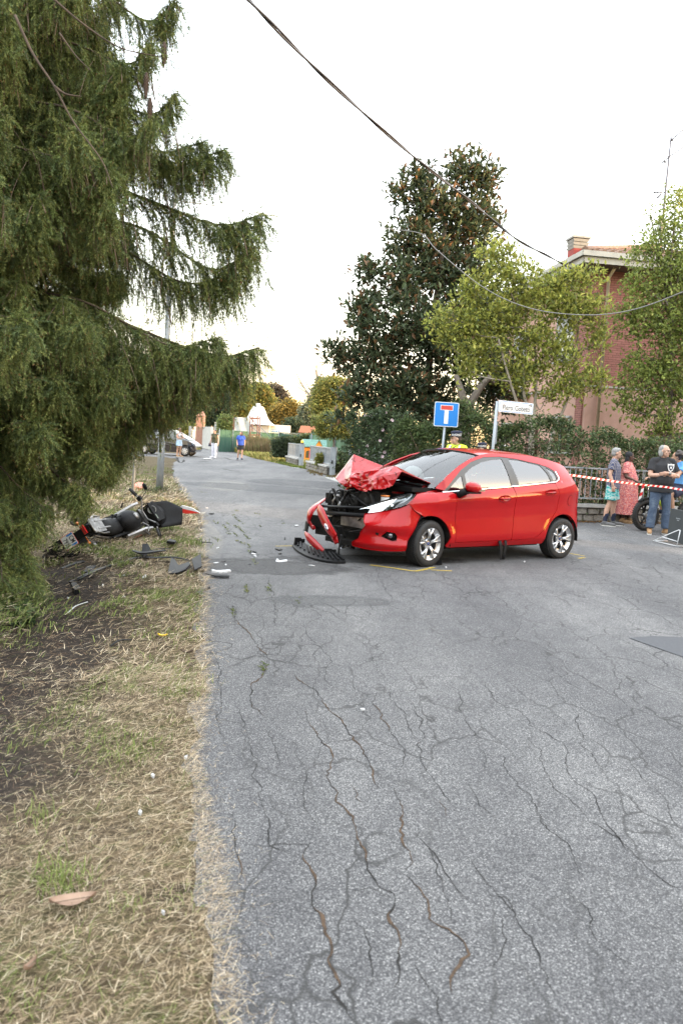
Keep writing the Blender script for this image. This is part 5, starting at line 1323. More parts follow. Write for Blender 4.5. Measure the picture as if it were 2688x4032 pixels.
# floor pan, inner arches, cabin
mb = MB()
mb.box((1.25, 0, 0.24), (1.75, 1.42, 0.09)); mb.box((2.60, 0, 0.36), (0.5, 1.2, 0.2)); mb.box((0.3, 0, 0.62), (0.06, 1.40, 0.62))
for uc in (0.0, 2.489):
 for s in (-1, 1):
  n = 14
  for k in range(n):
   a0, a1 = PI * (k - .5) / (n - 1), PI * (k + .5) / (n - 1)
   P = [(uc + 0.36 * math.cos(a), 0.29 + 0.36 * math.sin(a)) for a in (a0, a1)]
   mb.add([(P[0][0], s * 0.50, P[0][1]), (P[1][0], s * 0.50, P[1][1]), (P[1][0], s * 0.835, P[1][1]), (P[0][0], s * 0.835, P[0][1])], [(0, 1, 2, 3)])
  mb.add([(uc - 0.36, s * 0.52, 0.18), (uc + 0.36, s * 0.52, 0.18), (uc + 0.36, s * 0.52, 0.66), (uc - 0.36, s * 0.52, 0.66)], [(0, 1, 2, 3)])
mb.tube([(2.489, -.7, .29), (2.489, .7, .29)], .05, 8)
mb.build('floor_pan', MAT['dirty black'], CAR)
mb = MB(); mb.box((0.42, 0, 0.88), (0.42, 1.32, 0.20)); mb.box((0.62, 0.36, 0.98), (0.12, 0.3, 0.1)); mb.build('dashboard', MAT['black plastic'], CAR)
for v in (-0.36, 0.36):
 mb = MB(); mb.box((1.15, v, 0.52), (0.5, 0.48, 0.16)); mb.box((1.44, v, 0.86), (0.14, 0.46, 0.58), R=Matrix.Rotation(0.22, 3, 'Y')); mb.box((1.52, v, 1.21), (0.09, 0.24, 0.16)); mb.build('seat', MAT['seat cloth'], CAR)
mb = MB(); mb.box((2.05, 0, 0.55), (0.45, 1.2, 0.16)); mb.box((2.32, 0, 0.85), (0.14, 1.2, 0.5)); mb.build('rear_bench', MAT['seat cloth'], CAR)
mb = MB(); mb.lathe([(0.18, -0.012), (0.192, 0.0), (0.18, 0.012), (0.168, 0.0)], (0.72, -0.36, 0.98), (0.85, 0, 0.5), 20, closed=True); mb.build('steering_wheel', MAT['black plastic'], CAR)
mb = MB(); mb.ball((0.86, -0.36, 1.02), (0.10, 0.2, 0.2), 12, 8); mb.build('airbag', MAT['airbag'], CAR)
mb = MB(); mb.ball((0.68, -0.66, 1.06), (0.06, 0.025, 0.13), 12, 8); mb.build('airbag', MAT['airbag'], CAR)
mb = MB(); mb.ball((0.66, 0.36, 1.06), (0.12, 0.2, 0.16), 12, 8); mb.build('airbag', MAT['airbag'], CAR)
# sill lip under the doors, loose seat belt hanging from the shut door
mb = MB(); mb.tube([(1.245, -0.835, 0.30), (1.25, -0.85, 0.24), (1.275, -0.848, 0.10), (1.29, -0.845, 0.05), (1.325, -0.845, 0.045), (1.34, -0.848, 0.12), (1.352, -0.85, 0.24), (1.357, -0.835, 0.30)], 0.03, 6, flat=(1, 0.12), up=(1, 0, 0))
mb.build('seat_belt', MAT['black plastic'], CAR)
# wheels
def make_wheel(name):
 w = bpy.data.objects.new(name, None); COL.objects.link(w); w.parent = CAR
 mb = MB()
 mb.lathe([(0.205, -0.095), (0.235, -0.10), (0.268, -0.096), (0.284, -0.082), (0.290, -0.05), (0.291, 0.0), (0.290, 0.05), (0.284, 0.082), (0.268, 0.096), (0.235, 0.10), (0.205, 0.095)], axis=(0, -1, 0), n=44)
 mb.build('tyre', MAT['rubber'], w)
 mb = MB()  # tread blocks
 for k in range(60):
  a = 2 * PI * k / 60
  for j, y in enumerate((-0.062, -0.022, 0.022, 0.062)):
   aa = a + (0.05 if j % 2 else 0)
   c, s_ = math.cos(aa), math.sin(aa)
   mb.box((0.2915 * c, y, 0.2915 * s_), (0.007, 0.032, 0.022), R=np.array(((c, 0, -s_), (0, 1, 0), (s_, 0, c))))
 o = mb.build('tread', MAT['rubber'], w); o['kind'] = 'stuff'
 mb = MB()
 mb.lathe([(0.150, 0.06), (0.186, 0.065), (0.196, 0.085), (0.212, 0.094), (0.216, 0.086), (0.208, 0.06), (0.19, -0.06), (0.2, -0.09)], axis=(0, -1, 0), n=44)
 mb.lathe([(0.001, 0.052), (0.03, 0.058), (0.062, 0.052), (0.066, 0.02)], axis=(0, -1, 0), n=24)
 for k in range(5):
  a = 2 * PI * k / 5 + PI / 2
  for da in (-0.2, 0.2):
   p0 = (0.045 * math.cos(a), -0.050, 0.045 * math.sin(a))
   p1 = (0.115 * math.cos(a + da * .55), -0.070, 0.115 * math.sin(a + da * .55)); p2 = (0.200 * math.cos(a + da * 1.15), -0.078, 0.200 * math.sin(a + da * 1.15))
   mb.tube([p0, p1, p2], [0.026, 0.0165, 0.024], 6, flat=(1, 0.75))
 mb.build('rim', MAT['alloy'], w)
 mb = MB(); mb.lathe([(0.001, 0.0), (0.13, 0.0), (0.13, -0.02)], axis=(0, -1, 0), n=28); mb.build('brake_disc', MAT['brake'], w)
 mb = MB(); mb.lathe([(0.001, 0.064), (0.021, 0.063), (0.024, 0.056)], axis=(0, -1, 0), n=18); mb.build('hub_cap', MAT['blue badge'], w)
 mb = MB()
 for k in range(4):
  a = PI / 4 + PI / 2 * k
  mb.lathe([(0.001, 0.060), (0.009, 0.060), (0.011, 0.05)], (0.044 * math.cos(a), 0, 0.044 * math.sin(a)), (0, -1, 0), n=8)
 mb.build('wheel_nuts', MAT['black plastic'], w)
 return w
w0 = make_wheel('wheel')
for i, (u, v, rz) in enumerate(((0.0, 0.75, math.radians(9.5)), (2.489, 0.755, 0), (0.0, -0.75, PI + math.radians(9.5)), (2.489, -0.755, PI))):
 o = w0 if i == 0 else copy_tree(w0, CAR)
 o.location = (u, -v, 0.29); o.rotation_euler = (0, 0.3 * i, rz)
 if i == 0: o['label'] = 'steered front wheel with split spoke alloy'
# front wings, bumper, headlamp
FW = [(0.383, 0.927), (0.34, 0.945), (0.18, 0.938), (-0.05, 0.925), (-0.16, 0.90), (-0.25, 0.84), (-0.345, 0.785), (-0.22, 0.70), (-0.09, 0.628)] + arch(0, 0.355, 103, -8, 16) + [(0.32, 0.236), (0.40, 0.25), (0.425, 0.285), (0.41, 0.5)]
sheet('front_wing', FW, side_map(1), MAT['paint'], CAR, (), 0.035, smooth_it=0)
sheet('front_wing', FW, side_map(-1, -0.03), MAT['paint'], CAR, (), 0.05, smooth_it=1, flip=True, label='far front wing pushed in by the crash')
PL = np.array([[-.05, .862], [-.30, .855], [-.38, .845], [-.5, .80], [-.62, .715], [-.72, .58], [-.79, .40], [-.83, .2], [-.845, 0.]])
PL = spline(PL, 6); SG = np.r_[0, np.cumsum(np.hypot(*np.diff(PL, axis=0).T))] - 0.25
def nose(off=0.0):
 def fn(s_, z):
  u, v = np.interp(s_, SG, PL[:, 0]), np.interp(s_, SG, PL[:, 1])
  k = max(0, z - .52); lo = max(0, .34 - z)
  tu, tv = np.interp(s_ + .02, SG, PL[:, 0]) - np.interp(s_ - .02, SG, PL[:, 0]), np.interp(s_ + .02, SG, PL[:, 1]) - np.interp(s_ - .02, SG, PL[:, 1])
  L = math.hypot(tu, tv) + 1e-9; nu, nv = tv / L, -tu / L
  bulge = 0.022 * math.exp(-((z - 0.50) / 0.10) ** 2) + 0.03 * math.exp(-((z - 0.27) / 0.05) ** 2) - 0.02 * math.exp(-((z - 0.40) / 0.05) ** 2) * math.exp(-((s_ - .35) / .25) ** 2)
  o = off + bulge
  return (u + (.95 * k + .6 * k * k) * (1 - math.exp(-max(s_, 0) * 2.2)) + .25 * lo - abs(nu) * o, -(v - .12 * k * k - .15 * k * min(1, max(s_, 0) * 2) + abs(nv) * o), z)
 return fn
BP = [(0.70, 0.625), (0.56, 0.655), (0.391, 0.692), (0.25, 0.735), (0.12, 0.79), (0.0, 0.725), (-0.10, 0.650), (-0.05, 0.57), (0.01, 0.46), (0.07, 0.34), (0.12, 0.225), (0.403, 0.206), (0.62, 0.208), (0.815, 0.222), (0.80, 0.27), (0.70, 0.33), (0.67, 0.42), (0.60, 0.50), (0.66, 0.56)]
FOGH = [(0.33, 0.455), (0.24, 0.445), (0.205, 0.40), (0.21, 0.345), (0.26, 0.335), (0.34, 0.36), (0.40, 0.385)]
fb = sheet('front_bumper', BP, nose(), MAT['paint'], CAR, [FOGH], 0.03, rim=0.012, smooth_it=0, label='surviving half of the front bumper with torn edge')
sheet('fog_recess', [(a, b) for a, b in FOGH], nose(-0.045), MAT['dirty black'], fb, (), 0.04, rim=0, smooth_it=0)
sheet('bumper_slot', [(0.47, 0.425), (0.43, 0.42), (0.44, 0.385), (0.475, 0.40)], nose(0.002), MAT['black plastic'], fb, (), 0.03, rim=0, smooth_it=0)
c = np.array(nose(-0.03)(0.285, 0.395)); nn_ = np.array((-0.75, -0.66, 0.0))
mb = MB(); mb.lathe([(0.046, -0.02), (0.048, 0.03), (0.042, 0.034)], c, nn_, 20); fg = mb.build('fog_lamp', MAT['black plastic'], CAR)
mb = MB(); mb.lathe([(0.001, 0.028), (0.03, 0.025), (0.042, 0.012)], c, nn_, 20); mb.build('fog_lens', MAT['lamp silver'], fg)
HL = [(0.66, 0.640), (0.53, 0.665), (0.391, 0.705), (0.25, 0.75), (0.15, 0.79), (0.03, 0.86), (-0.03, 0.915), (0.08, 0.915), (0.24, 0.885), (0.403, 0.835), (0.55, 0.785), (0.68, 0.735), (0.82, 0.682), (0.84, 0.668), (0.74, 0.692), (0.66, 0.69)]
hl = sheet('headlamp', HL, nose(-0.06), MAT['lamp silver'], CAR, (), 0.03, rim=0.03, smooth_it=0, label='smashed headlamp with chrome reflector')
sheet('lamp_lens', HL, nose(0.0), MAT['lamp glass'], hl, (), 0.04, rim=0.006, smooth_it=0)
mb = MB()
for (a, b) in ((0.60, 0.668), (0.40, 0.745)):
 c = np.array(nose(-0.035)(a, b)); mb.lathe([(0.001, 0.02), (0.02, 0.018), (0.036, 0.006), (0.042, -0.02)], c, (-0.8, -0.5, 0.2), 16)
mb.build('lamp_bulb_housing', MAT['chrome'], hl)
mb = MB(); mb.tube([np.array(nose(-0.025)(a, b)) for a, b in ((0.64, 0.66), (0.5, 0.70), (0.38, 0.735), (0.2, 0.80), (0.08, 0.86))], 0.01, 6); mb.tube([np.array(nose(-0.02)(a, b)) for a, b in ((0.66, 0.645), (0.391, 0.712), (0.15, 0.80), (0.0, 0.89))], 0.012, 6)
mb.build('lamp_rim', MAT['black plastic'], hl)
mb = MB(); mb.tube([np.array(nose(-0.03)(a, b)) for a, b in ((0.45, 0.70), (0.42, 0.76), (0.36, 0.80), (0.2, 0.845))], 0.013, 6)
mb.tube([np.array(nose(-0.03)(a, b)) for a, b in ((0.30, 0.76), (0.2, 0.82), (0.05, 0.89))], 0.011, 6)
mb.build('lamp_daylight_strip', MAT['white plastic'], hl)
# crumpled bonnet: hand-laid facets, finely divided and dented
HB = {'rl': (.26, .625, 1.005), 'rc': (.02, 0, 1.05), 'rr': (.26, -.64, 1.03), 'r1': (-.30, .575, 1.175), 'r2': (-.28, .40, 1.235), 'r3': (-.02, -.19, 1.205), 'r3b': (-.10, -.22, 1.18), 'pk': (-.22, -.61, 1.335), 'fr': (-.40, -.745, .985), 'k1': (-.50, -.25, 1.02), 'k2': (-.46, .02, 1.10),
   'b1': (-.50, -.35, .885), 'b2': (-.57, -.13, .915), 'b3': (-.58, .16, .895), 'b4': (-.57, .34, .925), 'b5': (-.50, .52, .945), 'b6': (-.40, .535, 1.0), 'm1': (-.56, -.03, 1.0), 'm2': (-.50, .24, 1.05), 'm3': (-.47, .42, 1.09), 's1': (.0, .645, 1.075), 'c1': (.0, .2, 1.11), 'rs': (.0, -.60, 1.17)}
HT = [('pk', 'fr', 'k1'), ('pk', 'k1', 'r3b'), ('pk', 'r3b', 'r3'), ('k1', 'k2', 'r3b'), ('r3b', 'k2', 'r2'), ('r3b', 'r2', 'r3'), ('fr', 'b1', 'k1'), ('b1', 'b2', 'k1'), ('k1', 'b2', 'm1'), ('k1', 'm1', 'k2'), ('b2', 'b3', 'm1'), ('m1', 'b3', 'm2'), ('m1', 'm2', 'k2'), ('k2', 'm2', 'r2'), ('m2', 'm3', 'r2'), ('b3', 'b4', 'm2'), ('m2', 'b4', 'm3'), ('b4', 'b5', 'm3'), ('b5', 'b6', 'm3'), ('m3', 'b6', 'r1'), ('m3', 'r1', 'r2'),
   ('r1', 's1', 'r2'), ('s1', 'c1', 'r2'), ('r2', 'c1', 'r3'), ('s1', 'rl', 'c1'), ('rl', 'rc', 'c1'), ('c1', 'rc', 'r3'), ('rc', 'rr', 'rs'), ('rc', 'rs', 'r3'), ('r3', 'rs', 'pk')]
bm = bmesh.new(); vv = {k: bm.verts.new((p[0], -p[1], p[2])) for k, p in HB.items()}
for t in HT: bm.faces.new([vv[k] for k in t])
bmesh.ops.recalc_face_normals(bm, faces=bm.faces)
for it in range(4):
 bmesh.ops.subdivide_edges(bm, edges=bm.edges[:], cuts=1, use_grid_fill=True)
 if it < 3:
  bm.normal_update()
  rnd = random.Random(5 + it)
  for v in bm.verts:
   front = min(1, max(0.06, (-0.36 - v.co.x) / 0.16)) if v.co.x < -0.2 else 0.05
   if v.co.z > 1.12: front *= 0.35
   v.co += v.normal * (rnd.random() - .5) * (0.13, 0.05, 0.012)[it] * front
bmesh.ops.smooth_vert(bm, verts=bm.verts[:], factor=0.12, use_axis_x=True, use_axis_y=True, use_axis_z=True)
bmesh.ops.recalc_face_normals(bm, faces=bm.faces)
me = bpy.data.meshes.new('bonnet'); bm.to_mesh(me); bm.free()
me.materials.append(MAT['scuffed paint'])
for p in me.polygons: p.use_smooth = True
me.set_sharp_from_angle(angle=math.radians(24))
o = link('bonnet', me, CAR); o['label'] = 'crumpled bonnet folded up into a peak'
sl = o.modifiers.new('thick', 'SOLIDIFY'); sl.thickness = 0.008; sl.offset = 0
# engine bay seen through the hole
def U(pu, v, z): return (pu, -v, z)
mb = MB(); mb.tube([U(-.62, -.80, .60), U(-.66, -.3, .64), U(-.62, .26, .685)], 0.035, 6, flat=(1, .6)); mb.tube([U(-.60, -.78, .52), U(-.66, -.2, .56), U(-.62, .42, .60)], 0.03, 6); mb.build('front_crossmember', MAT['black plastic'], CAR)
mb = MB(); mb.box(U(-.60, .06, .49), (.06, .50, .145), rz=0.12); mb.build('radiator', MAT['dirty steel'] if 'dirty steel' in MAT else MAT['steel'], CAR)
mb = MB(); mb.box(U(-.28, -.1, .52), (.44, 1.1, .42)); mb.box(U(-.32, -.62, .66), (.3, .26, .2)); mb.box(U(-.36, .12, .79), (.3, .34, .16)); mb.box(U(-.36, -.2, .74), (.2, .2, .2)); mb.box(U(-.1, .3, .80), (.24, .34, .16)); mb.box(U(-.40, -.44, .74), (.16, .14, .22)); mb.box(U(-.45, .30, .82), (.1, .2, .14), rz=.3)
mb.box(U(-.2, .55, .62), (.5, .1, .3)); mb.box(U(-.3, 0, .30), (.6, 1.2, .08)); mb.box(U(.2, 0, .7), (.1, 1.3, .5)); mb.box(U(-.50, -.70, .72), (.10, .10, .14), rz=.4); mb.box(U(-.48, -.62, .60), (.1, .2, .2))
mb.build('engine', MAT['dirty black'], CAR)
for (a, b, c_, r_, n_) in ((-.50, -.28, .70, .05, 'canister'), (-.52, -.05, .72, .045, 'canister'), (-.48, .16, .74, .06, 'canister')):
 mb = MB(); mb.lathe([(.001, -.07), (r_, -.07), (r_, .06), (r_ * .6, .075), (.001, .075)], U(a, b, c_), (.1, .1, 1), 14); mb.build(n_, MAT['dirty black'], CAR)
mb = MB(); mb.lathe([(.001, -.05), (.055, -.05), (.055, .04), (.001, .045)], U(-.42, .42, .80), (0, 0, 1), 14); mb.build('coolant_tank', MAT['dirty white'] if 'dirty white' in MAT else MAT['airbag'], CAR)
mb = MB(); mb.lathe([(.001, .0), (.06, .0), (.06, .02), (.001, .022)], U(-.42, .42, .845), (0, 0, 1), 14); mb.build('tank_cap', MAT['amber lens'], CAR)
mb = MB(); mb.tube([U(-.56, -.52, .60), U(-.58, -.50, .70), U(-.55, -.46, .78), U(-.5, -.44, .74)], .02, 7); mb.tube([U(-.56, -.36, .58), U(-.58, -.35, .66), U(-.56, -.35, .70)], .028, 8); mb.build('metal_pipe', MAT['steel'], CAR)
mb = MB()
for k in range(9):
 r_ = random.Random(k); a = U(-.56 + r_.random() * .1, -.7 + r_.random() * 1.1, .55 + r_.random() * .2); b = U(-.4, -.7 + r_.random() * 1.1, .75 + r_.random() * .1); m_ = (np.array(a) + np.array(b)) / 2 + np.array((-.05, 0, .04))
 mb.tube(spline([a, m_, b], 5), 0.010 + .006 * r_.random(), 6)
mb.build('hoses', MAT['black plastic'], CAR)
rn = random.Random(17)
for nm, mt, cnt in (('engine_bracket', 'dirty black', 26), ('broken_plastic', 'black plastic', 20), ('metal_fitting', 'steel', 9)):
 for k in range(cnt):
  c = np.array(U(rn.uniform(-.60, -.34), rn.uniform(-.74, .50), rn.uniform(.40, .86))); d = np.array((rn.uniform(-.05, .05), rn.uniform(-.12, .12), rn.uniform(-.09, .09)))
  mb = MB(); (mb.beam(c - d, c + d, rn.uniform(.012, .05), rn.uniform(.008, .03)) if k % 2 else mb.tube(spline([c - d, c + (rn.uniform(-.05, 0), 0, .04), c + d], 4), rn.uniform(.006, .014), 6)); mb.build(nm, MAT[mt], CAR)
mb = MB(); mb.box(U(-.12, .30, .885), (.12, .1, .03)); mb.build('battery_cover', MAT['red lens'], CAR)
mb = MB(); mb.tube([U(-.68, .05, .35), U(-.70, .2, .38), U(-.66, .35, .42)], .012, 6); mb.box(U(-.5, .1, .30), (.2, .5, .14)); mb.lathe([(.001, 0), (.09, 0), (.10, -.06), (.06, -.1)], U(-.58, .18, .30), (-1, -.2, .1), 18); mb.build('lower_engine', MAT['dirty black'], CAR)
mb = MB(); mb.tube([U(.02, .58, .94), U(.05, .60, .99), U(.10, .58, 1.0), U(.13, .56, .95), U(.10, .55, .91), U(.04, .56, .92)], .016, 7); mb.tube([U(-.1, .64, .90), U(.1, .68, .93), U(.3, .70, .95)], .02, 6); mb.build('hinge_bracket', MAT['paint'], CAR)
mb = MB()
for v in (-.28, .1): mb.tube([U(-.53, v, .905), U(-.53, v + .05, .90)], .014, 6)
mb.build('yellow_clips', MAT['yellow'] if 'yellow' in MAT else MAT['amber lens'], CAR)
# torn grille surround with badge, hanging far half of the bumper, lower lip
def band(name, pts, w, th, mat, parent=CAR, tilt=0.0, up=(1, 0, 0), label=None):
 mb = MB(); P = spline([U(*p) for p in pts], 5); ws = w if hasattr(w, '__len__') else [w] * len(pts)
 wi = np.interp(np.linspace(0, len(ws) - 1, len(P)), np.arange(len(ws)), ws)
 mb.tube(P, list(wi), 10, flat=(th, 1), up=up); return mb.build(name, mat, parent, label=label)
gs = band('grille_surround', [(-.88, -.40, .615), (-.90, -.30, .56), (-.92, -.17, .47), (-.93, -.03, .38), (-.92, .10, .30)], [.06, .085, .08, .07, .045], .3, MAT['paint'], label='torn red grille surround with oval badge')
mb = MB(); mb.lathe([(.001, .012), (.05, .010), (.058, 0.0), (.05, -.01)], (0, 0, 0), (0, 0, 1), 24)
Rb = np.stack([np.array((0.1, 0.80, 0.60)) * 1.0, np.array((.1, -.55, .75)) * .5, (-.93, -.2, .25)], 1)
mb.v = [tuple(np.array(U(-.955, -.075, .405)) + Rb @ np.array(p)) for p in mb.v]
bd = mb.build('oval_badge', MAT['chrome'], gs)
mb = MB(); mb.lathe([(.001, .016), (.040, .0145), (.046, .008)], (0, 0, 0), (0, 0, 1), 24); mb.v = [tuple(np.array(U(-.955, -.075, .405)) + Rb @ np.array(p)) for p in mb.v]; mb.build('badge_field', MAT['blue badge'], bd)
tx = bpy.data.curves.new('badge_script', 'FONT'); tx.body = 'Ford'; tx.size = .042; tx.align_x = 'CENTER'; tx.align_y = 'CENTER'; tx.shear = .3; tx.extrude = .001
MAT['badge white'] = pm('white script', (.75, .75, .75), (.7, .7, .7), 5, .4)
Mx = Matrix.Translation(Vector(U(-.955, -.075, .405))) @ Matrix([list(r) + [0] for r in np.stack([Rb[:, 0], Rb[:, 1] * 2, Rb[:, 2]], 1)] + [[0, 0, 0, 1]]) @ Matrix.Translation((0, 0, .018))
text_mesh(tx, 'badge_script', MAT['badge white'], bd, Mx)
band('grille_bar', [(-.90, -.02, .335), (-.90, .05, .28), (-.89, .09, .215)], [.05, .055, .04], .35, MAT['paint'])
fbm = band('bumper_remnant', [(-.42, -.83, .74), (-.58, -.80, .66), (-.78, -.66, .60), (-.86, -.63, .52), (-.86, -.66, .42), (-.84, -.60, .34), (-.86, -.50, .345)], [.04, .06, .08, .075, .06, .05, .025], .35, MAT['paint'], label='far half of the bumper torn loose')
band('bumper_lip', [(-.88, -.70, .245), (-.90, -.58, .20), (-.90, -.42, .14), (-.90, -.26, .085), (-.90, -.17, .065)], [.025, .055, .058, .05, .03], .45, MAT['paint'], label='lower bumper lip hanging to the road')
band('trim_strip', [(-.86, -.30, .60), (-.88, -.18, .50), (-.89, -.05, .42), (-.88, .06, .34)], .022, .6, MAT['black plastic'])
band('trim_strip', [(-.87, .15, .34), (-.89, .155, .2), (-.90, .15, .03)], .02, .4, MAT['black plastic'])
band('torn_liner', [(-.84, -.72, .40), (-.86, -.70, .30), (-.87, -.66, .18)], [.05, .045, .005], .3, MAT['black plastic'])
mb = MB(); mb.box(U(-.78, -.5, .42), (.04, .34, .16), rz=.5); mb.box(U(-.74, -.42, .30), (.06, .3, .10), rz=.3); mb.box(U(-.75, -.12, .3), (.08, .12, .22), rz=.2); mb.box(U(-.7, 0.0, .22), (.1, .7, .06), rz=.1); mb.build('torn_backing', MAT['dirty black'], CAR)
# ------------------------------------------------------------------ wrecked motorcycle lying in the ditch
MAT['moto grey'] = pm('satin dark grey plastic', (.008, .008, .009), (.016, .016, .017), 9, .5, spec=.10); MAT['moto silver'] = pm('silver painted plastic', (.55, .55, .56), (.42, .42, .43), 8, .3, coat=.4)
MAT['moto red'] = pm('red decal', (.55, .03, .02), (.5, .025, .02), 9, .35); MAT['plate white'] = pm('number plate white', (.66, .68, .68), (.58, .6, .6), 22, .4); MAT['plate blue'] = pm('number plate blue', (.02, .17, .50), (.03, .2, .55), 22, .4)
MAT['lcd'] = pm('grey display', (.22, .26, .20), (.17, .2, .16), 9, .2)
def vg(px, py):
 """point of the verge surface under a pixel"""
 z = 0.0
 for _ in range(14):
  p = gnd(px, py, z); z = .5 * z + .5 * float(verge_z(p[0], p[1]))
 return np.array((p[0], p[1], z))
def C4(x, y): return 180 + x / 2.529, 1880 + y / 2.529
org = np.array((-3.60, 10.4, float(verge_z(-3.60, 10.4)) - .05)); yaw = 1.34
MO = thing('motorcycle', 'wrecked black and silver motorcycle lying over in the dry grass under the spruce', 'motorcycle', tuple(org))
MO.rotation_mode = 'XYZ'
MO.matrix_basis = Matrix.Translation(org) @ Matrix.Rotation(yaw, 4, 'Z') @ Matrix.Rotation(math.radians(52), 4, 'X') @ Matrix.Scale(.93, 4)
def mwheel(x, w, r):
 o = bpy.data.objects.new('wheel', None); COL.objects.link(o); o.parent = MO; o.location = (x, 0, .31)
 mb = MB(); mb.lathe([(r * .70, -w * .5), (r * .86, -w * .52), (r * .95, -w * .40), (r, -w * .15), (r, w * .15), (r * .95, w * .40), (r * .86, w * .52), (r * .70, w * .5)], axis=(0, 1, 0), n=40); mb.build('tyre', MAT['rubber'], o)
 mb = MB()
 for k in range(26):
  for s in (-1, 1): a = 2 * PI * k / 26; c, s_ = math.cos(a), math.sin(a); mb.box((r * .985 * c, s * w * .2, r * .985 * s_), (.012, w * .3, .012), R=np.array(((c, 0, -s_), (s * .4, 1, 0), (s_, 0, c))).T if 0 else np.array(((c, 0, -s_), (0, 1, 0), (s_, 0, c))))
 q = mb.build('tread', MAT['rubber'], o); q['kind'] = 'stuff'
 mb = MB(); mb.lathe([(r * .70, -w * .42), (r * .62, -w * .3), (r * .62, w * .3), (r * .70, w * .42)], axis=(0, 1, 0), n=36)
 for k in range(5): a = 2 * PI * k / 5; mb.beam((.03 * math.cos(a), 0, .03 * math.sin(a)), (r * .64 * math.cos(a), 0, r * .64 * math.sin(a)), .03, .03)
 mb.tube([(0, -.09, 0), (0, .09, 0)], .03, 10); mb.build('rim', MAT['moto grey'], o)
mwheel(-.72, .18, .31); mwheel(.74, .12, .31)
def part(name, mat, fn, parent=None):
 mb = MB(); fn(mb); return mb.build(name, MAT[mat], parent or MO)
part('engine', 'dirty black', lambda m: (m.box((.05, 0, .42), (.42, .34, .36)), m.box((.12, 0, .66), (.24, .26, .18), R=Matrix.Rotation(.4, 3, 'Y')), m.lathe([(.001, .19), (.10, .18), (.12, .15), (.12, 0)], (-.02, 0, .36), (0, 1, 0), 18), m.lathe([(.001, .19), (.10, .18), (.12, .15), (.12, 0)], (-.02, 0, .36), (0, -1, 0), 18)))
part('swing_arm', 'moto grey', lambda m: (m.tube([(-.1, -.1, .38), (-.72, -.11, .31)], .035, 8), m.tube([(-.1, .1, .38), (-.72, .11, .31)], .035, 8), m.tube([(-.2, 0, .45), (-.1, 0, .72)], .04, 8)))
part('frame', 'steel', lambda m: (m.tube([(.45, 0, .9), (.2, .13, .74), (-.15, .12, .68), (-.75, .09, .82)], .018, 8), m.tube([(.45, 0, .9), (.2, -.13, .74), (-.15, -.12, .68), (-.75, -.09, .82)], .018, 8), m.tube([(.45, 0, .88), (.3, .1, .5), (.1, .12, .25), (-.2, .1, .28)], .016, 8)))
part('tank', 'moto grey', lambda m: (m.ball((.16, 0, .90), (.27, .17, .15), 20, 12), m.box((.02, 0, .88), (.2, .22, .16), taper=.8)))
part('filler_cap', 'steel', lambda m: m.lathe([(.001, .02), (.05, .02), (.055, 0)], (.18, 0, 1.045), (0, 0, 1), 16))
part('seat', 'black plastic', lambda m: (m.tube([(.0, 0, .86), (-.15, 0, .83), (-.35, 0, .84), (-.62, 0, .90)], [.10, .13, .14, .11], 12, flat=(.55, 1), up=(0, 0, 1))))
for s in (-1, 1):
 sf = part('side_fairing', 'moto silver', lambda m: m.prism([(.10, .80), (.32, 1.0), (.50, 1.02), (.56, .90), (.40, .70), (.22, .66)], .0, .03, lambda a, b, h: (a, s * (.17 + h + .10 * (a - .1)), b)))
 part('red_decal', 'moto red', lambda m: m.prism([(.30, .78), (.42, .84), (.44, .79), (.32, .73)], .0, .004, lambda a, b, h: (a, s * (.202 + h + .10 * (a - .1)), b)), sf)
 part('knee_panel', 'moto grey', lambda m: m.prism([(-.25, .78), (.05, .86), (.2, .80), (.1, .62), (-.2, .66)], 0, .03, lambda a, b, h: (a, s * (.14 + h), b)))
 ex = part('silencer', 'dirty black', lambda m: m.lathe([(.03, .0), (.062, .05), (.072, .20), (.070, .42), (.058, .45)], (-.42, s * .20, .66), (-1, s * .03, .22), 20))
 part('silencer_end', 'steel', lambda m: m.lathe([(.071, .40), (.072, .452), (.056, .47), (.034, .455), (.030, .40)], (-.42, s * .20, .66), (-1, s * .03, .22), 20), ex)
 part('silencer_tip', 'black plastic', lambda m: m.lathe([(.001, .42), (.031, .42)], (-.42, s * .20, .66), (-1, s * .03, .22), 16), ex)
 part('heat_shield', 'moto silver', lambda m: m.prism([(-.40, .70), (-.72, .82), (-.74, .77), (-.42, .66)], 0, .012, lambda a, b, h: (a, s * (.262 + h), b + .02)), ex)
 part('indicator', 'amber lens', lambda m: (m.tube([(-.88, s * .06, .78), (-.88, s * .14, .78)], .008, 6), m.ball((-.88, s * .16, .78), (.035, .022, .02), 10, 8)))
part('tail_unit', 'black plastic', lambda m: (m.tube([(-.55, 0, .86), (-.75, 0, .90), (-.95, 0, .90)], [.11, .09, .06], 10, flat=(.6, 1), up=(0, 0, 1)), m.box((-.92, 0, .72), (.04, .12, .34), R=Matrix.Rotation(.25, 3, 'Y'))))
part('tail_lamp', 'red lens', lambda m: m.box((-1.0, 0, .885), (.03, .13, .045)))
part('grab_rack', 'steel', lambda m: (m.tube([(-.55, .13, .93), (-.75, .14, .965), (-.93, .08, .97), (-.93, -.08, .97), (-.75, -.14, .965), (-.55, -.13, .93)], .013, 8), m.box((-.78, 0, .965), (.28, .22, .018)), m.box((-.66, .06, .975), (.3, .02, .012)), m.box((-.66, -.06, .975), (.3, .02, .012))))
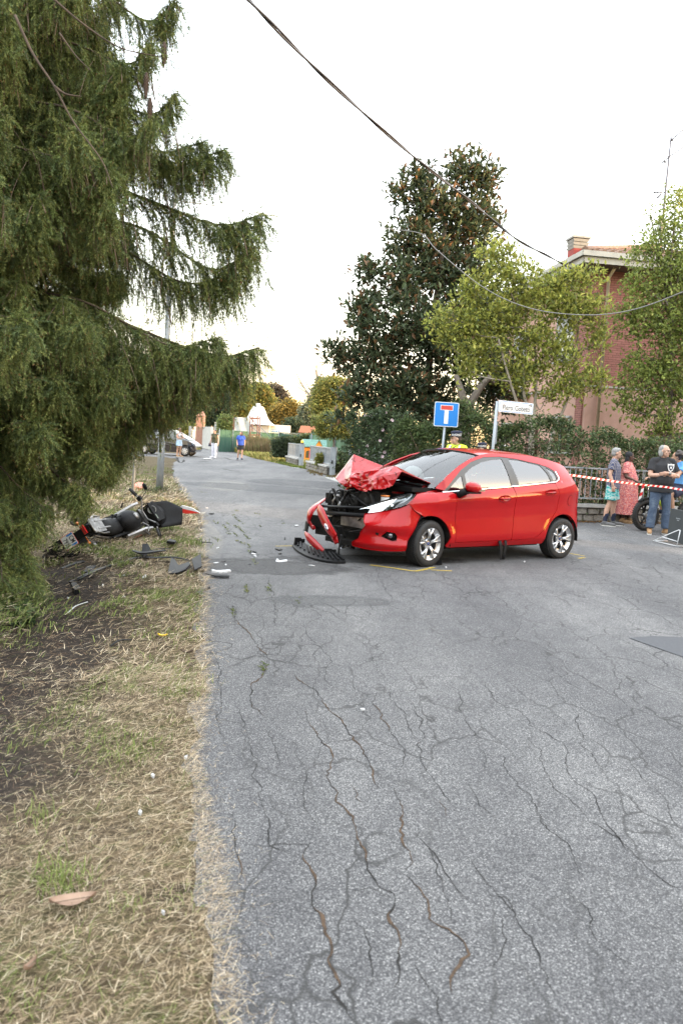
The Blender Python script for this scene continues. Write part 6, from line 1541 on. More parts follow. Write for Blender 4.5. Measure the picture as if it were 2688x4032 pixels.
# number plate, hanging at the back
Mp = Matrix.Translation((-.985, 0, .60)) @ Matrix.Rotation(.30, 4, 'Y') @ Matrix(((0, 0, -1, 0), (-1, 0, 0, 0), (0, 1, 0, 0), (0, 0, 0, 1)))
def pl_(poly, d0, d1, mat, name, parent):
 mb = MB(); mb.prism(poly, d0, d1, lambda a, b, h: tuple(Mp @ Vector((a, b, h)))); return mb.build(name, MAT[mat], parent)
q_ = lambda x0, x1, y0, y1: [(x0, y0), (x1, y0), (x1, y1), (x0, y1)]
npl = pl_(rrect(.178, .178, .008), -.003, .003, 'plate white', 'number_plate', MO)
pl_(q_(-.085, -.062, .0, .084), .0032, .0042, 'plate blue', 'blue_strip', npl); pl_(q_(.062, .085, .0, .084), .0032, .0042, 'plate blue', 'blue_strip', npl); pl_(rrect(.19, .19, .01), -.008, -.0035, 'moto red', 'plate_holder', npl)
for s_, x, y, sz in (('CM', 0, .045, .092), ('7924', .012, -.045, .088)):
 tx = bpy.data.curves.new('plate_characters', 'FONT'); tx.body = s_; tx.size = sz; tx.align_x = 'CENTER'; tx.align_y = 'CENTER'; tx.extrude = .0006; tx.offset = .001
 text_mesh(tx, 'plate_characters', MAT['sign black'], npl, Mp @ Matrix.Translation((x, y, .0042)) @ Matrix.Scale(.72, 4, (1, 0, 0)))
# handlebar, clocks, screen pushed askew
part('fork', 'steel', lambda m: (m.tube([(.74, .09, .31), (.50, .09, .95)], .026, 10), m.tube([(.74, -.09, .31), (.50, -.09, .95)], .026, 10), m.box((.5, 0, .96), (.08, .26, .04))))
hb = part('handlebar', 'steel', lambda m: m.tube([(.36, -.42, 1.10), (.44, -.20, 1.12), (.48, -.08, 1.02), (.48, .08, 1.02), (.44, .20, 1.12), (.36, .42, 1.10)], .013, 8))
for s in (-1, 1):
 part('grip', 'rubber', lambda m: m.tube([(.39, s * .30, 1.11), (.345, s * .44, 1.10)], .020, 8), hb)
 part('switch_box', 'black plastic', lambda m: m.box((.42, s * .24, 1.12), (.06, .06, .06)), hb)
 part('lever', 'black plastic', lambda m: m.tube([(.46, s * .22, 1.10), (.46, s * .34, 1.10), (.41, s * .44, 1.09)], .007, 6), hb)
part('mirror', 'black plastic', lambda m: (m.tube([(.44, .22, 1.13), (.5, .28, 1.22), (.47, .33, 1.26)], .007, 6), m.ball((.46, .35, 1.28), (.018, .06, .035), 12, 8)), hb)
ck = part('instrument_pod', 'black plastic', lambda m: (m.box((.66, -.04, 1.06), (.14, .30, .22), R=Matrix.Rotation(-.5, 3, 'Y')), m.box((.74, -.02, .92), (.12, .26, .2))))
part('rev_counter', 'lcd', lambda m: m.lathe([(.001, .0), (.05, .0), (.056, -.006)], (.58, .02, 1.115), (-.85, 0, .5), 20), ck)
part('display', 'lcd', lambda m: m.box((.585, -.11, 1.10), (.012, .08, .09), R=Matrix.Rotation(-.5, 3, 'Y')), ck)
part('gauge_ring', 'steel', lambda m: m.lathe([(.052, .0), (.062, .008), (.066, -.004)], (.575, .02, 1.118), (-.85, 0, .5), 20), ck)
part('wind_screen', 'black plastic', lambda m: m.grid(lambda a, b: (.72 + .30 * a + .10 * (1 - (2 * b - 1) ** 2), -.26 + .46 * b - .1 * a, 1.02 + .30 * a * (1 - .4 * abs(2 * b - 1))), 8, 8)).modifiers.new('s', 'SOLIDIFY').thickness = .008
part('front_cowl', 'black plastic', lambda m: (m.ball((.84, -.04, .98), (.20, .20, .16), 14, 10), m.box((.74, .16, .98), (.2, .02, .2), rz=.2)))
part('wiring', 'dirty black', lambda m: [m.tube(spline([(.5, -.1 + .05 * k, .95), (.6 + .03 * k, -.15 + .07 * k, .85 + .02 * k), (.7, -.1 + .06 * k, .95)], 4), .008, 5) for k in range(5)])
rn = random.Random(6)
for k in range(16):
 a = (rn.uniform(-.3, .75), rn.uniform(-.24, .24), rn.uniform(.5, 1.0)); b = tuple(v + rn.uniform(-.16, .16) for v in a)
 part(('broken_bracket', 'loose_hose', 'torn_flap')[k % 3], ('dirty black', 'black plastic', 'steel')[k % 3 if k % 5 else 2], (lambda m: m.beam(a, b, .03, .012)) if k % 3 != 1 else (lambda m: m.tube(spline([a, tuple((x + y) / 2 + .05 for x, y in zip(a, b)), b], 4), .009, 5)))
part('hugger', 'black plastic', lambda m: m.grid(lambda a, b: (-.72 - .33 * math.cos(2.2 * a - .3), -.09 + .18 * b, .31 + .35 * math.sin(2.2 * a - .3)), 8, 3))
# ------------------------------------------------------------------ debris of the crash
rnd = random.Random(8)
def shard(name, label, pts, h, mat, th=.012, lift=.0, ground=vg, group=None, cat='debris', curl=.04):
 """a broken piece: outline taken on the ground, given thickness, curl and a raised rim"""
 P = [ground(*p) for p in pts]; c = np.mean(P, 0); n = len(P)
 if 'white' in label or 'scrap' in label: P = [c + (q - c) * (.6 if c[1] > 6 else .5) for q in P]; h *= .5
 ta = rnd.random() * 6.28; rr0 = max(np.linalg.norm(p - c) for p in P) + 1e-6; up = [c[2] + lift + h * (.38 + .42 * ((p[0] - c[0]) * math.cos(ta) + (p[1] - c[1]) * math.sin(ta)) / rr0 + .15 * rnd.random()) for p in P]; mb = MB()
 T = [np.array((p[0], p[1], max(u_, p[2] + .006))) for p, u_ in zip(P, up)]; B = [t - (0, 0, th) for t in T]
 o = [tuple(t - c) for t in T] + [tuple(b - c) for b in B]
 mb.add(o, [tuple(range(n)), tuple(reversed(range(n, 2 * n)))] + [(i, n + i, n + (i + 1) % n, (i + 1) % n) for i in range(n)])
 ob = mb.build(name, MAT[mat], None, tuple(c)); return tag(ob, label, cat, group)
def strip(name, label, pts, w, mat, h=.03, ground=vg, group=None, cat='debris', fl=.35):
 P = [ground(*p) for p in pts]; c = P[0].copy(); Q = spline([p - c + (0, 0, .012 + h * (.3 + .7 * rnd.random())) for p in P], 6)
 ws = w if hasattr(w, '__len__') else [w] * len(pts); r = np.interp(np.linspace(0, 1, len(Q)), np.linspace(0, 1, len(ws)), ws) * (1 + .25 * (np.random.default_rng(len(Q)).random(len(Q)) - .5))
 mb = MB(); mb.tube(Q, list(r), 6, flat=(fl, 1), up=(0, 0, 1), smooth=False); ob = mb.build(name, MAT[mat], None, tuple(c)); return tag(ob, label, cat, group)
Q4 = lambda L: [C4(*p) for p in L]
def C9(x, y): return 700 + x / 2.6133, 1900 + y / 2.6133
Q9 = lambda L: [C9(*p) for p in L]
strip('bumper_strip', 'long black plastic strip snaking across the dry grass below the motorcycle', Q4([(250, 1085), (400, 1030), (560, 935), (760, 885), (920, 825), (1100, 830), (1280, 850), (1445, 855)]), [.05, .045, .05, .035, .04, .03, .03, .012], 'black plastic', .05)
strip('bumper_bracket', 'forked black bracket lying on top of the long plastic strip', Q4([(870, 800), (960, 815), (1080, 800), (1180, 790)]), [.02, .05, .04, .03], 'black plastic', .10)
shard('torn_panel', 'grey torn panel standing on the strip in the grass', Q4([(960, 750), (1010, 745), (1040, 775), (1000, 795), (955, 790)]), .16, 'moto grey')
strip('thin_rod', 'thin black rod with clips in the green tuft', Q4([(1010, 775), (1120, 765), (1225, 745)]), .014, 'black plastic', .06)
shard('fairing_piece', 'grey forked fairing piece on the grass edge', Q4([(1215, 970), (1250, 850), (1275, 840), (1320, 925), (1420, 905), (1440, 930), (1390, 965), (1310, 985)]), .12, 'moto grey', .014)
shard('fairing_scoop', 'black scoop shaped fairing shell at the road edge', Q4([(1450, 920), (1540, 865), (1552, 960), (1480, 990)]), .22, 'black plastic', .014)
shard('black_cup', 'small black cup shaped piece at the end of the long strip', Q4([(250, 1140), (300, 1115), (345, 1140), (335, 1175), (290, 1180)]), .14, 'black plastic', .05)
strip('dark_strip', 'short dark strip half hidden by the spruce tips', Q4([(160, 960), (270, 920), (375, 870)]), [.015, .03, .04], 'black plastic', .06)
shard('grey_plate', 'flat grey plate in the grass above the dark earth', Q4([(380, 960), (410, 925), (500, 900), (470, 940)]), .05, 'moto grey')
shard('black_wedge', 'black wedge standing in the grass between road and motorcycle', Q4([(1205, 700), (1240, 650), (1300, 690), (1280, 710)]), .16, 'black plastic', .03)
for L, lb in (([(945, 995), (1010, 982), (1016, 992), (950, 1008)], 'white strip of plastic lying in the dry grass'), ([(750, 985), (775, 970), (798, 976), (770, 990)], 'curved white chip on the dark earth'), ([(555, 1080), (572, 1068), (585, 1080), (570, 1092)], 'small white chip beside the long strip'), ([(755, 1195), (775, 1178), (805, 1190), (780, 1212)], 'crumpled white scrap on the bare earth'), ([(205, 1212), (235, 1192), (252, 1200), (215, 1225)], 'white chip near the spruce tips')):
 shard('white_chip', lb, Q4(L), .05, 'white plastic', group='white chips on the verge')
strip('white_rod', 'thin white rod on the dark earth', [(345, 2379), (300, 2402), (268, 2425)], .007, 'white plastic', .03)
strip('dark_stick', 'black curved stick on the grass nearer the viewer', [(435, 2562), (470, 2545), (515, 2538)], [.006, .014, .010], 'black plastic', .05)
shard('orange_fragment', 'bright orange red plastic fragment in the grass beyond the bike', Q4([(880, 140), (890, 118), (925, 100), (970, 92), (972, 118), (920, 140)]), .22, 'orange plastic' if 'orange plastic' in MAT else 'moto red', .02)
hlb = thing('lamp_fragment', 'black lamp fragment with a pale red fairing tip on the grass edge', 'debris', tuple(vg(*C4(1280, 425))))
mb = MB(); mb.box((0, 0, .12), (.20, .16, .16), rz=.4); mb.lathe([(.03, .1), (.075, .09), (.085, .0)], (-.03, -.06, .12), (-.3, -1, .2), 16); mb.build('lamp_body', MAT['moto grey'], hlb)
mb = MB(); mb.prism([(0, .13), (.12, .24), (.3, .20), (.42, .14), (.2, .12)], 0, .03, lambda a, b, h: (a, h, b)); mb.build('fairing_tip', MAT['moto red'], hlb)
mb = MB(); mb.prism([(.06, .21), (.12, .255), (.3, .215), (.42, .145), (.28, .175)], -.002, .032, lambda a, b, h: (a, h, b)); mb.build('pale_edge', MAT['moto silver'], hlb)
# on the asphalt
rg = lambda px, py: gnd(px, py)
strip('black_bar', 'thin black bar at the road edge', Q9([(215, 640), (290, 638), (352, 642)]), [.02, .022, .014], 'black plastic', .03, rg)
strip('lamp_strip', 'long pale lamp strip with dark backing on the oily asphalt', Q9([(345, 960), (430, 960), (535, 955)]), [.045, .05, .04], 'white plastic', .05, rg)
strip('lamp_backing', 'dark backing bar under the pale lamp strip', Q9([(290, 968), (400, 980), (530, 985)]), [.012, .03, .03], 'black plastic', .02, rg)
for L, lb, m in (([(345, 830), (395, 824), (440, 830), (395, 837)], 'white splinter on the oily asphalt', 'white plastic'), ([(425, 818), (470, 812), (512, 818), (460, 824)], 'black splinter beside the white one', 'black plastic'), ([(385, 678), (432, 664), (436, 672), (395, 686)], 'white chip above the oil stain', 'white plastic'), ([(275, 775), (310, 762), (315, 775), (290, 784)], 'black chip at the road edge', 'black plastic'), ([(755, 740), (800, 736), (802, 744), (760, 746)], 'pale strip in the mossy crack', 'white plastic'), ([(768, 716), (812, 718), (810, 724), (772, 722)], 'dark strip in the mossy crack', 'black plastic'), ([(775, 764), (812, 762), (806, 770)], 'second pale strip below the first', 'white plastic'), ([(715, 845), (735, 832), (765, 845), (730, 852)], 'black and white chip near the stain centre', 'black plastic'), ([(1000, 690), (1030, 672), (1075, 695), (1040, 705)], 'grey shard left of the broken undertray', 'moto grey'), ([(1032, 735), (1060, 725), (1068, 738), (1045, 744)], 'black shard left of the broken undertray', 'black plastic'), ([(1005, 815), (1022, 798), (1045, 812), (1120, 806), (1125, 818), (1040, 822)], 'clear plastic splinter left of the undertray', 'white plastic'), ([(1315, 850), (1370, 846), (1435, 862), (1390, 868)], 'white flat splinter in front of the undertray', 'white plastic'), ([(1200, 448), (1232, 440), (1245, 446), (1215, 456)], 'pale chip on the clean asphalt behind the bumper', 'white plastic'), ([(1290, 495), (1315, 478), (1318, 500)], 'black triangle chip behind the bumper', 'black plastic'), ([(1093, 580), (1110, 580), (1108, 590), (1094, 590)], 'tiny black chip on clean asphalt', 'black plastic'), ([(318, 325), (360, 318), (375, 322), (350, 332)], 'black clip far up the road edge', 'black plastic'), ([(275, 262), (325, 260), (325, 265), (280, 267)], 'white strip far up the road edge', 'white plastic'), ([(480, 845), (505, 842), (508, 856), (485, 856)], 'white crumb under the white splinter', 'white plastic'), ([(275, 1105), (330, 1095), (335, 1102), (290, 1110)], 'black chip below the oil stain edge', 'black plastic')):
 shard('plastic_shard', lb, Q9(L), .03, m, .008, ground=rg, group='plastic shards on the asphalt')
Q1 = lambda L: [C1(*p) for p in L]
shard('rubber_block', 'small black block on the asphalt under the front wheel', Q1([(770, 676), (800, 676), (803, 688), (775, 690)]), .05, 'black plastic', .04, ground=rg)
shard('paper_scrap', 'small white scrap between the front wheel and the chalk line', Q1([(816, 700), (826, 694), (834, 703), (822, 710)]), .04, 'white plastic', ground=rg, group='paper scraps by the car')
shard('paper_scrap', 'small white scrap on the asphalt under the rear door', Q1([(1236, 670), (1248, 666), (1254, 672), (1242, 677)]), .04, 'white plastic', ground=rg, group='paper scraps by the car')
shard('white_chip', 'white chip on the bare asphalt in the foreground', [(1408, 2790), (1440, 2788), (1446, 2800), (1415, 2802)], .02, 'white plastic', ground=rg)
mb = MB(); rn = random.Random(2)
c = gnd(*C2(590, 1190)) if 'C2' in globals() else gnd(1150 + 590 / 2.61333, 1720 + 1190 / 2.61333)
for k in range(3):
 o_ = np.array((rn.uniform(-.2, .2), rn.uniform(-.15, .15), .05)); V = [o_ + np.array((rn.uniform(-.1, .1), rn.uniform(-.1, .1), rn.uniform(-.04, .10))) for _ in range(7)]
 mb.add(V, [(0, 1, 2), (1, 3, 2), (2, 3, 4), (3, 5, 4), (4, 5, 6), (0, 2, 6)])
tag(mb.build('foil_scrap', MAT['foil'], None, tuple(c)), 'crumpled shiny foil under the torn bumper', 'debris', kind='thing')
# broken undertray: curved ribbed tray with two uprights
def g2c(x, y): return gnd(1150 + x / 2.61333, 1720 + y / 2.61333)
A = [g2c(*p) for p in ((0, 1130), (40, 1180), (140, 1240), (260, 1280), (400, 1305), (550, 1308))]; B = [g2c(*p) for p in ((60, 1110), (110, 1140), (200, 1185), (300, 1225), (420, 1255), (490, 1262))]
c = A[0].copy(); UT = thing('undertray', 'black ribbed undertray torn off and lying in front of the wreck', 'debris', tuple(c))
A = spline([a - c for a in A], 5); B = spline([b - c for b in B], 5); n = len(A); mb = MB(); top = [(a + (0, 0, .03), b + (0, 0, .075)) for a, b in zip(A, B)]
V = [t[0] for t in top] + [t[1] for t in top] + [t[0] - (0, 0, .022) for t in top] + [t[1] - (0, 0, .022) for t in top]
F = [(i, i + 1, n + i + 1, n + i) for i in range(n - 1)] + [(2 * n + i, 3 * n + i, 3 * n + i + 1, 2 * n + i + 1) for i in range(n - 1)] + [(i, 2 * n + i, 2 * n + i + 1, i + 1) for i in range(n - 1)] + [(n + i, n + i + 1, 3 * n + i + 1, 3 * n + i) for i in range(n - 1)]
mb.add(V, F); mb.build('tray', MAT['black plastic'], UT)
mb = MB(); mb.box((0, 0, 0), (1, .035, .028)); rib = mb.mesh('rib', MAT['black plastic'])
for i in range(1, n - 1, 2):
 p, q = top[i]; j = min(i + 1, n - 1); q = top[j][1]; d = q - p; o = link('rib', rib, UT); o.location = tuple((p + q) / 2 + (0, 0, .02)); o.scale = (float(np.linalg.norm(d)) * .85, .6, .55); o.rotation_euler = (0, -math.asin(d[2] / np.linalg.norm(d)), math.atan2(d[1], d[0]) + .35)
for (x, y), (x2, y2), w in (((55, 1140), (50, 1035), .11), ((365, 1245), (360, 1150), .12)):
 b0_ = g2c(x, y); tp = at(1150 + x2 / 2.61333, 1720 + y2 / 2.61333, b0_[1]); hgt = tp[2]; mb = MB(); mb.box((0, 0, hgt / 2), (w, .05, hgt), rz=.3, taper=.8); mb.box((w * .6, .02, hgt * .7), (w * .5, .03, .05), rz=.3); o = mb.build('upright', MAT['black plastic'], UT); o.location = tuple(b0_ - c)
MAT['orange plastic'] = pm('orange red plastic', (.75, .10, .02), (.65, .08, .02), 9, .4)
bpy.data.objects['orange_fragment'].data.materials[0] = MAT['orange plastic']
# fallen leaves and a cone husk on the verge
MAT['dry leaf'] = pm('dry leaf', (.30, .20, .14), (.24, .155, .105), 14, .8, bmp=.2)
def fallen_leaf(px, py, L, rz, label, mat='dry leaf'):
 c = vg(px, py); t = thing('fallen_leaf', label, 'leaf', (c[0], c[1], c[2] + .035), rz, 'fallen leaves on the verge'); mb = MB()
 mb.grid(lambda a, b: (L * (a - .5), L * .23 * math.sin(PI * min(1, a * 1.02)) ** .8 * (b * 2 - 1), .012 * (b * 2 - 1) ** 2 + .02 * (a - .5) ** 2 - .01 * math.sin(PI * a)), 12, 6); mb.build('blade', MAT[mat], t)
 mb = MB(); mb.tube([(-L * .62, 0, 0), (-L * .4, 0, .0), (L * .45, 0, .002)], .0016, 5); mb.build('midrib', MAT['dead twig'], t)
fallen_leaf(285, 3585, .14, .35, 'large tan magnolia leaf lying on the straw in the foreground')
fallen_leaf(118, 3848, .05, 1.2, 'small orange tan leaf in the straw nearest the viewer'); fallen_leaf(640, 2520, .07, .1, 'yellow leaf in the green tuft', 'yellow lamp'); fallen_leaf(735, 2585, .09, -.1, 'brown curled leaf at the road edge', 'bark brown')
for (px, py, lb) in ((550, 3222, 'small white scrap on the straw near the road edge'), (730, 3000, 'crumpled white scrap where straw meets asphalt'), (600, 3075, 'tiny white scrap on the straw'), (640, 3620, 'thin white scrap in the straw')):
 shard('paper_scrap', lb, [(px - 14, py), (px, py - 9), (px + 16, py - 4), (px + 6, py + 9)], .03, 'white plastic', ground=lambda a, b: vg(a, b) + (0, 0, .02), group='white scraps on the straw')
# ------------------------------------------------------------------ people
def skinmat(name, c):
 m = pm(name, c, tuple(x * .86 for x in c), 18, .55, bmp=.05, bscale=90)
 b = m.node_tree.nodes['Principled BSDF']; b.inputs['Subsurface Weight'].default_value = .12; b.inputs['Subsurface Radius'].default_value = (.02, .008, .005)
 return m
MAT['skin light'] = skinmat('light skin', (.50, .30, .22)); MAT['skin tan'] = skinmat('tanned skin', (.42, .24, .16)); MAT['skin dark'] = skinmat('dark brown skin', (.085, .042, .028))
MAT['hair dark'] = pm('dark hair', (.018, .013, .011), (.04, .028, .022), 40, .5, stretch=(1, 1, .2)); MAT['hair grey'] = pm('grey hair', (.30, .29, .28), (.16, .155, .15), 40, .6, stretch=(1, 1, .2))
MAT['eye'] = pm('dark eye', (.02, .015, .012), (.03, .02, .02), 9, .2); MAT['lips'] = pm('lips', (.30, .11, .09), (.25, .09, .08), 9, .5)
MAT['black cloth'] = pm('black cotton', (.014, .014, .016), (.026, .026, .03), 7, .9, bmp=.4, bscale=9); MAT['olive cloth'] = pm('olive cloth', (.045, .045, .022), (.06, .06, .03), 9, .9, bmp=.3, bscale=10)
MAT['white cloth'] = pm('white cotton', (.66, .66, .72), (.52, .52, .58), 6, .85, bmp=.4, bscale=12); MAT['blue cloth'] = pm('royal blue cotton', (.025, .08, .42), (.02, .06, .32), 7, .85, bmp=.3, bscale=10)
MAT['navy cloth'] = pm('navy cloth', (.012, .016, .035), (.02, .024, .05), 8, .85); MAT['sky cloth'] = pm('light blue cotton', (.10, .28, .55), (.08, .22, .46), 8, .85)
MAT['hi vis'] = pm('yellow high visibility cloth', (.62, .80, .03), (.52, .70, .03), 8, .7); MAT['reflective'] = pm('silver reflective tape', (.60, .62, .62), (.5, .52, .52), 30, .35)
MAT['tan suede'] = pm('tan suede', (.33, .20, .10), (.24, .14, .07), 18, .9); MAT['grey suede'] = pm('grey suede', (.13, .125, .125), (.09, .09, .09), 18, .9); MAT['sole'] = pm('pale shoe sole', (.55, .54, .5), (.4, .39, .36), 9, .8)
MAT['denim shorts'] = pm('pale denim', (.30, .45, .62), (.42, .55, .68), 14, .9)
def m_jeans():
 m, t, b = nodes_of('worn blue jeans'); co = objco(t); n = noise(t, 5, 6, .65, co); f = noise(t, 160, 3, .6, co)
 c = ramp(t, n, [(.3, (.030, .048, .085)), (.55, (.055, .082, .13)), (.75, (.13, .165, .21))])
 t.links.new(mixc(t, 1, c, ramp(t, f, [(.35, (.8, .8, .8)), (.65, (1.15, 1.15, 1.15))]), 'MULTIPLY'), b.inputs['Base Color']); b.inputs['Roughness'].default_value = .9
 w = noise(t, 9, 3, .5, objco(t, (1, 1, 2.2)), 1.0); bump(t, b, w, .6, .03); return m
MAT['jeans'] = m_jeans()
def m_stripes():
 m, t, b = nodes_of('navy striped shirt cloth'); co = objco(t); w = nd(t, 'ShaderNodeTexWave', wave_type='BANDS', bands_direction='X', i_Scale=14.0, i_Distortion=1.2, i_Detail=2.0); t.links.new(co, w.inputs['Vector'])
 w2 = nd(t, 'ShaderNodeTexWave', wave_type='BANDS', bands_direction='Z', i_Scale=5.0, i_Distortion=1.0); t.links.new(co, w2.inputs['Vector'])
 c = ramp(t, w.outputs['Fac'], [(0.3, (.035, .045, .10)), (.62, (.05, .06, .12)), (.85, (.30, .27, .26))]); t.links.new(mixc(t, .25, c, ramp(t, w2.outputs['Fac'], [(.4, (.03, .04, .09)), (.8, (.16, .15, .18))])), b.inputs['Base Color']); b.inputs['Roughness'].default_value = .9
 bump(t, b, noise(t, 9, 3, .5, co), .4, .02); return m
MAT['striped shirt'] = m_stripes()
def m_print(name, a, b_, c_, sc):
 m, t, b = nodes_of(name); co = objco(t); v = nd(t, 'ShaderNodeTexVoronoi', i_Scale=sc); t.links.new(objco(t, (1, 1, 1.8)), v.inputs['Vector']); s = nd(t, 'ShaderNodeSeparateColor'); t.links.new(v.outputs['Color'], s.inputs[0])
 r = ramp(t, s.outputs[0], [(0.0, a), (.42, a), (.5, b_), (.75, b_), (.82, c_), (1.0, c_)]); t.links.new(mixc(t, .8, a, r), b.inputs['Base Color']); b.inputs['Roughness'].default_value = .9
 bump(t, b, noise(t, 10, 3, .5, objco(t, (1, 1, .15))), .5, .03); return m
MAT['pink print'] = m_print('coral printed dress cloth', (.50, .12, .10), (.60, .32, .28), (.22, .05, .10), 46); MAT['teal print'] = m_print('teal patterned shorts cloth', (.02, .30, .30), (.30, .50, .48), (.55, .55, .5), 24); MAT['top print'] = m_print('black and white printed top', (.5, .5, .5), (.08, .08, .1), (.35, .15, .12), 24)
MAT['check'] = None
def m_check():
 m, t, b = nodes_of('chequered cap band'); c = nd(t, 'ShaderNodeTexCoord'); s = nd(t, 'ShaderNodeSeparateXYZ'); t.links.new(c.outputs['Object'], s.inputs[0])
 at2 = nd(t, 'ShaderNodeMath', operation='ARCTAN2'); t.links.new(s.outputs[0], at2.inputs[0]); t.links.new(s.outputs[1], at2.inputs[1]); cb = nd(t, 'ShaderNodeCombineXYZ'); t.links.new(at2.outputs[0], cb.inputs[0])
 zz = nd(t, 'ShaderNodeMath', operation='MULTIPLY'); zz.inputs[1].default_value = 9.0; t.links.new(s.outputs[2], zz.inputs[0]); t.links.new(zz.outputs[0], cb.inputs[1])
 k = nd(t, 'ShaderNodeTexChecker', i_Scale=6.0); k.inputs[1].default_value = (.7, .7, .7, 1); k.inputs[2].default_value = (.015, .02, .04, 1); t.links.new(cb.outputs[0], k.inputs[0]); t.links.new(k.outputs[0], b.inputs['Base Color']); return m
MAT['check'] = m_check()
def remesh(mb, vox, smooth=6):
 me = mb.mesh('tmp', MAT['eye']); o = bpy.data.objects.new('tmp', me); COL.objects.link(o)
 r = o.modifiers.new('r', 'REMESH'); r.mode = 'VOXEL'; r.voxel_size = vox; r.use_smooth_shade = True
 s = o.modifiers.new('s', 'SMOOTH'); s.factor = .5; s.iterations = smooth
 dg = bpy.context.evaluated_depsgraph_get(); dg.update()
 out = bpy.data.meshes.new_from_object(o.evaluated_get(dg)); bpy.data.objects.remove(o); bpy.data.meshes.remove(me)
 out.materials.clear()
 for p in out.polygons: p.use_smooth = True
 return out
def cap(mb, pts, rad, flat=(1, 1), up=(1, 0, 0), ends=(1, 1)):
 """limb: rounded, tapering, one closed piece"""
 P = spline(pts, 4); R = np.interp(np.linspace(0, 1, len(P)), np.linspace(0, 1, len(rad)), rad)
 a, b = P[0] - unit(P[1] - P[0]) * R[0] * .6, P[-1] + unit(P[-1] - P[-2]) * R[-1] * .6
 Q, r_ = [P], list(R)
 if ends[0]: Q.insert(0, [a]); r_ = [R[0] * .6] + r_
 if ends[1]: Q.append([b]); r_ = r_ + [R[-1] * .6]
 mb.tube(np.vstack(Q), r_, 12, flat=flat, up=up)
 return mb
def hand(mb, W, d, nrm, curl, thumb_side, s=1.0):
 """palm, four unequal curled fingers and a thumb leaving the palm's side"""
 d = unit(np.array(d, float)); nrm = np.array(nrm, float); nrm = unit(nrm - d * nrm.dot(d)); sd_ = np.cross(d, nrm)
 W = np.array(W, float); pc = W + d * .045 * s
 mb.ball(pc, (.046 * s, .042 * s, .018 * s), 12, 8, R=np.stack([d, sd_, nrm], 1))
 for k, (off, L) in enumerate(((-.030, .068), (-.010, .078), (.011, .073), (.030, .058))):
  b = W + d * .082 * s + sd_ * off * s; p = [b - d * .02 * s]; a = 0; q = b; p.append(q)
  for j in range(3):
   a += curl * (.5, .9, .8)[j]; q = q + (d * math.cos(a) + nrm * math.sin(a) + sd_ * off * .8) * L * s * (.42, .33, .25)[j]; p.append(q)
  mb.tube(p, [.0098 * s, .0095 * s, .0088 * s, .008 * s, .0062 * s], 8)
 t0 = W + d * .02 * s + sd_ * thumb_side * .034 * s; t1 = t0 + (d * .6 + sd_ * thumb_side * .7 + nrm * .35) * .036 * s; t2 = t1 + (d * .9 + sd_ * thumb_side * .15 + nrm * .5) * .03 * s
 mb.tube([t0 - sd_ * thumb_side * .012 * s, t0, t1, t2], [.013 * s, .0125 * s, .0105 * s, .008 * s], 8)
BASE = dict(hip=.93, sh=1.43, shx=.185, head=(0, -.015, 1.625), E=((-.235, .02, 1.14), (.235, .02, 1.14)), Wr=((-.25, -.05, .89), (.25, -.05, .89)), K=((-.10, -.015, .50), (.10, -.015, .50)), A=((-.11, .02, .085), (.11, .02, .085)), toe=((-.14, -.16, .03), (.14, -.16, .03)), girth=1.0, chest=1.0, curl=.55, hd=((0, -.1, -1), (0, -.1, -1)), hn=((1, -.2, 0), (-1, -.2, 0)), turn=0.0, neckfwd=0.0)
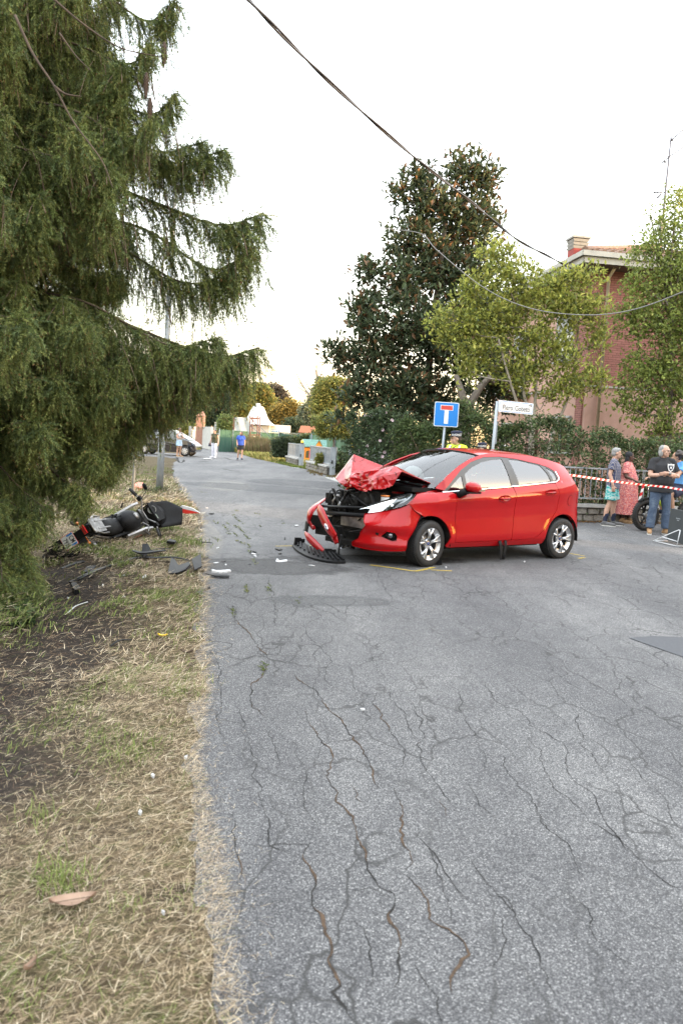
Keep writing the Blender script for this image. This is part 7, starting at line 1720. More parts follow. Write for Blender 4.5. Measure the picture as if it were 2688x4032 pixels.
def figure(name, label, loc, rz, H, skin, pose=None, vox=.0085, group=None, female=False, z=0.0):
 p = dict(BASE); p.update(pose or {}); s = H / 1.75; g = p['girth']
 t = thing(name, label, 'person', (loc[0], loc[1], z), rz, group); t.scale = (s, s, s)
 mb = MB(); h = p['hip']; sh = p['sh']; sx = p['shx']
 # trunk
 cap(mb, [(0, .0, h - .02), (0, -.005, h + .12), (0, -.005, (h + sh) / 2 + .05), (0, 0, sh - .09), (0, .0, sh - .01)], [.150 * g, .142 * g * (.93 if female else 1), .150 * g, .158 * p['chest'], .10], flat=(1.08, .70 + .12 * (g - 1) * 2))
 if g > 1.12: mb.ball((0, -.05 * g, h + .17), (.15 * g, .12 * g, .17))
 if female: mb.ball((-.07, -.095, sh - .17), (.065, .055, .065)); mb.ball((.07, -.095, sh - .17), (.065, .055, .065)); mb.ball((0, .04, h - .02), (.165 * g, .11, .12))
 hc = np.array(p['head']); nf = p['neckfwd']
 cap(mb, [(0, .015, sh - .03), (hc[0] * .5, .012 + (hc[1] + .015) * .5, sh + .07), (hc[0], hc[1] + .03, hc[2] - .05)], [.066, .054, .055])
 for i, sg in ((0, -1), (1, 1)):
  cap(mb, [(sg * .07, .01, sh + .035), (sg * sx, .01, sh - .025)], [.045, .058])
  S = (sg * sx, .01, sh - .03); E = p['E'][i]; Wv = p['Wr'][i]
  cap(mb, [S, tuple((np.array(S) * .5 + np.array(E) * .5)), E], [.056, .048 * (1 + .25 * (g - 1)), .040]); cap(mb, [E, tuple(np.array(E) * .55 + np.array(Wv) * .45), Wv], [.040, .040 * (1 + .3 * (g - 1)), .027])
  hand(mb, Wv, p['hd'][i], p['hn'][i], p['curl'], -sg if p['hn'][i][0] * sg < 0 else sg)
  Kn = p['K'][i]; An = p['A'][i]; Hp = (sg * .088, .005, h - .03)
  cap(mb, [Hp, tuple(np.array(Hp) * .5 + np.array(Kn) * .5 + np.array((sg * .01, -.01, 0))), Kn], [.092 * (.8 + .2 * g), .078, .055]); cap(mb, [Kn, tuple(np.array(Kn) * .62 + np.array(An) * .38 + np.array((0, .022, 0))), An], [.054, .056, .036])
  T = np.array(p['toe'][i]); An_ = np.array(An); cap(mb, [(An_[0] - (T[0] - An_[0]) * .25, An_[1] - (T[1] - An_[1]) * .25, An_[2] - .035), tuple((An_ + T) / 2 + np.array((0, 0, -.005))), tuple(T)], [.036, .038, .028], flat=(1.1, .9))
 # head with face, turned on the neck
 Rz = np.array(Matrix.Rotation(p['turn'], 3, 'Z')); hp = lambda x, y, z: hc + Rz @ np.array((x, y, z))
 Rk = Rz
 mb.ball(hp(0, .012, .025), (.076, .096, .092), 18, 12, R=Rk); mb.ball(hp(0, -.022, -.045), (.058, .064, .072), 16, 10, R=Rk); mb.ball(hp(0, -.062, -.095), (.028, .024, .022), 10, 8, R=Rk)
 cap(mb, [hp(0, -.082, .012), hp(0, -.100, -.018), hp(0, -.106, -.030)], [.010, .013, .016]); mb.ball(hp(0, -.084, .026), (.05, .012, .010), 10, 6, R=Rk)
 mb.ball(hp(0, -.082, -.060), (.024, .012, .010), 10, 6, R=Rk)
 for sg in (-1, 1): mb.ball(hp(sg * .077, .01, -.005), (.010, .020, .033), 10, 8, R=Rk); mb.ball(hp(sg * .045, -.062, -.028), (.02, .016, .016), 8, 6, R=Rk)
 me = remesh(mb, vox, 4); me.materials.append(MAT[skin]); body = link('body', me, t)
 mb = MB()
 for sg in (-1, 1): e1 = MB(); e1.ball(hp(sg * .031, -.0855, .006), (.012, .006, .007), 8, 6, R=Rk); e1.build('eye', MAT['eye'], t)
 mb.ball(hp(0, -.0945, -.060), (.022, .005, .0065), 8, 6, R=Rk); mb.build('mouth', MAT['lips'], t)
 return t, p, hp, Rk
def cloth(t, name, mb, mat, vox=.012, smooth=5, label=None):
 me = remesh(mb, vox, smooth); me.materials.append(MAT[mat]); return link(name, me, t)
def shirt(t, p, mat, sleeve=.6, hem=-.06, ease=.016, name='shirt', female=False, vox=.012, loose=0.0):
 mb = MB(); h = p['hip']; sh = p['sh']; g = p['girth']; e = ease
 cap(mb, [(0, 0, h + hem), (0, -.005, h + .12), (0, -.005, (h + sh) / 2 + .05), (0, 0, sh - .09), (0, .005, sh - .005)], [.152 * g + e + loose, .148 * g + e + loose, .152 * g + e + loose * .6, .160 * p['chest'] + e, .10 + e], flat=(1.08, .72 + .24 * (g - 1)), ends=(0, 1))
 if g > 1.12: mb.ball((0, -.055 * g, h + .15), (.155 * g + e, .125 * g + e, .19))
 if female: mb.ball((-.07, -.10, sh - .17), (.068 + e * .5, .058 + e * .5, .068)); mb.ball((.07, -.10, sh - .17), (.068 + e * .5, .058 + e * .5, .068))
 for i, sg in ((0, -1), (1, 1)):
  cap(mb, [(sg * .06, .01, sh + .03), (sg * p['shx'], .01, sh - .022)], [.046 + e * .5, .060 + e])
  if sleeve > 0:
   S = np.array((sg * p['shx'], .01, sh - .03)); E = np.array(p['E'][i]); q = S + (E - S) * min(sleeve, 1)
   cap(mb, [S, (S + q) / 2, q], [.058 + e, .056 + e, .056 + e + .006], ends=(1, 0))
   if sleeve > 1: W_ = np.array(p['Wr'][i]); cap(mb, [E, E + (W_ - E) * (sleeve - 1)], [.046 + e, .036 + e])
 return cloth(t, name, mb, mat, vox)
def legs(t, p, mat, length=1.0, ease=.014, name='trousers', flare=0.0, vox=.012, waist=.10):
 mb = MB(); h = p['hip']; g = p['girth']
 cap(mb, [(0, .004, h - .08), (0, 0, h), (0, -.002, h + waist)], [.135 * g + ease, .155 * g + ease, .148 * g + ease], flat=(1.08, .76))
 for i, sg in ((0, -1), (1, 1)):
  Hp = np.array((sg * .088, .005, h - .04)); Kn = np.array(p['K'][i]); An = np.array(p['A'][i])
  if length <= .5:
   q = Hp + (Kn - Hp) * length * 2; cap(mb, [Hp, (Hp + q) / 2, q], [.10 * (.8 + .2 * g) + ease, .092 + ease + flare * .5, .088 + ease + flare], ends=(1, 0))
  else:
   cap(mb, [Hp, (Hp + Kn) / 2, Kn], [.098 * (.8 + .2 * g) + ease, .082 + ease, .060 + ease]); q = Kn + (An - Kn) * (length - .5) * 2
   cap(mb, [Kn, (Kn + q) / 2 + np.array((0, .012, 0)), q], [.060 + ease, .058 + ease + flare * .5, .048 + ease + flare], ends=(1, 0))
 return cloth(t, name, mb, mat, vox)
def shoes(t, p, mat, sole='sole', sock=None, h=.0):
 for i in (0, 1):
  T = np.array(p['toe'][i]); An = np.array(p['A'][i]); d = unit((T - An) * np.array((1, 1, 0)) + 1e-6); hl = np.array((An[0], An[1], 0)) - d * .055; te = np.array((T[0], T[1], 0)) + d * .035
  mb = MB(); z0 = min(An[2], .085) - .085
  cap(mb, [hl + (0, 0, .045 + z0 + An[2] - min(An[2], .085)), (hl + te) / 2 + (0, 0, .05 + An[2] - min(An[2], .085)), te + (0, 0, .036 + An[2] - .085)], [.040, .048, .038], flat=(1.0, .95)); mb.ball((An[0], An[1], An[2] + .0), (.05, .055, .05))
  o = cloth(t, 'shoe', mb, mat, .009, 4)
  mb = MB(); n = 14; c = (hl + te) / 2; L = np.linalg.norm(te - hl) / 2 + .03; sd_ = np.array((-d[1], d[0], 0)); zz = An[2] - .085
  poly = [(L * math.cos(a), (.046 + .006 * math.cos(a)) * math.sin(a)) for a in np.linspace(0, 2 * PI, n + 1)[:-1]]
  mb.prism(poly, .0, .022, lambda a, b, hh: c + d * a + sd_ * b + np.array((0, 0, hh + zz))); mb.build('sole', MAT[sole], o)
  if sock: mb = MB(); K_ = np.array(p['K'][i]); q = An + (K_ - An) * .42; cap(mb, [An + (0, 0, .0), (An + q) / 2 + np.array((0, .006, 0)), q], [.044, .048, .056]); cloth(t, 'sock', mb, sock, .009, 3)
def hair(t, hp, Rk, mat, kind='short'):
 mb = MB()
 if kind in ('short', 'bald'):
  mb.ball(hp(0, .024, .045), (.082, .094, .085), 14, 10, R=Rk); mb.ball(hp(0, .06, -.01), (.074, .058, .068), 12, 8, R=Rk); mb.ball(hp(0, -.03, .085), (.066, .055, .036), 12, 8, R=Rk)
 if kind == 'fringe':   # long thin hair at back, high forehead
  mb.ball(hp(0, .035, .040), (.083, .088, .080), 14, 10, R=Rk); mb.ball(hp(0, .07, -.03), (.078, .055, .085), 12, 8, R=Rk)
  for sg in (-1, 1): mb.ball(hp(sg * .074, .035, -.05), (.022, .045, .07), 10, 8, R=Rk)
 if kind == 'bob':
  mb.ball(hp(0, .028, .042), (.090, .095, .088), 14, 10, R=Rk); mb.ball(hp(0, .055, -.06), (.088, .06, .11), 12, 8, R=Rk)
  for sg in (-1, 1): mb.ball(hp(sg * .078, .01, -.06), (.026, .05, .10), 10, 8, R=Rk)
 if kind == 'bun':
  mb.ball(hp(0, .028, .040), (.083, .092, .084), 14, 10, R=Rk); mb.ball(hp(0, .105, .055), (.040, .038, .040), 10, 8, R=Rk)
 if kind == 'curly':
  rn = np.random.default_rng(4)
  for k in range(46):
   d = unit(rn.normal(size=3)); d = d if d[1] > -.35 or d[2] > .5 else -d; mb.ball(hp(*(np.array((0, .02, .04)) + d * np.array((.085, .095, .09)))), .03, 8, 6)
  mb.ball(hp(0, .03, .04), (.09, .095, .09), 12, 8, R=Rk)
 return cloth(t, 'hair', mb, mat, .010, 2)
def ellipse_loft(t, name, rings, mat, folds=9, amp=.02, n=48, thick=True):
 """hanging skirt or dress: rings (z, cx, cy, rx, ry), pleats growing to the hem"""
 mb = MB(); R = np.array(rings); zz = np.linspace(0, 1, 26); V = []; F = []
 for i, f in enumerate(zz):
  z, cx, cy, rx, ry = [np.interp(f, np.linspace(0, 1, len(R)), R[:, k]) for k in range(5)]
  for k in range(n):
   a = 2 * PI * k / n; w = 1 + amp * f ** 1.3 * (math.sin(folds * a + .7 * math.sin(2 * a)) + .4 * math.sin(folds * 1.7 * a + 1)) / max(.3, rx / .25)
   V.append((cx + rx * w * math.cos(a), cy + ry * w * math.sin(a), z))
 m = len(zz)
 for i in range(m - 1):
  for k in range(n): F.append((i * n + k, i * n + (k + 1) % n, (i + 1) * n + (k + 1) % n, (i + 1) * n + k))
 mb.add(V, F, 0, True); return mb.build(name, MAT[mat], t)
def papers(loc, rz): pass
# man in striped shirt and teal shorts, seen from the side
g1 = gnd(2398, 2070)
t, p, hp, Rk = figure('person', 'grey haired man in dark striped shirt and teal shorts with black socks', g1, 1.15, 1.70, 'skin light', dict(girth=1.10, E=((-.25, .06, 1.15), (.24, .05, 1.14)), Wr=((-.255, -.03, .90), (.245, -.02, .89)), A=((-.13, .10, .085), (.13, -.06, .085)), K=((-.11, .03, .50), (.11, -.05, .50)), toe=((-.17, -.08, .03), (.16, -.24, .03)), turn=.35, head=(0, -.03, 1.62)))
shirt(t, p, 'striped shirt', .62, -.10, .02, loose=.015); legs(t, p, 'teal print', .40, .02, 'shorts', .02); shoes(t, p, 'grey suede', 'sole', 'navy cloth'); hair(t, hp, Rk, 'hair grey', 'short')
# woman in long coral dress and black head scarf
g2 = gnd(2455, 2058)
t, p, hp, Rk = figure('person', 'woman in long coral printed dress with a black head scarf', g2, .95, 1.63, 'skin dark', dict(girth=1.2, chest=1.12, E=((-.25, -.02, 1.14), (.26, -.04, 1.14)), Wr=((-.06, -.26, 1.02), (.06, -.26, 1.02)), hd=((1, -.3, -.2), (-1, -.3, -.2)), hn=((0, .8, -.3), (0, .8, -.3)), turn=.55, A=((-.10, .02, .085), (.12, -.08, .085)), toe=((-.12, -.16, .03), (.15, -.26, .03))), female=True)
shirt(t, p, 'pink print', .75, .02, .022, 'bodice', True, loose=.02)
ellipse_loft(t, 'dress', [(1.30, 0, -.01, .20, .15), (1.12, 0, -.03, .225, .20), (.90, 0, -.02, .26, .23), (.55, 0, -.02, .285, .25), (.22, 0, -.02, .31, .27)], 'pink print', 8, .045)
mb = MB(); mb.ball(hp(0, .030, .040), (.090, .098, .092), 14, 10, R=Rk); mb.ball(hp(0, .065, -.05), (.075, .05, .10), 12, 8, R=Rk); cap(mb, [hp(.04, .03, -.08), hp(.07, -.05, -.17), hp(.085, -.105, -.27), hp(.09, -.115, -.40)], [.04, .035, .04, .045], flat=(1, .5)); cap(mb, [hp(0, .07, -.1), hp(-.02, .1, -.25)], [.05, .03]); cloth(t, 'head_scarf', mb, 'black cloth', .011, 3)
mb = MB(); mb.lathe([(.008, -.002), (.011, 0), (.008, .002)], hp(.085, .0, -.05), (0, 1, 0), 12, closed=True); mb.build('earring', MAT['yellow lamp'], t)
shoes(t, p, 'tan suede', 'tan suede')
# big man with crossed arms
g3 = gnd(2585, 2103)
t, p, hp, Rk = figure('person', 'heavy man in black t-shirt and jeans standing with crossed arms', g3, .14, 1.79, 'skin light', dict(girth=1.26, chest=1.15, shx=.205, sh=1.44, E=((-.29, -.06, 1.15), (.30, -.06, 1.15)), Wr=((.06, -.225, 1.165), (-.06, -.27, 1.215)), hd=((1, .05, .05), (-1, .1, -.25)), hn=((0, .9, .1), (0, .9, .1)), turn=.55, A=((-.17, .0, .085), (.15, -.03, .085)), K=((-.14, -.02, .50), (.13, -.03, .50)), toe=((-.25, -.15, .03), (.20, -.20, .03)), head=(0, -.03, 1.63), curl=.35))
shirt(t, p, 'black cloth', .68, -.10, .018, 't_shirt', loose=.012); legs(t, p, 'jeans', .96, .018, 'jeans', .018); shoes(t, p, 'tan suede', 'sole'); hair(t, hp, Rk, 'hair grey', 'fringe')
mb = MB()
for sg in (-1, 1): mb.lathe([(.021, -.0015), (.0235, 0), (.021, .0015)], hp(sg * .032, -.098, .004), Rk @ np.array((0, 1, 0)), 14, closed=True); mb.tube([hp(sg * .055, -.097, .006), hp(sg * .08, -.03, .008), hp(sg * .082, .02, .0)], .0022, 5)
mb.tube([hp(-.01, -.099, .006), hp(.01, -.099, .006)], .002, 5); mb.build('glasses', MAT['steel'], t)
mb = MB(); mb.lathe([(.030, -.014), (.033, -.01), (.033, .01), (.030, .014)], np.array((-.01, -.262, 1.20)), (-1, .1, -.1), 16); mb.lathe([(.001, .012), (.018, .012), (.02, 0)], (-.005, -.298, 1.205), (0, -1, .1), 14); mb.build('wristwatch', MAT['steel'], t)
# badge printed on the chest: a pale shield with dark field
def chest(a, b, h_): return (a + .055, -.186 - h_ + .25 * (a + .02) ** 2, b + 1.325)
mb = MB(); mb.prism([(-.07, .065), (-.035, .058), (0, .068), (.035, .058), (.07, .065), (.065, .0), (.045, -.06), (0, -.09), (-.045, -.06), (-.065, 0)], 0, .004, chest); sh_ = mb.build('shirt_badge', MAT['sign white'], t)
mb = MB(); mb.prism([(-.05, .035), (.05, .035), (.046, 0), (.03, -.045), (0, -.07), (-.03, -.045), (-.046, 0)], .0042, .006, chest); mb.build('badge_field', MAT['navy cloth'], sh_)
mb = MB(); mb.prism([(-.025, .02), (.0, .005), (.03, .025), (.015, -.01), (.02, -.04), (-.005, -.02), (-.03, -.03), (-.012, -.005)], .0062, .0075, chest); mb.build('badge_emblem', MAT['sign white'], sh_)
# far bystanders
g4 = gnd(*c5(262, 764)); t, p, hp, Rk = figure('person', 'woman in denim shorts and printed top standing by the black car', g4, .9, 1.68, 'skin tan', dict(E=((-.22, -.06, 1.15), (.22, -.06, 1.15)), Wr=((-.12, -.28, 1.12), (.12, -.28, 1.12)), hd=((.2, -1, 0), (-.2, -1, 0)), hn=((0, 0, 1), (0, 0, 1)), turn=.3), .013, female=True)
shirt(t, p, 'top print', .3, .0, .014, 'top', True, .015); legs(t, p, 'denim shorts', .30, .016, 'shorts', .01, .015); hair(t, hp, Rk, 'hair dark', 'bun'); shoes(t, p, 'tan suede', 'sole')
g5 = gnd(*c5(514, 772)); t, p, hp, Rk = figure('person', 'woman in olive sleeveless top and white trousers on the lane', g5, -.35, 1.70, 'skin light', dict(E=((-.25, .03, 1.15), (.25, .04, 1.15)), Wr=((-.27, -.02, .92), (.28, -.02, .92)), turn=-.85, A=((-.10, .02, .085), (.11, .0, .085))), .013, female=True)
shirt(t, p, 'olive cloth', 0, -.04, .016, 'top', True, .015, .01); legs(t, p, 'white cloth', .97, .016, 'trousers', 0, .013); shoes(t, p, 'white cloth', 'sole'); hair(t, hp, Rk, 'hair dark', 'bun')
mb = MB(); mb.box((-.31, 0, .80), (.09, .24, .2), taper=.7); mb.tube([(-.31, -.08, .9), (-.30, 0, 1.0), (-.31, .08, .9)], .008, 6); mb.build('handbag', MAT['navy cloth'], t)
g6 = gnd(*c5(702, 786)); t, p, hp, Rk = figure('person', 'dark haired woman in blue t-shirt and black shorts walking on the lane', g6, .25, 1.68, 'skin light', dict(E=((-.23, .04, 1.14), (.24, .05, 1.14)), Wr=((-.22, -.10, .92), (.25, -.02, .90)), turn=-1.1, A=((-.13, .14, .085), (.09, -.14, .085)), K=((-.11, .02, .5), (.09, -.09, .5)), toe=((-.19, -.02, .03), (.12, -.31, .03))), .013, female=True)
shirt(t, p, 'blue cloth', .6, -.04, .02, 't_shirt', True, .015, .012); legs(t, p, 'black cloth', .34, .016, 'shorts', .012, .014); shoes(t, p, 'navy cloth', 'sole'); hair(t, hp, Rk, 'hair dark', 'bob')
# two local police officers behind the wreck
def officer(loc, rz, H, label, hz=0, pose=None):
 t, p, hp, Rk = figure('person', label, loc, rz, H, 'skin light', pose, .011)
 shirt(t, p, 'navy cloth', 1.8, -.05, .012, 'uniform_shirt'); legs(t, p, 'navy cloth', 1.0, .016); shoes(t, p, 'black cloth', 'black cloth'); hair(t, hp, Rk, 'hair dark', 'short')
 v = shirt(t, p, 'hi vis', 0, -.02, .03, 'safety_vest', loose=.012)
 mb = MB(); h = p['hip'];
 for zz in (h + .08, h + .22): mb.tube([(.205 * math.cos(a), .158 * math.sin(a) - .005, zz) for a in np.linspace(0, 2 * PI, 25)], .028, 6, flat=(.25, 1), up=(1, 0, 0))
 for sg in (-1, 1): mb.tube([(sg * .11, -.155, h + .2), (sg * .12, -.15, 1.32), (sg * .115, -.06, 1.478), (sg * .115, .07, 1.475), (sg * .12, .155, 1.32), (sg * .11, .16, h + .2)], .026, 6, flat=(1, .25), up=(1, 0, 0))
 mb.build('reflective_band', MAT['reflective'], v)
 c = bpy.data.objects.new('cap', None); COL.objects.link(c); c.parent = t; c.location = tuple(hp(0, .01, .065)); c.rotation_euler = (.06, 0, p['turn'])
 mb = MB(); mb.lathe([(.088, 0), (.092, .045)], n=30); mb.v = [(x, y * 1.14, z) for x, y, z in mb.v]; mb.build('cap_band', MAT['check'], c)
 mb = MB(); mb.lathe([(.092, .045), (.104, .075), (.098, .095), (.05, .108), (.001, .110)], n=30); mb.v = [(x, y * 1.14, z) for x, y, z in mb.v]; mb.build('cap_top', MAT['navy cloth'], c)
 mb = MB(); mb.prism([(.085 * math.cos(a), -.09 + .085 * math.sin(a) * .75) for a in np.linspace(PI, 2 * PI, 12)], .0, .012, lambda a, b, hh: (a, b, hh - .004 + (b + .09) * .35)); mb.build('cap_visor', MAT['black plastic'], c)
 return t
q = at(1795, 1790, 16.4); officer(q, -.75, 1.83, 'police officer in chequered cap and yellow vest in front of the dead end sign', pose=dict(turn=-.7, head=(0, -.05, 1.61), E=((-.24, -.02, 1.16), (.24, .0, 1.15)), Wr=((-.14, -.26, 1.14), (.12, -.24, 1.12)), hd=((.3, -1, 0), (-.3, -1, 0)), hn=((0, 0, 1), (0, 0, 1))))
q = at(1894, 1800, 16.2); officer(q, -1.0, 1.60, 'second police officer of whom only the dark cap shows over the car roof', pose=dict(turn=-.3))
# ---- fat tyre electric bike with a seated rider behind the big man
MAT['lime'] = pm('lime yellow frame paint', (.50, .62, .02), (.42, .54, .02), 8, .35, coat=.5)
bk = gnd(2540, 2092); BK = thing('electric_bike', 'black fat tyre electric bike with lime details behind the man with crossed arms', 'bike', (bk[0] + .02, bk[1] + .12, 0), .33)
def fat_wheel(x):
 w = bpy.data.objects.new('wheel', None); COL.objects.link(w); w.parent = BK; w.location = (x, 0, .33)
 mb = MB(); mb.lathe([(.225 + 0 * k, y) if 0 else (.275 + .052 * math.cos(a), .052 * math.sin(a)) for k, a, y in [(0, a, 0) for a in np.linspace(0, 2 * PI, 17)[:-1]]], axis=(0, 1, 0), n=40, closed=True)
 tyre = mb.build('tyre', MAT['rubber'], w)
 mb = MB()
 for k in range(44):
  a = 2 * PI * k / 44
  for y in (-.03, 0, .03): c, s_ = math.cos(a + .03 * (y != 0)), math.sin(a + .03 * (y != 0)); r_ = .327 - abs(y) * .25; mb.box((r_ * c, y, r_ * s_), (.012, .02, .02), R=np.array(((c, 0, -s_), (0, 1, 0), (s_, 0, c))))
 o = mb.build('knobs', MAT['rubber'], w); o['kind'] = 'stuff'
 mb = MB(); mb.lathe([(.222, -.03), (.205, -.02), (.205, .02), (.222, .03)], axis=(0, 1, 0), n=36)
 for k in range(6): a = PI / 3 * k; mb.beam((.03 * math.cos(a), 0, .03 * math.sin(a)), (.21 * math.cos(a), 0, .21 * math.sin(a)), .03, .02)
 mb.build('rim', MAT['black plastic'], w)
 mb = MB(); mb.lathe([(.03, -.055), (.085, -.055), (.085, -.05), (.03, -.05)], axis=(0, 1, 0), n=24); mb.lathe([(.001, -.07), (.025, -.07), (.03, .06)], axis=(0, 1, 0), n=16); mb.build('brake_disc', MAT['steel'], w)
 return w
fat_wheel(0); fat_wheel(1.12)
mb = MB(); mb.tube([(0, -.07, .33), (.06, -.07, .62), (.14, 0, .78), (.20, 0, 1.0)], .022, 8); mb.tube([(0, .07, .33), (.06, .07, .62), (.14, 0, .78)], .022, 8); fk = mb.build('fork', MAT['black plastic'], BK)
mb = MB(); mb.tube([(-.2, 0, .60), (-.1, 0, .675), (.02, 0, .69), (.16, 0, .66)], .05, 8, flat=(1, .25), up=(0, 1, 0)); mb.build('mudguard', MAT['black plastic'], BK)
mb = MB(); mb.tube([(.14, 0, .76), (.45, 0, .52), (.62, 0, .42)], .05, 8); mb.tube([(.16, 0, .82), (.62, 0, .72)], .028, 8); mb.tube([(.62, 0, .42), (.68, 0, .74)], .028, 8); mb.tube([(.62, -.08, .42), (1.12, -.08, .33)], .022, 8); mb.tube([(.62, .08, .42), (1.12, .08, .33)], .022, 8); mb.build('bike_frame', MAT['lime'], BK)
mb = MB(); mb.tube([(.24, -.36, 1.10), (.19, -.15, 1.05), (.19, .15, 1.05), (.24, .36, 1.10)], .014, 8); hb = mb.build('handlebar', MAT['black plastic'], BK)
for y in (-.32, .32): mb = MB(); mb.tube([(.23, y * .82, 1.09), (.25, y * 1.18, 1.105)], .019, 8); mb.build('grip', MAT['rubber'], hb)
mb = MB(); mb.lathe([(.05, 0), (.055, -.05), (.03, -.08)], (.08, 0, .88), (1, 0, -.1), 16); mb.build('headlight', MAT['chrome'], BK)
mb = MB(); mb.tube([(.48, 0, .80), (.66, 0, .80), (1.05, 0, .83)], [.06, .11, .10], 10, flat=(1, .4), up=(0, 1, 0)); mb.build('saddle', MAT['black plastic'], BK)
mb = MB(); mb.beam((.62, -.25, .38), (.62, .25, .38), .03, .02); mb.build('pedals', MAT['black plastic'], BK)
rl = BK.matrix_basis if 0 else None
cr, sr = math.cos(.33), math.sin(.33); rx_ = bk[0] + .02 + cr * .74; ry_ = bk[1] + .12 + sr * .74
t, p, hp, Rk = figure('person', 'curly haired rider in light blue shirt sitting on the fat tyre bike', (rx_, ry_), .33 - PI / 2, 1.72, 'skin tan', dict(hip=.93, E=((-.25, -.22, 1.22), (.25, -.22, 1.22)), Wr=((-.30, -.46, 1.12), (.30, -.46, 1.12)), hd=((0, -1, -.1), (0, -1, -.1)), hn=((0, 0, -1), (0, 0, -1)), curl=.9, K=((-.17, -.32, .80), (.17, -.32, .80)), A=((-.16, -.20, .42), (.16, -.20, .42)), toe=((-.17, -.40, .36), (.17, -.40, .36)), turn=-.9, head=(0, -.06, 1.60)), .011)
shirt(t, p, 'sky cloth', .65, -.04, .018, 't_shirt'); legs(t, p, 'navy cloth', .42, .02, 'shorts', .015); shoes(t, p, 'navy cloth', 'sole'); hair(t, hp, Rk, 'hair dark', 'curly')
# ---- barrier tape, black board on a wire stand
MAT['tape red'] = pm('red tape', (.62, .03, .03), (.55, .02, .025), 30, .4); MAT['tape white'] = pm('white tape', (.75, .74, .72), (.68, .67, .65), 30, .4)
tp_ = [at(2222, 1868, 13.6), at(2300, 1878, 13.7), at(2420, 1896, 13.85), at(2532, 1909, 14.0), at(2620, 1918, 14.05), at(2700, 1930, 14.1), at(2900, 1946, 14.2)]
P = resample(spline(tp_, 10), .012, False); T_ = thing('barrier_tape', 'red and white striped barrier tape stretched in front of the bystanders', 'tape', tuple(P[0]))
L_ = np.r_[0, np.cumsum(np.linalg.norm(np.diff(P, axis=0), axis=1))]
mb = MB()
for i in range(len(P) - 1):
 sk = .02; w = .017; tw = .3 * math.sin(L_[i] * 3); up_ = np.array((0, math.sin(tw), math.cos(tw)))
 mb.add([P[i] - P[0] - up_ * w, P[i + 1] - P[0] - up_ * w, P[i + 1] - P[0] + up_ * w + (sk, 0, 0), P[i] - P[0] + up_ * w + (sk, 0, 0)], [(0, 1, 2, 3)], int(L_[i] / .05) % 2)
mb.build('ribbon', [MAT['tape red'], MAT['tape white']], T_)
e0 = at(2533, 1910, 16.9); t2 = thing('tape_end', 'short length of striped tape hanging from the railing post', 'tape', tuple(e0))
mb = MB()
for k in range(5): z = -.085 * k; x = -.016 * k; mb.add([(x - .035, 0, z), (x + .03, 0.01, z + .02), (x + .012, .01, z - .07), (x - .05, 0, z - .09)], [(0, 1, 2, 3)], k % 2)
mb.build('ribbon', [MAT['tape red'], MAT['tape white']], t2)
MAT['board'] = pm('matt black board', (.028, .034, .038), (.036, .042, .046), 6, .7)
A_, B_ = gnd(2626, 2130), gnd(2700, 2152); A_[2] = 0; B_[2] = 0; BD = thing('black_board', 'black board standing on the asphalt at the edge of the frame behind a wire stand', 'board', tuple(A_))
ex_ = unit((B_ - A_) * np.array((1, 1, 0))); ey_ = np.array((-ex_[1], ex_[0], 0)); htb = at(2630, 2000, A_[1])[2]
mb = MB(); mb.prism([(0, .02), (1.1, .02), (1.1, htb), (.06, htb)], -.02, .02, lambda a, b, h_: ex_ * a + ey_ * h_ + np.array((0, 0, b))); bo = mb.build('panel', MAT['board'], BD)
mb = MB()
for (x0, x1, z) in ((.30, .46, .62), (.335, .42, .575)): mb.prism([(x0, z * htb / .85), (x1, z * htb / .85), (x1, z * htb / .85 + .018), (x0, z * htb / .85 + .018)], .0202, .0215, lambda a, b, h_: ex_ * a - ey_ * h_ + np.array((0, 0, b)))
mb.build('faint_print', MAT['galv dark'], bo)
MAT['wire'] = pm('white painted wire', (.62, .63, .64), (.5, .51, .52), 9, .4)
c0, c1_, c2_ = gnd(2570, 2132), gnd(2662, 2153), gnd(2712, 2153); WS = thing('wire_stand', 'white wire folding stand lying on the asphalt before the black board', 'stand', tuple(c0))
tp1 = at(2676, 2091, c1_[1]) ; tp0 = at(2668, 2090, c1_[1] + .05); mm = at(2606, 2117, (c0[1] + c1_[1]) / 2); ml = at(2664, 2135, c1_[1])
mb = MB()
for a, b in ((c0, c1_), (c1_, c2_), (c0, tp0), (tp0, tp1), (tp1, c1_), (mm, ml), (c0, gnd(2625, 2132))): mb.tube([a - c0 + (0, 0, .012), b - c0 + (0, 0, .012)], .0085, 7)
mb.build('wire_frame', MAT['wire'], WS)
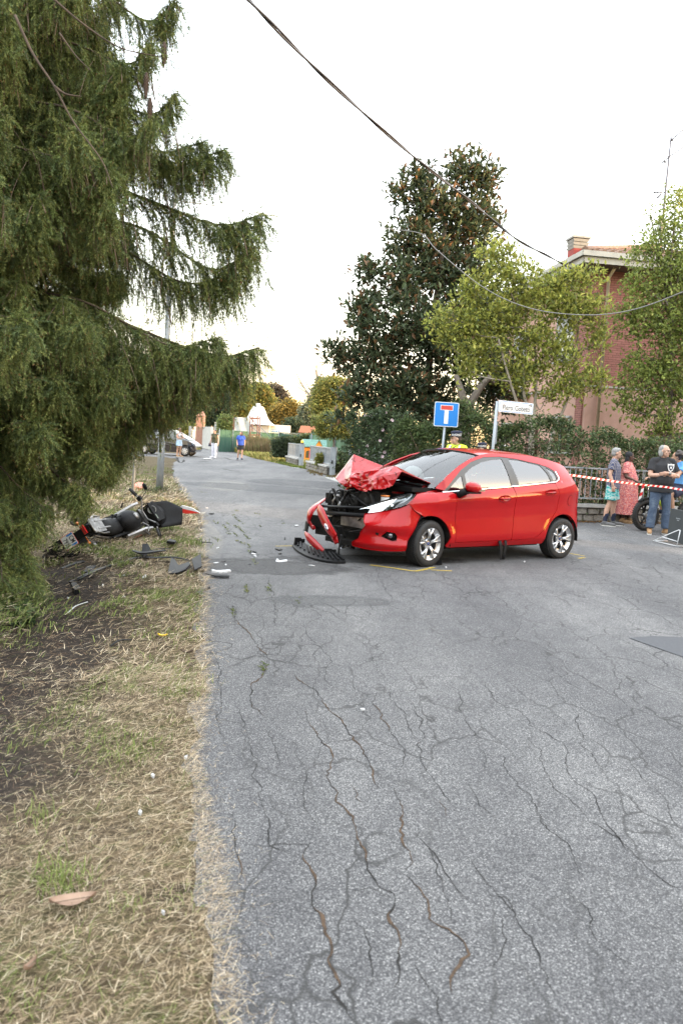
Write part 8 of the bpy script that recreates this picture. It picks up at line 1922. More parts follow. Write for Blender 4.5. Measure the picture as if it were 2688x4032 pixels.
# ------------------------------------------------------------------ far end of the lane
MAT['tent'] = pm('white tent canvas', (.56, .56, .54), (.48, .48, .47), 3, .8); MAT['scaffold'] = pm('rusty red scaffold tube', (.15, .06, .045), (.11, .05, .04), 8, .7); MAT['tarp'] = pm('dirty white tarp', (.46, .47, .45), (.34, .36, .35), 4, .85, bmp=.4); MAT['net green'] = pm('green shade net', (.030, .085, .060), (.04, .10, .07), 4, .9)
MAT['net pale'] = pm('pale green net fence', (.10, .19, .125), (.13, .22, .14), 4, .9); MAT['pale wall'] = pm('pale weathered wall', (.42, .42, .40), (.34, .34, .32), 3, .9); MAT['brick pier'] = pm('brick pillar', (.28, .13, .09), (.36, .22, .16), 9, .9)
MAT['black paint'] = pm('black car paint', (.008, .009, .014), (.010, .011, .016), 4, .22, coat=1.0); MAT['dark glass'] = glassmat('dark car glass', (.10, .11, .12), .22); MAT['play orange'] = pm('orange playhouse plastic', (.72, .26, .02), (.62, .21, .02), 5, .5); MAT['play green'] = pm('green playhouse roof', (.08, .20, .165), (.06, .16, .13), 5, .5); MAT['play pink'] = pm('pink shutter plastic', (.48, .10, .16), (.42, .08, .14), 5, .5)
MAT['sign azure'] = pm('azure panel', (.04, .22, .52), (.05, .25, .55), 5, .5)
# black compact car standing across the lane mouth, nose to the right
fw = gnd(*c5(304, 760)); BC = thing('parked_car', 'black compact car standing across the lane with its nose to the right', 'car', (fw[0], fw[1], 0), -.05)
def bprof(x): return np.interp(x, [-3.1, -2.9, -2.2, -1.6, -1.0, -.45, .1, .45, .72], [.95, 1.25, 1.56, 1.60, 1.55, 1.30, 1.02, .86, .62])
bodyp = [(.72, .30), (.78, .45), (.74, .66), (.5, .84), (.15, .97), (-.25, 1.04), (-3.0, 1.05), (-3.15, .9), (-3.18, .4), (-3.0, .26), (-2.82, .26)]
def wa(xc): return [(xc + .34 * math.cos(a), .30 + .34 * math.sin(a)) for a in np.linspace(PI, 0, 10)]
bp = bodyp[:-1] + [(-2.82, .24)] + wa(-2.45) + [(-2.08, .22), (-.36, .22)] + wa(0) + [(.36, .24)]
mb = MB(); mb.prism(bp, -.82, .82, lambda a, b, h: (a - (.10 * (abs(h) > .5) if a > .4 else 0), .82 + h * (1 - .06 * max(0, b - .6)), b)); bd = mb.build('body', MAT['black paint'], BC)
bv = bd.modifiers.new('b', 'BEVEL'); bv.width = .06; bv.segments = 3; bv.limit_method = 'ANGLE'
mb = MB(); mb.prism([(.2, .97), (-.42, 1.32), (-.95, 1.54), (-1.6, 1.59), (-2.2, 1.56), (-2.85, 1.25), (-3.05, 1.0)], -.68, .68, lambda a, b, h: (a, .82 + h * (1 - .16 * (b - 1.0) / .55), b)); rf = mb.build('roof', MAT['black paint'], BC); bv = rf.modifiers.new('b', 'BEVEL'); bv.width = .05; bv.segments = 2
for G in ([(.02, 1.02), (-.42, 1.26), (-.62, 1.36), (-.62, 1.03)], [(-.68, 1.03), (-.68, 1.39), (-1.0, 1.48), (-1.55, 1.52), (-1.55, 1.04)], [(-1.63, 1.04), (-1.63, 1.52), (-2.2, 1.48), (-2.7, 1.22), (-2.75, 1.05)]):
 mb = MB(); mb.prism(G, -.012, .0, lambda a, b, h: (a, .82 - .68 * (1 - .16 * (b - 1.0) / .55) + h - .01, b)); mb.build('side_window', MAT['dark glass'], BC)
mb = MB(); mb.grid(lambda a, b: (.19 - 1.1 * a, .82 + (2 * b - 1) * (.62 - .05 * a), 1.0 + .55 * a - .04 * a * a), 6, 6); mb.build('windscreen', MAT['windscreen'], BC)
mb = MB(); mb.prism([(.70, .66), (.62, .76), (.36, .88), (.30, .84), (.55, .68)], 0, .02, lambda a, b, h: (a - .02, .0 - h + .02, b)); mb.build('headlamp', MAT['lamp silver'], BC)
mb = MB(); mb.box((.74, .3, .5), (.06, .9, .12)); mb.build('grille', MAT['chrome'], BC)
mb = MB(); mb.beam((.45, -.012, .62), (-3.05, -.012, .62), .02, .05); mb.build('side_moulding', MAT['black plastic'], BC)
mb = MB(); mb.ball((-.35, -.10, 1.06), (.10, .10, .07), 10, 8); mb.build('mirror', MAT['black paint'], BC)
def cwheel(x, y):
 w = bpy.data.objects.new('wheel', None); COL.objects.link(w); w.parent = BC; w.location = (x, y, .30)
 mb = MB(); mb.lathe([(.20, -.09), (.28, -.095), (.30, -.05), (.30, .05), (.28, .095), (.2, .09)], axis=(0, -1, 0), n=28); mb.build('tyre', MAT['rubber'], w)
 mb = MB(); mb.lathe([(.001, .07), (.06, .075), (.07, .06), (.155, .065), (.20, .085), (.205, .06), (.19, -.05)], axis=(0, -1, 0), n=28)
 for k in range(8): a = PI / 4 * k; mb.beam((.05 * math.cos(a), -.075, .05 * math.sin(a)), (.18 * math.cos(a), -.085, .18 * math.sin(a)), .02, .05)
 mb.build('hubcap', MAT['alloy'], w)
 mb = MB()
 for k in range(8): a = PI / 4 * (k + .5); mb.box((.155 * math.cos(a), -.071, .155 * math.sin(a)), (.05, .012, .05));
 mb.build('hubcap_holes', MAT['black plastic'], w)
for x, y in ((0, .06), (-2.45, .06), (0, 1.58), (-2.45, 1.58)): cwheel(x, y)
# marquee, scaffold with tarp, container wall, fences
TY = 78.0
def T2(x, y, Y=TY): return at(*c5(x, y), Y)
mc = T2(775, 600); bz = T2(775, 528); TN = thing('marquee_tent', 'white peaked marquee tent beyond the scaffold', 'tent', (mc[0], TY, 0))
k5 = TY / FPX / 1.82326
mb = MB(); hw = 135 * k5 * 1.0; ez_ = T2(775, 525)[2]; pz = T2(775, 384)[2]
def tent(a, b):
 s = a; ang = 2 * PI * b; r = hw * (1 - s) ** 1.0 * (1 - .30 * math.sin(PI * s) * (1 - .5 * s)) + .55 * s; x, y = math.cos(ang), math.sin(ang); k = 1 / max(abs(x), abs(y)); k = 1 + (k - 1) * (1 - s)
 return (x * r * k, 6 + y * r * k, ez_ + (pz - ez_) * s + (.35 if s > .9 and abs(x) < .5 else 0) * (s - .9) * 10)
mb.grid(tent, 14, 48); mb.build('canvas_roof', MAT['tent'], TN)
mb = MB(); mb.box((0, 6, ez_ / 2), (hw * 1.5, hw * 1.5, ez_)); mb.build('canvas_wall', MAT['pale wall'], TN)
p0, p1 = T2(858, 570, 84), T2(1052, 570, 84); cz_ = T2(950, 533, 84)[2]
CT = thing('container', 'long white container with a small blue sign', 'container', ((p0[0] + p1[0]) / 2, 84, 0)); L = p1[0] - p0[0]
mb = MB(); mb.box((0, 1.3, cz_ / 2), (L, 2.5, cz_)); mb.build('shell', MAT['tent'], CT)
mb = MB(); sg = T2(953, 576, 84); mb.box((sg[0] - (p0[0] + p1[0]) / 2, .03, sg[2]), (55 * 84 / FPX / 1.82, .04, 16 * 84 / FPX / 1.82)); sp = mb.build('blue_sign', MAT['sign azure'], CT)
mb = MB()
for k in range(7): mb.box((sg[0] - (p0[0] + p1[0]) / 2 - .45 + .13 * k, .005, sg[2] + .02 * (k % 2)), (.09, .012, .18 - .05 * (k % 3)), taper=.7)
mb.box((sg[0] - (p0[0] + p1[0]) / 2 + .6, .005, sg[2]), (.12, .012, .24)); mb.build('sign_script', MAT['sign white'], sp)
p0, p1 = T2(1052, 600, 86), T2(1130, 600, 86); mb = MB(); mb.box((0, 0, .9), (p1[0] - p0[0], 2, 1.8)); mb.box((.1, 0, 1.9), (p1[0] - p0[0] + .5, 2.4, .12)); o = mb.build('site_hut', MAT['pale wall'], None, ((p0[0] + p1[0]) / 2, 86, 0)); tag(o, 'low grey hut with flat roof beside the white container', 'hut')
p0, p1 = T2(528, 580, 88), T2(578, 580, 88); mb = MB(); zt = T2(550, 517, 88)[2]; mb.box((0, 0, zt / 2), (p1[0] - p0[0], 2, zt)); o = mb.build('white_trailer', MAT['pale wall'], None, ((p0[0] + p1[0]) / 2, 88, 0)); tag(o, 'pale box trailer peeping out left of the marquee', 'trailer')
SY = 66.0
SC = thing('scaffold', 'rusty red scaffold tower hung with a white tarp', 'scaffold', tuple(T2(650, 660, SY) * np.array((1, 1, 0)))); so = np.array(SC.location)
def S2(x, y, dy=0): return at(*c5(x, y), SY + dy) - so
for x in (656, 775, 828):
 mb = MB()
 for dy in (0, 1.6): a = S2(x, 670, 0); b = S2(x + (2 if x < 700 else 0), 470 if x > 700 else 486, 0); mb.tube([(a[0], dy, 0), (b[0], dy, b[2])], .06, 6)
 mb.build('standard_pole', MAT['scaffold'], SC)
for y in (486, 606, 655):
 mb = MB(); a, b = S2(640, y), S2(830, y); mb.tube([a, b], .05, 6); mb.tube([a + (0, 1.6, 0), b + (0, 1.6, 0)], .05, 6); mb.build('ledger_pole', MAT['scaffold'], SC)
mb = MB(); mb.tube([S2(780, 485), S2(828, 545)], .045, 6); mb.tube([S2(660, 655), S2(700, 608)], .045, 6); mb.tube([S2(740, 600), S2(770, 660)], .045, 6); mb.build('brace_pole', MAT['scaffold'], SC)
a, b = S2(662, 600), S2(775, 484); mb = MB(); mb.grid(lambda u, v: (a[0] + (b[0] - a[0]) * u, -.12 + .06 * math.sin(9 * u + 3 * v), a[2] + (b[2] - a[2]) * v), 12, 12); mb.build('tarp', MAT['tarp'], SC)
mb = MB(); a, b = S2(645, 608), S2(800, 606); mb.box(((a[0] + b[0]) / 2, .8, a[2]), (b[0] - a[0], 1.6, .08)); mb.build('deck_board', MAT['pale wall'], SC)
mb = MB(); mb.tube([S2(828, 530), S2(950, 650, -10)], .025, 5); mb.tube([S2(775, 540), S2(860, 612, -4)], .025, 5); mb.build('guy_rope', MAT['cable black'], SC)
def net(pts, z1, mat, label, sag=.0, posts=True, z0=0.0):
 P = [np.array(p) for p in pts]; t = thing('net_fence', label, 'fence', (P[0][0], P[0][1], 0)); o0 = P[0]; mb = MB()
 for a, b in zip(P[:-1], P[1:]):
  n = 10
  for k in range(n):
   u, v = a + (b - a) * k / n - o0, a + (b - a) * (k + 1) / n - o0; w = .06 * math.sin(k * 2.1), .06 * math.sin(k * 2.1 + 2.1)
   za, zb = z1 - sag * math.sin(PI * k / n), z1 - sag * math.sin(PI * (k + 1) / n)
   mb.add([(u[0], u[1] + w[0], z0), (v[0], v[1] + w[1], z0), (v[0], v[1] + w[1], zb), (u[0], u[1] + w[0], za)], [(0, 1, 2, 3)])
 mb.build('netting', MAT[mat], t)
 for p in P: mb = MB(); q = p - o0; mb.tube([(q[0], q[1] - .05, 0), (q[0], q[1] - .05, z1 + .1)], .03, 6); mb.build('post', MAT['galv dark'], t)
 mb = MB(); mb.tube([(p[0] - o0[0], p[1] - o0[1], z1) for p in P], .03, 5); mb.build('top_wire', MAT['net green'], t)
net([T2(552, 660, 60)[:2], T2(650, 660, 62)[:2], T2(850, 660, 70)[:2], T2(1060, 640, 74)[:2]], 1.75, 'net green', 'dark green shade netting round the scaffold site')
net([at(*D(715, 1020), 52)[:2], at(*D(770, 1020), 50)[:2], at(*D(830, 1020), 47)[:2], at(*D(900, 1020), 44)[:2]], 1.95, 'net pale', 'pale green net fence behind the playhouse', .1)
net([at(*D(640, 1010), 62)[:2], at(*D(700, 1010), 60)[:2], at(*D(715, 1010), 52)[:2]], 1.8, 'net green', 'dark green net behind the round bush', .1)
p = T2(415, 632, 72); mb = MB(); mb.box((0, 0, 1.5), (.75, .7, 3.0)); mb.add([(-.42, -.4, 3.0), (.42, -.4, 3.0), (.42, .4, 3.0), (-.42, .4, 3.0), (.2, 0, 3.5)], [(0, 1, 4), (1, 2, 4), (2, 3, 4), (3, 0, 4)]); o = mb.build('brick_pillar', MAT['brick pier'], None, (p[0], p[1], 0)); tag(o, 'brick gate pillar at the far bend of the lane', 'pillar')
for a, b, lb in (((425, 632), (500, 645), 'pale wall running right from the brick pillar'), ((340, 625), (400, 632), 'pale wall left of the brick pillar')):
 A_, B_ = T2(*a, 73)[:2], T2(*b, 66 if a[0] > 400 else 80)[:2]; A3, B3 = np.array((*A_, 1.0)), np.array((*B_, 1.0)); mb = MB(); mb.beam(A3 - A3 * (1, 1, 0), B3 - A3 * (1, 1, 0), .2, 2.0); o = mb.build('boundary_wall', MAT['pale wall'], None, (A_[0], A_[1], 0)); tag(o, lb, 'wall')
# playhouse behind the gate
pp_ = at(1213, 1850, 45.0); PH_ = thing('playhouse', 'orange plastic playhouse with green shingled roof behind the gate', 'playhouse', (pp_[0] + .3, 45.0, 0), .05)
kx = 45 / FPX; ze = at(1230, 1760, 45)[2]; zr = at(1230, 1739, 45)[2] + .12; wd = 88 * kx
mb = MB(); mb.box((0, .6, ze / 2), (wd * .92, 1.2, ze)); mb.build('wall', MAT['play orange'], PH_)
mb = MB(); mb.add([(-wd * .55, -.15, ze - .02), (wd * .55, -.15, ze - .02), (wd * .55, .6, zr), (-wd * .55, .6, zr), (wd * .55, 1.35, ze - .02), (-wd * .55, 1.35, ze - .02)], [(0, 1, 2, 3), (3, 2, 4, 5)]); rf = mb.build('roof', MAT['play green'], PH_)
mb = MB()
for i in range(4):
 for j in range(9): x = -wd * .52 + (j + .5 * (i % 2)) * wd * 1.02 / 9; y = -.15 + i * .19; z = ze - .02 + (zr - ze) * (i / 4.0) + .02; mb.box((x + .06, y + .1, z + .06), (wd / 9 - .02, .2, .015), R=Matrix.Rotation(math.atan2(zr - ze, .75), 3, 'X'))
o = mb.build('shingles', MAT['play green'], rf); o['kind'] = 'stuff'
mb = MB(); mb.prism([(-.25, ze - .02), (.25, ze - .02), (0, zr - .02)], 0, .03, lambda a, b, h: (a + wd * .2, -.2 - h, b)); mb.build('gable', MAT['play orange'], PH_)
mb = MB(); mb.beam((wd * .2 - .3, -.25, ze - .03), (wd * .2, -.25, zr + .01), .06, .04); mb.beam((wd * .2, -.25, zr + .01), (wd * .2 + .3, -.25, ze - .03), .06, .04); mb.build('gable_trim', MAT['play green'], PH_)
mb = MB(); mb.prism([(-.26, .42), (.26, .42), (.26, .95), (.18, 1.12), (0, 1.18), (-.18, 1.12), (-.26, .95)], 0, .03, lambda a, b, h: (a - wd * .22, -.012 - h, b * ze / 1.4)); wn = mb.build('arched_frame', MAT['play orange'], PH_)
mb = MB(); mb.prism([(-.2, .46), (-.01, .46), (-.01, 1.1), (-.14, 1.06), (-.2, .95)], 0, .01, lambda a, b, h: (a - wd * .22, -.044 - h, b * ze / 1.4)); mb.build('shutter', MAT['olive cloth'], wn)
mb = MB(); mb.prism([(.2, .46), (.01, .46), (.01, 1.1), (.14, 1.06), (.2, .95)], 0, .01, lambda a, b, h: (a - wd * .22, -.044 - h, b * ze / 1.4)); mb.build('shutter', MAT['play pink'], wn)
# white bag and cable loops on the lane
g_ = gnd(*c5(468, 784)); mb = MB(); mb.ball((0, 0, .04), (.24, .14, .055), 10, 6); mb.ball((.14, .04, .03), (.14, .1, .04), 8, 6); o = mb.build('white_bag', MAT['white plastic'], None, tuple(g_)); tag(o, 'flat white plastic bag lying on the lane near the two women', 'bag')
for L in ([(250, 768), (258, 790), (270, 805), (295, 800), (300, 785)], [(380, 782), (420, 784), (450, 783)], [(410, 798), (450, 797), (475, 800)], [(630, 805), (680, 810), (720, 812)], [(660, 825), (700, 826), (740, 830)], [(590, 770), (640, 785), (690, 790)], [(1380 - 800, 850), (640, 862), (700, 868)]):
 P = resample(spline(np.array([gnd(*c5(*q))[:2] for q in L]), 5), .3, False); n = len(P); tt = np.gradient(P, axis=0); tt /= np.linalg.norm(tt, axis=1)[:, None]; nn = np.stack([-tt[:, 1], tt[:, 0]], 1); w_ = .07 * (0.4 + np.random.default_rng(n).random(n))[:, None]
 o = link('road_crack', fast_mesh('road_crack', np.concatenate([np.c_[P + nn * w_, np.full(n, .004)], np.c_[P - nn * w_, np.full(n, .004)]]), np.stack([np.arange(n - 1), np.arange(n - 1) + n, np.arange(n - 1) + n + 1, np.arange(n - 1) + 1], 1), MAT['crack'])); o['kind'] = 'structure'
# far trees: sunlit tops, golden to the right
YG = [(.16, .17, .035), (.12, .14, .035), (.20, .18, .04)]; GO = [(.24, .17, .035), (.20, .15, .035), (.15, .13, .035)]; DG = [(.04, .06, .03), (.055, .075, .035), (.03, .045, .025)]; GG = [(.13, .15, .09), (.10, .12, .07), (.16, .17, .11)]
def ftree(label, Y, blobs, n, size, tints, seed, tr=.25, group='trees at the far end of the lane', name='tree', per=6, rc=.5):
 bl = pb(Y, [(*c5(b[0], b[1]), b[2] / 1.82, b[3] / 1.82) for b in blobs]); c = np.mean([b[0] for b in bl], 0)
 if Y > 47: n, size, per, rc = int(n * 2.4), size * .55, per * 2, rc * .8
 tints = [tuple(.9 * x + .1 * sum(q) / 3 for x in q) for q in tints]
 return tree(name, label, (c[0], Y, 0), bl, n, size, tints, [3, 2, 2][:len(tints)], seed, tr, 'bark grey', 'leaf', per, rc, aspect=.8, group=group, twigs=10, limb=False)
ftree('dark conifer column half hidden behind the spruce boughs', 96, [(530, 260, 80, 90), (540, 380, 90, 110), (520, 480, 90, 90), (450, 430, 70, 120), (560, 200, 40, 40)], 7000, .55, DG, 61)
ftree('yellow green broad tree behind the marquee peak', 105, [(690, 290, 80, 50), (640, 330, 70, 70), (700, 400, 100, 80), (640, 460, 70, 60), (740, 340, 60, 60)], 6000, .6, YG, 62)
ftree('tall olive tree with golden right flank behind the marquee', 108, [(850, 320, 80, 60), (880, 400, 80, 70), (830, 300, 40, 45), (900, 450, 70, 50), (820, 420, 60, 60)], 6000, .6, YG[:2] + GO[:1], 63)
ftree('dark purple brown tree between the olive and the golden one', 118, [(950, 290, 45, 45), (985, 340, 50, 50), (960, 350, 60, 60), (1000, 400, 60, 60)], 3500, .6, [(.07, .055, .045), (.09, .07, .05), (.05, .05, .035)], 64)
ftree('golden tree lit from the right above the container', 100, [(1060, 420, 70, 45), (1090, 460, 50, 50), (1000, 460, 70, 55), (1050, 490, 90, 45), (950, 490, 60, 40)], 5500, .55, GO, 65)
ftree('grey green willow standing right of the golden tree', 92, [(1190, 480, 60, 70), (1170, 560, 50, 60), (1240, 420, 60, 70), (1230, 540, 60, 80), (1270, 340, 50, 60), (1290, 250, 35, 50)], 6000, .5, GG, 66)
ftree('pale yellow tall tree behind the magnolia edge', 70, [(1330, 300, 80, 60), (1390, 260, 70, 50), (1300, 380, 80, 70), (1420, 330, 70, 70), (1350, 440, 90, 60)], 6000, .38, YG, 67)
ftree('small round green yellow tree above the playhouse', 48, [(1370, 560, 120, 60), (1320, 520, 80, 50), (1440, 530, 80, 55), (1380, 490, 90, 45), (1290, 590, 50, 30), (1460, 600, 60, 30)], 5200, .22, [(.14, .16, .035), (.19, .18, .04), (.10, .125, .035)], 68, .1, per=7, rc=.25)
ftree('dark green bush clump right of the container', 88, [(1090, 560, 60, 45), (1110, 590, 50, 30), (1070, 590, 40, 30)], 2500, .45, DG, 69)
ftree('light green bush between trailer and scaffold', 80, [(610, 560, 45, 45), (600, 520, 30, 30), (640, 590, 40, 40)], 2500, .4, [(.10, .14, .04), (.08, .12, .035), (.13, .16, .05)], 70)
ftree('tall dark trees behind the pillar at the end of the lane', 120, [(400, 430, 60, 140), (350, 420, 60, 130), (430, 520, 50, 60), (300, 480, 60, 100), (220, 450, 80, 130), (120, 460, 90, 130)], 7000, .7, DG, 71)
ftree('yellow green bush row beyond the black car', 85, [(360, 570, 40, 25), (330, 590, 50, 25), (250, 590, 60, 30), (150, 600, 80, 35)], 3000, .45, YG, 72)
ftree('round dark green bush at the far gate', 46.5, [(1000, 700, 46, 48), (985, 745, 40, 36), (1030, 660, 34, 24), (1050, 720, 26, 50), (965, 680, 20, 24)], 7000, .11, DG + [], 73, .05, 'bushes by the gates', 'bush', 7, .18)
ftree('small young shrub growing before the slatted panel', 33.6, [(1275, 790, 24, 24), (1280, 765, 16, 18), (1262, 815, 14, 14)], 700, .10, YG, 74, .02, 'bushes by the gates', 'bush', 6, .08)
ftree('pale leaved plant beside the bare gate post', 31.5, [(1420, 830, 30, 20), (1440, 780, 20, 25), (1400, 850, 20, 15), (1450, 760, 18, 12)], 600, .14, [(.09, .12, .04), (.13, .13, .07)], 75, .015, 'bushes by the gates', 'bush', 6, .1)
ftree('wild shrubs along the net fence behind the far gate', 55, [(960, 650, 30, 12), (1080, 640, 40, 12), (1180, 625, 50, 14), (1120, 645, 40, 12)], 2600, .18, YG[1:2] + DG[1:2] + GG[:1], 76, .04, 'bushes by the gates', 'bush', 7, .14)
# bare tree rising behind
bt = at(*c5(1215, 345), 92); BT = thing('bare_tree', 'leafless tree with upswept grey branches against the pale sky', 'tree', (bt[0], 92, 0)); o0 = np.array((bt[0], 92, 0)); mb = MB()
def B2(x, y): return at(*c5(x, y), 92) - o0
for L, r in (([(1240, 560), (1225, 420), (1205, 330), (1160, 270), (1060, 180)], .22), ([(1215, 350), (1140, 230), (1100, 140), (1110, 60)], .12), ([(1225, 400), (1260, 250), (1250, 130), (1215, 10)], .2), ([(1255, 230), (1235, 120), (1170, 40)], .1), ([(1250, 150), (1262, 60), (1280, 20)], .08), ([(1190, 310), (1120, 265), (1070, 262)], .08), ([(1140, 240), (1095, 190), (1090, 170)], .05), ([(1235, 330), (1170, 220), (1150, 120)], .08), ([(1262, 240), (1290, 150), (1300, 60)], .1), ([(1205, 335), (1150, 330), (1120, 300)], .05)):
 P = spline([B2(*q) for q in L], 5); mb.tube(P, list(np.linspace(r, .02, len(P))), 6)
mb.build('branches', MAT['bark pale'], BT)
# tiny far things between the trees
mb = MB(); c = at(*c5(1250, 605), 76); mb.box((0, 0, 1.0), (3.2, 1.5, 2.0)); mb.add([(-1.8, -.9, 2.0), (1.8, -.9, 2.0), (1.8, .9, 2.0), (-1.8, .9, 2.0), (-1.6, 0, 2.7), (1.6, 0, 2.7)], [(0, 1, 5, 4), (2, 3, 4, 5), (0, 4, 3), (1, 2, 5)]); o = mb.build('orange_shed', MAT['scaffold'], None, (c[0], c[1], 0)); o.data.materials[0] = pm('orange red shed', (.26, .10, .05), (.22, .085, .045), 5, .8); tag(o, 'orange red wooden shed glimpsed between the far trees', 'shed')
# ------------------------------------------------------------------ straw, grass, litter, moss
MAT['straw'] = tintmat('dry straw and grass', .85, .15)
STRAW = [(.48, .38, .25), (.38, .29, .18), (.60, .51, .37), (.23, .165, .105), (.11, .08, .055)]; GRS = [(.12, .15, .04), (.09, .115, .032), (.155, .175, .055)]
def blades(P, Dv, L, W, col, bend=.3):
 n = len(P); Dv = unit(Dv); S = unit(np.cross(Dv, np.array((0, 0, 1.0)) + .2 * RNG.normal(size=(n, 3)))); m = P + Dv * (L * .55)[:, None] + np.array((0, 0, 1.0)) * (L * .03)[:, None]; tip = P + Dv * L[:, None] - np.array((0, 0, 1.0)) * (L * bend)[:, None]
 w = W[:, None] * .5
 V = np.stack([P - S * w, P + S * w, m + S * w * .8, m - S * w * .8, tip], 1).reshape(-1, 3); i = np.arange(n) * 5
 F = np.concatenate([np.stack([i, i + 1, i + 2], 1), np.stack([i, i + 2, i + 3], 1), np.stack([i + 3, i + 2, i + 4], 1)])
 return V, F, np.repeat(col, 5, 0)
def scatter(name, label_kind, n, yr, dr, Lr, W, green, flat=.12, dens=None, seed=0, hug=0.0):
 rng = np.random.default_rng(seed); y = yr[0] + (yr[1] - yr[0]) * rng.random(n) ** (1.6 if yr[1] > 6 else 1.0); d = dr[0] + (dr[1] - dr[0]) * rng.random(n); x = edge_x(y) - d
 so = soil_mask(x, y); g_n = n2(x, y, .55, 21) * .6 + n2(x, y, .17, 22) * .4
 gm = np.clip((g_n - .52) * 5, 0, 1) * np.clip(1.2 - 1.1 * np.abs(d - .9) / 1.4, 0, 1)
 isg = rng.random(n) < (gm * .8 if green else .05 + gm * .3)
 keep = (rng.random(n) > so * .86) & (rng.random(n) < (1.0 if not green else np.maximum(gm, .02)))
 x, y, isg, so = x[keep], y[keep], isg[keep] if not green else np.ones(keep.sum(), bool), so[keep]; n = len(x)
 z = verge_z(x, y); z = np.maximum(z, .004); z = np.where(edge_x(y) - x < .0, .006, z); a = rng.normal(.2, 1.1, n); el = np.abs(rng.normal(0, flat, n)) if not green else .5 + .6 * rng.random(n)
 Dv = np.stack([np.cos(a) * np.cos(el), np.sin(a) * np.cos(el), np.sin(el)], 1); L = (Lr[0] + (Lr[1] - Lr[0]) * rng.random(n)) * (1 if not green else .8 + .6 * g_n[keep])
 sc = np.clip(y / 3.2, .8, 3.0)
 col = np.where(isg[:, None], pick(GRS, [3, 2, 1], n, rng), pick(STRAW, [3, 3, 1.6, 3, 2.4], n, rng)) * (.7 + .6 * rng.random(n))[:, None]
 V, F, C = blades(np.stack([x, y, z + .004 + .02 * rng.random(n) * (not green)], 1), Dv, L, W * sc * (.6 + .8 * rng.random(n)), col, .25 if green else .0)
 o = link(name, fast_mesh(name, V, F, MAT['straw'], col=C)); o['kind'] = 'stuff'
scatter('dry_straw', '', 95000, (1.5, 4.6), (-.05, 2.6), (.02, .07), .0012, False, .16, seed=1)
scatter('dry_straw', '', 85000, (4.3, 12), (-.05, 4.6), (.04, .12), .0015, False, .22, seed=2)
scatter('dry_straw', '', 22000, (12, 24), (-.05, 5), (.08, .2), .0026, False, .3, seed=3)
scatter('grass', '', 26000, (1.6, 5), (.02, 2.4), (.025, .065), .003, True, seed=4)
scatter('grass', '', 80000, (4.8, 14), (.0, 3.6), (.035, .085), .003, True, seed=5)
scatter('grass', '', 50000, (13, 30), (.0, 6), (.06, .13), .003, True, seed=6)
# loose straw swept on to the asphalt margin
rng = np.random.default_rng(9); n = 3200; y = 1.6 + 10 * rng.random(n) ** 1.5; x = edge_x(y) + np.abs(rng.normal(0, .085, n)) - .03; a = rng.random(n) * 6.28; Dv = np.stack([np.cos(a), np.sin(a), .04 * np.ones(n)], 1)
V, F, C = blades(np.stack([x, y, np.full(n, .007)], 1), Dv, .012 + .045 * rng.random(n), .0013 * np.clip(y / 3, .8, 2.2), pick(STRAW, [3, 3, 2, 2, 1], n, rng), .03); o = link('loose_straw', fast_mesh('loose_straw', V, F, MAT['straw'], col=C)); o['kind'] = 'stuff'
# taller green tufts
def tuft(px, py, n, h, sp, label, cols=GRS):
 c = vg(px, py); rng = np.random.default_rng(int(px)); P = np.c_[c[0] + rng.normal(0, sp, n), c[1] + rng.normal(0, sp, n), np.full(n, c[2] - .01)]; a = rng.random(n) * 6.28; el = .7 + .7 * rng.random(n)
 V, F, C = blades(P - c, np.stack([np.cos(a) * np.cos(el), np.sin(a) * np.cos(el), np.sin(el)], 1), h * (.5 + .7 * rng.random(n)), .004 * np.ones(n) * max(1, c[1] / 4), pick(cols, [3, 2, 2], n, rng) * 1.15, .3)
 o = link('blades', fast_mesh('blades', V, F, MAT['straw'], col=C), thing('grass_tuft', label, 'grass tuft', tuple(c), 0, 'green tufts on the verge')); o['kind'] = 'stuff'
tuft(230, 3470, 90, .11, .05, 'tall green tuft in the straw above the large fallen leaf'); tuft(150, 3220, 50, .09, .05, 'green tuft higher up in the foreground straw'); tuft(690, 2720, 260, .09, .09, 'dense green tuft at the asphalt edge'); tuft(300, 3500, 60, .10, .05, 'bright green tuft right beside the tall one'); tuft(480, 3560, 30, .06, .03, 'small green tuft between leaf and road'); tuft(660, 3560, 60, .05, .06, 'low dark green tuft near the sandy edge')
tuft(460, 2150, 90, .14, .08, 'green tuft beside the motorcycle silencer'); tuft(215, 2225, 60, .18, .07, 'long grass at the rear tyre of the motorcycle'); tuft(700, 2140, 220, .10, .2, 'green patch by the road edge level with the wreck'); tuft(640, 2490, 160, .07, .12, 'pale green patch above the black stick'); tuft(60, 3990, 30, .09, .03, 'broad green leaves at the lower corner'); tuft(450, 2960, 70, .08, .09, 'thin green tuft in the middle of the straw')
tuft(622, 1935, 120, .22, .16, 'weeds round the foot of the steel pole', [(.05, .065, .03), (.09, .085, .05), (.06, .08, .03)])
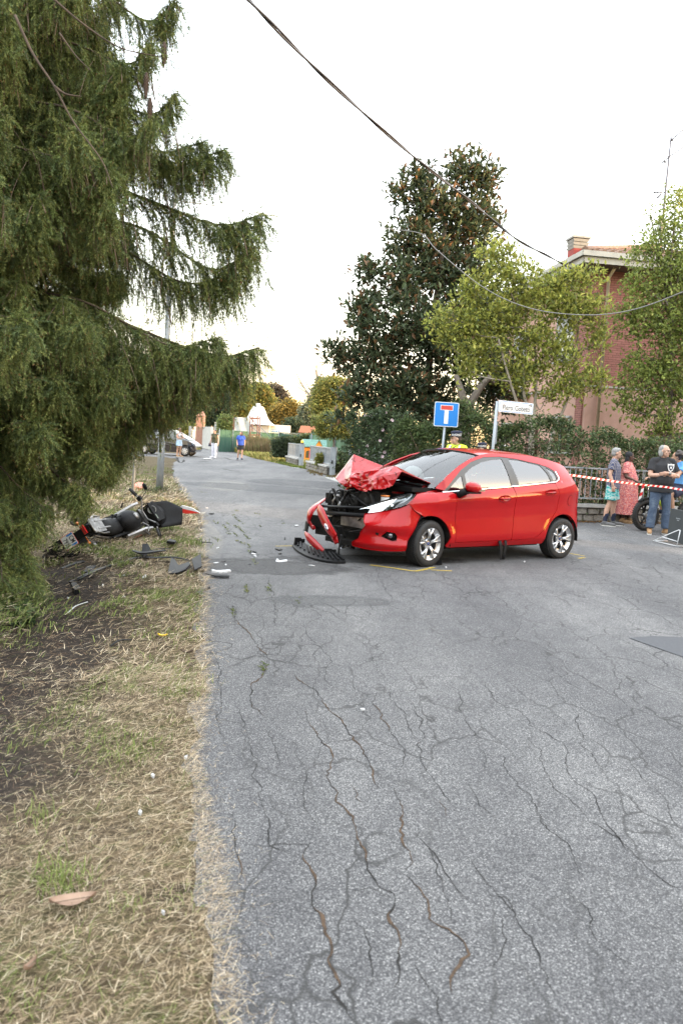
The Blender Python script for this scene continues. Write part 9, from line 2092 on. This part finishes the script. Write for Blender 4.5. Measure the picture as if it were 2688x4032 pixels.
# moss lines in the road cracks
MAT['moss'] = tintmat('moss', .95, .05); rng = np.random.default_rng(12); VV, FF, CC = [], [], []; off = 0
def C9b(x, y): return 700 + x / 2.6133, 1900 + y / 2.6133
for (x0, y0, x1, y1, n) in ((570, 330, 600, 370, 60), (600, 375, 680, 430, 60), (470, 440, 520, 500, 70), (505, 410, 530, 440, 30), (575, 440, 650, 480, 70), (650, 490, 690, 520, 50), (690, 540, 740, 590, 70), (720, 640, 745, 670, 40), (590, 600, 700, 635, 60), (360, 570, 440, 600, 50), (590, 280, 620, 300, 30), (800, 318, 850, 330, 26), (1075, 395, 1095, 430, 20), (840, 445, 860, 460, 16), (735, 710, 750, 730, 22), (780, 795, 810, 850, 40), (690, 1065, 715, 1140, 60), (930, 1080, 960, 1110, 24), (350, 395, 420, 430, 40), (500, 520, 540, 535, 24), (575, 520, 620, 560, 36), (270, 330, 300, 345, 16), (240, 100, 300, 104, 40)):
 t = rng.random(n); P = np.array([gnd(*C9b(x0 + (x1 - x0) * a + rng.normal() * 8, y0 + (y1 - y0) * a + rng.normal() * 4)) for a in t]); P[:, 2] = .003; P = P[rng.random(n) < .6]; n = len(P); a = rng.random(n) * 6.28
 V, F, C = blades(P, np.stack([np.cos(a), np.sin(a), .25 + .5 * rng.random(n)], 1), .018 + .03 * rng.random(n), .011 * (.6 + .7 * rng.random(n)), pick([(.13, .14, .06), (.10, .12, .045), (.17, .15, .08)], [3, 2, 1], n, rng), .1); VV.append(V); FF.append(F + off); CC.append(C); off += len(V)
for (x, y, n) in ((100, 170, 30), (197, 355, 26), (140, 100, 22), (215, 100, 20), (310, 140, 20)):
 P = np.array([gnd(*K(x + rng.normal() * 4, y + rng.normal() * 10)) for _ in range(n)]); P[:, 2] = .003; a = rng.random(n) * 6.28; V, F, C = blades(P, np.stack([np.cos(a), np.sin(a), .3 * np.ones(n)], 1), .015 + .03 * rng.random(n), .009 * np.ones(n), pick([(.075, .085, .03), (.055, .07, .025)], [3, 2], n, rng), .1); VV.append(V); FF.append(F + off); CC.append(C); off += len(V)
o = link('moss', fast_mesh('moss', np.vstack(VV), np.vstack(FF), MAT['moss'], col=np.vstack(CC))); o['kind'] = 'stuff'
# sunlit long grass along the far side of the lane, meadow beyond, ivy at the ditch
n = 30000; rng = np.random.default_rng(14); px = 400 + 820 * rng.random(n); py = 640 + 200 * rng.random(n); lo_ = np.interp(px, [400, 440, 560, 800, 960, 1080, 1190, 1220], [634, 642, 694, 774, 808, 838, 854, 854]); py = lo_ - (np.abs(rng.normal(0, 1, n)) * np.interp(px, [400, 560, 800, 1200], [6, 24, 60, 40])); py = np.maximum(py, 628)
P = np.array([gnd(*c5(a, b)) for a, b in zip(px, py)]); P[:, 2] = 0; P = P[(P[:, 1] < 120)]; n = len(P); ins = n2(P[:, 0], P[:, 1], 3.0, 31); near = P[:, 1] < 44
h = np.where(near, .09, .25 + .35 * ins) * (.6 + .7 * rng.random(n)); a = rng.random(n) * 6.28; el = .9 + .5 * rng.random(n)
col = np.where((near & (rng.random(n) < .8))[:, None], pick([(.09, .13, .03), (.12, .15, .04)], [2, 1], n, rng), pick([(.30, .26, .08), (.24, .23, .06), (.34, .27, .11), (.16, .18, .045)], [3, 3, 2, 2], n, rng))
V, F, C = blades(P, np.stack([np.cos(a) * np.cos(el), np.sin(a) * np.cos(el), np.sin(el)], 1), h, .0012 * P[:, 1] * (.6 + .6 * rng.random(n)), col, .2); o = link('long_grass', fast_mesh('long_grass', V, F, MAT['straw'], col=C)); o['kind'] = 'stuff'
n = 9000; px = 840 + 180 * rng.random(n) - 130 * (rng.random(n) < .5); Pm = np.array([at(*c5(a, 660), 57 + 6 * rng.random()) for a in px]); Pm[:, 2] = 0; a = rng.random(n) * 6.28; V, F, C = blades(Pm, np.stack([.2 * np.cos(a), .2 * np.sin(a), np.ones(n)], 1), .7 + 1.3 * rng.random(n) * n2(Pm[:, 0], Pm[:, 1], 1.0, 5), .05 * np.ones(n), pick([(.22, .16, .09), (.16, .12, .065), (.12, .13, .05)], [3, 2, 2], n, rng), .1); o = link('tall_weeds', fast_mesh('tall_weeds', V, F, MAT['straw'], col=C)); o['kind'] = 'stuff'
n = 2600; rng = np.random.default_rng(15); P = np.array([vg(rng.uniform(-120, 130), 2310 + 160 * rng.random()) for _ in range(n)]); P[:, 2] += .02 + .16 * rng.random(n) * np.clip(1 - (P[:, 0] + 3.2) / 1.2, .2, 1); V, F = leaves(P, rng.normal(size=(n, 3)) + np.array((.3, -.4, .3)), .065, rng, .8); C = np.repeat(pick([(.035, .06, .02), (.05, .08, .028), (.09, .12, .04)], [3, 2, 1], n, rng), 4, 0); o = link('ivy', fast_mesh('ivy', V, F, MAT['leaf glossy'], col=C)); o['kind'] = 'stuff'
# twigs and needles scattered on the dark earth, leaf litter along the wall foot
n = 16000; rng = np.random.default_rng(16); y = 2.5 + 8 * rng.random(n); x = edge_x(y) - .5 - 2.8 * rng.random(n); z = verge_z(x, y) + .008; a = rng.random(n) * 6.28; V, F, C = blades(np.stack([x, y, z], 1), np.stack([np.cos(a), np.sin(a), .1 * rng.normal(size=n)], 1), .02 + .07 * rng.random(n), .0022 * np.clip(y / 3, 1, 3), pick([(.10, .065, .04), (.06, .042, .03), (.17, .11, .065), (.04, .03, .024)], [3, 3, 1.2, 2], n, rng), .02); o = link('twig_litter', fast_mesh('twig_litter', V, F, MAT['straw'], col=C)); o['kind'] = 'stuff'
n = 900; t = rng.random(n); P = np.c_[4.5 + 8 * t, 16.62 + .375 * 8 * t - np.abs(rng.normal(0, .12, n)) - .15 + .0, np.full(n, .012)]; V, F = leaves(P, np.c_[rng.normal(size=(n, 2)), .1 * rng.normal(size=n)], .06, rng, .6); C = np.repeat(pick([(.20, .11, .05), (.13, .075, .04), (.26, .18, .07)], [2, 2, 1], n, rng), 4, 0); o = link('leaf_litter', fast_mesh('leaf_litter', V, F, MAT['leaf'], col=C)); o['kind'] = 'stuff'
n = 700; P = np.array([gnd(*c5(1190 + 200 * a, 862 + 36 * a + rng.normal() * 10)) for a in rng.random(n)]); P[:, 2] = .012; V, F = leaves(P, np.c_[rng.normal(size=(n, 2)), .1 * rng.normal(size=n)], .10, rng, .6); C = np.repeat(pick([(.18, .10, .05), (.13, .09, .04), (.14, .15, .05)], [2, 2, 2], n, rng), 4, 0); o = link('leaf_litter', fast_mesh('leaf_litter', V, F, MAT['leaf'], col=C)); o['kind'] = 'stuff'
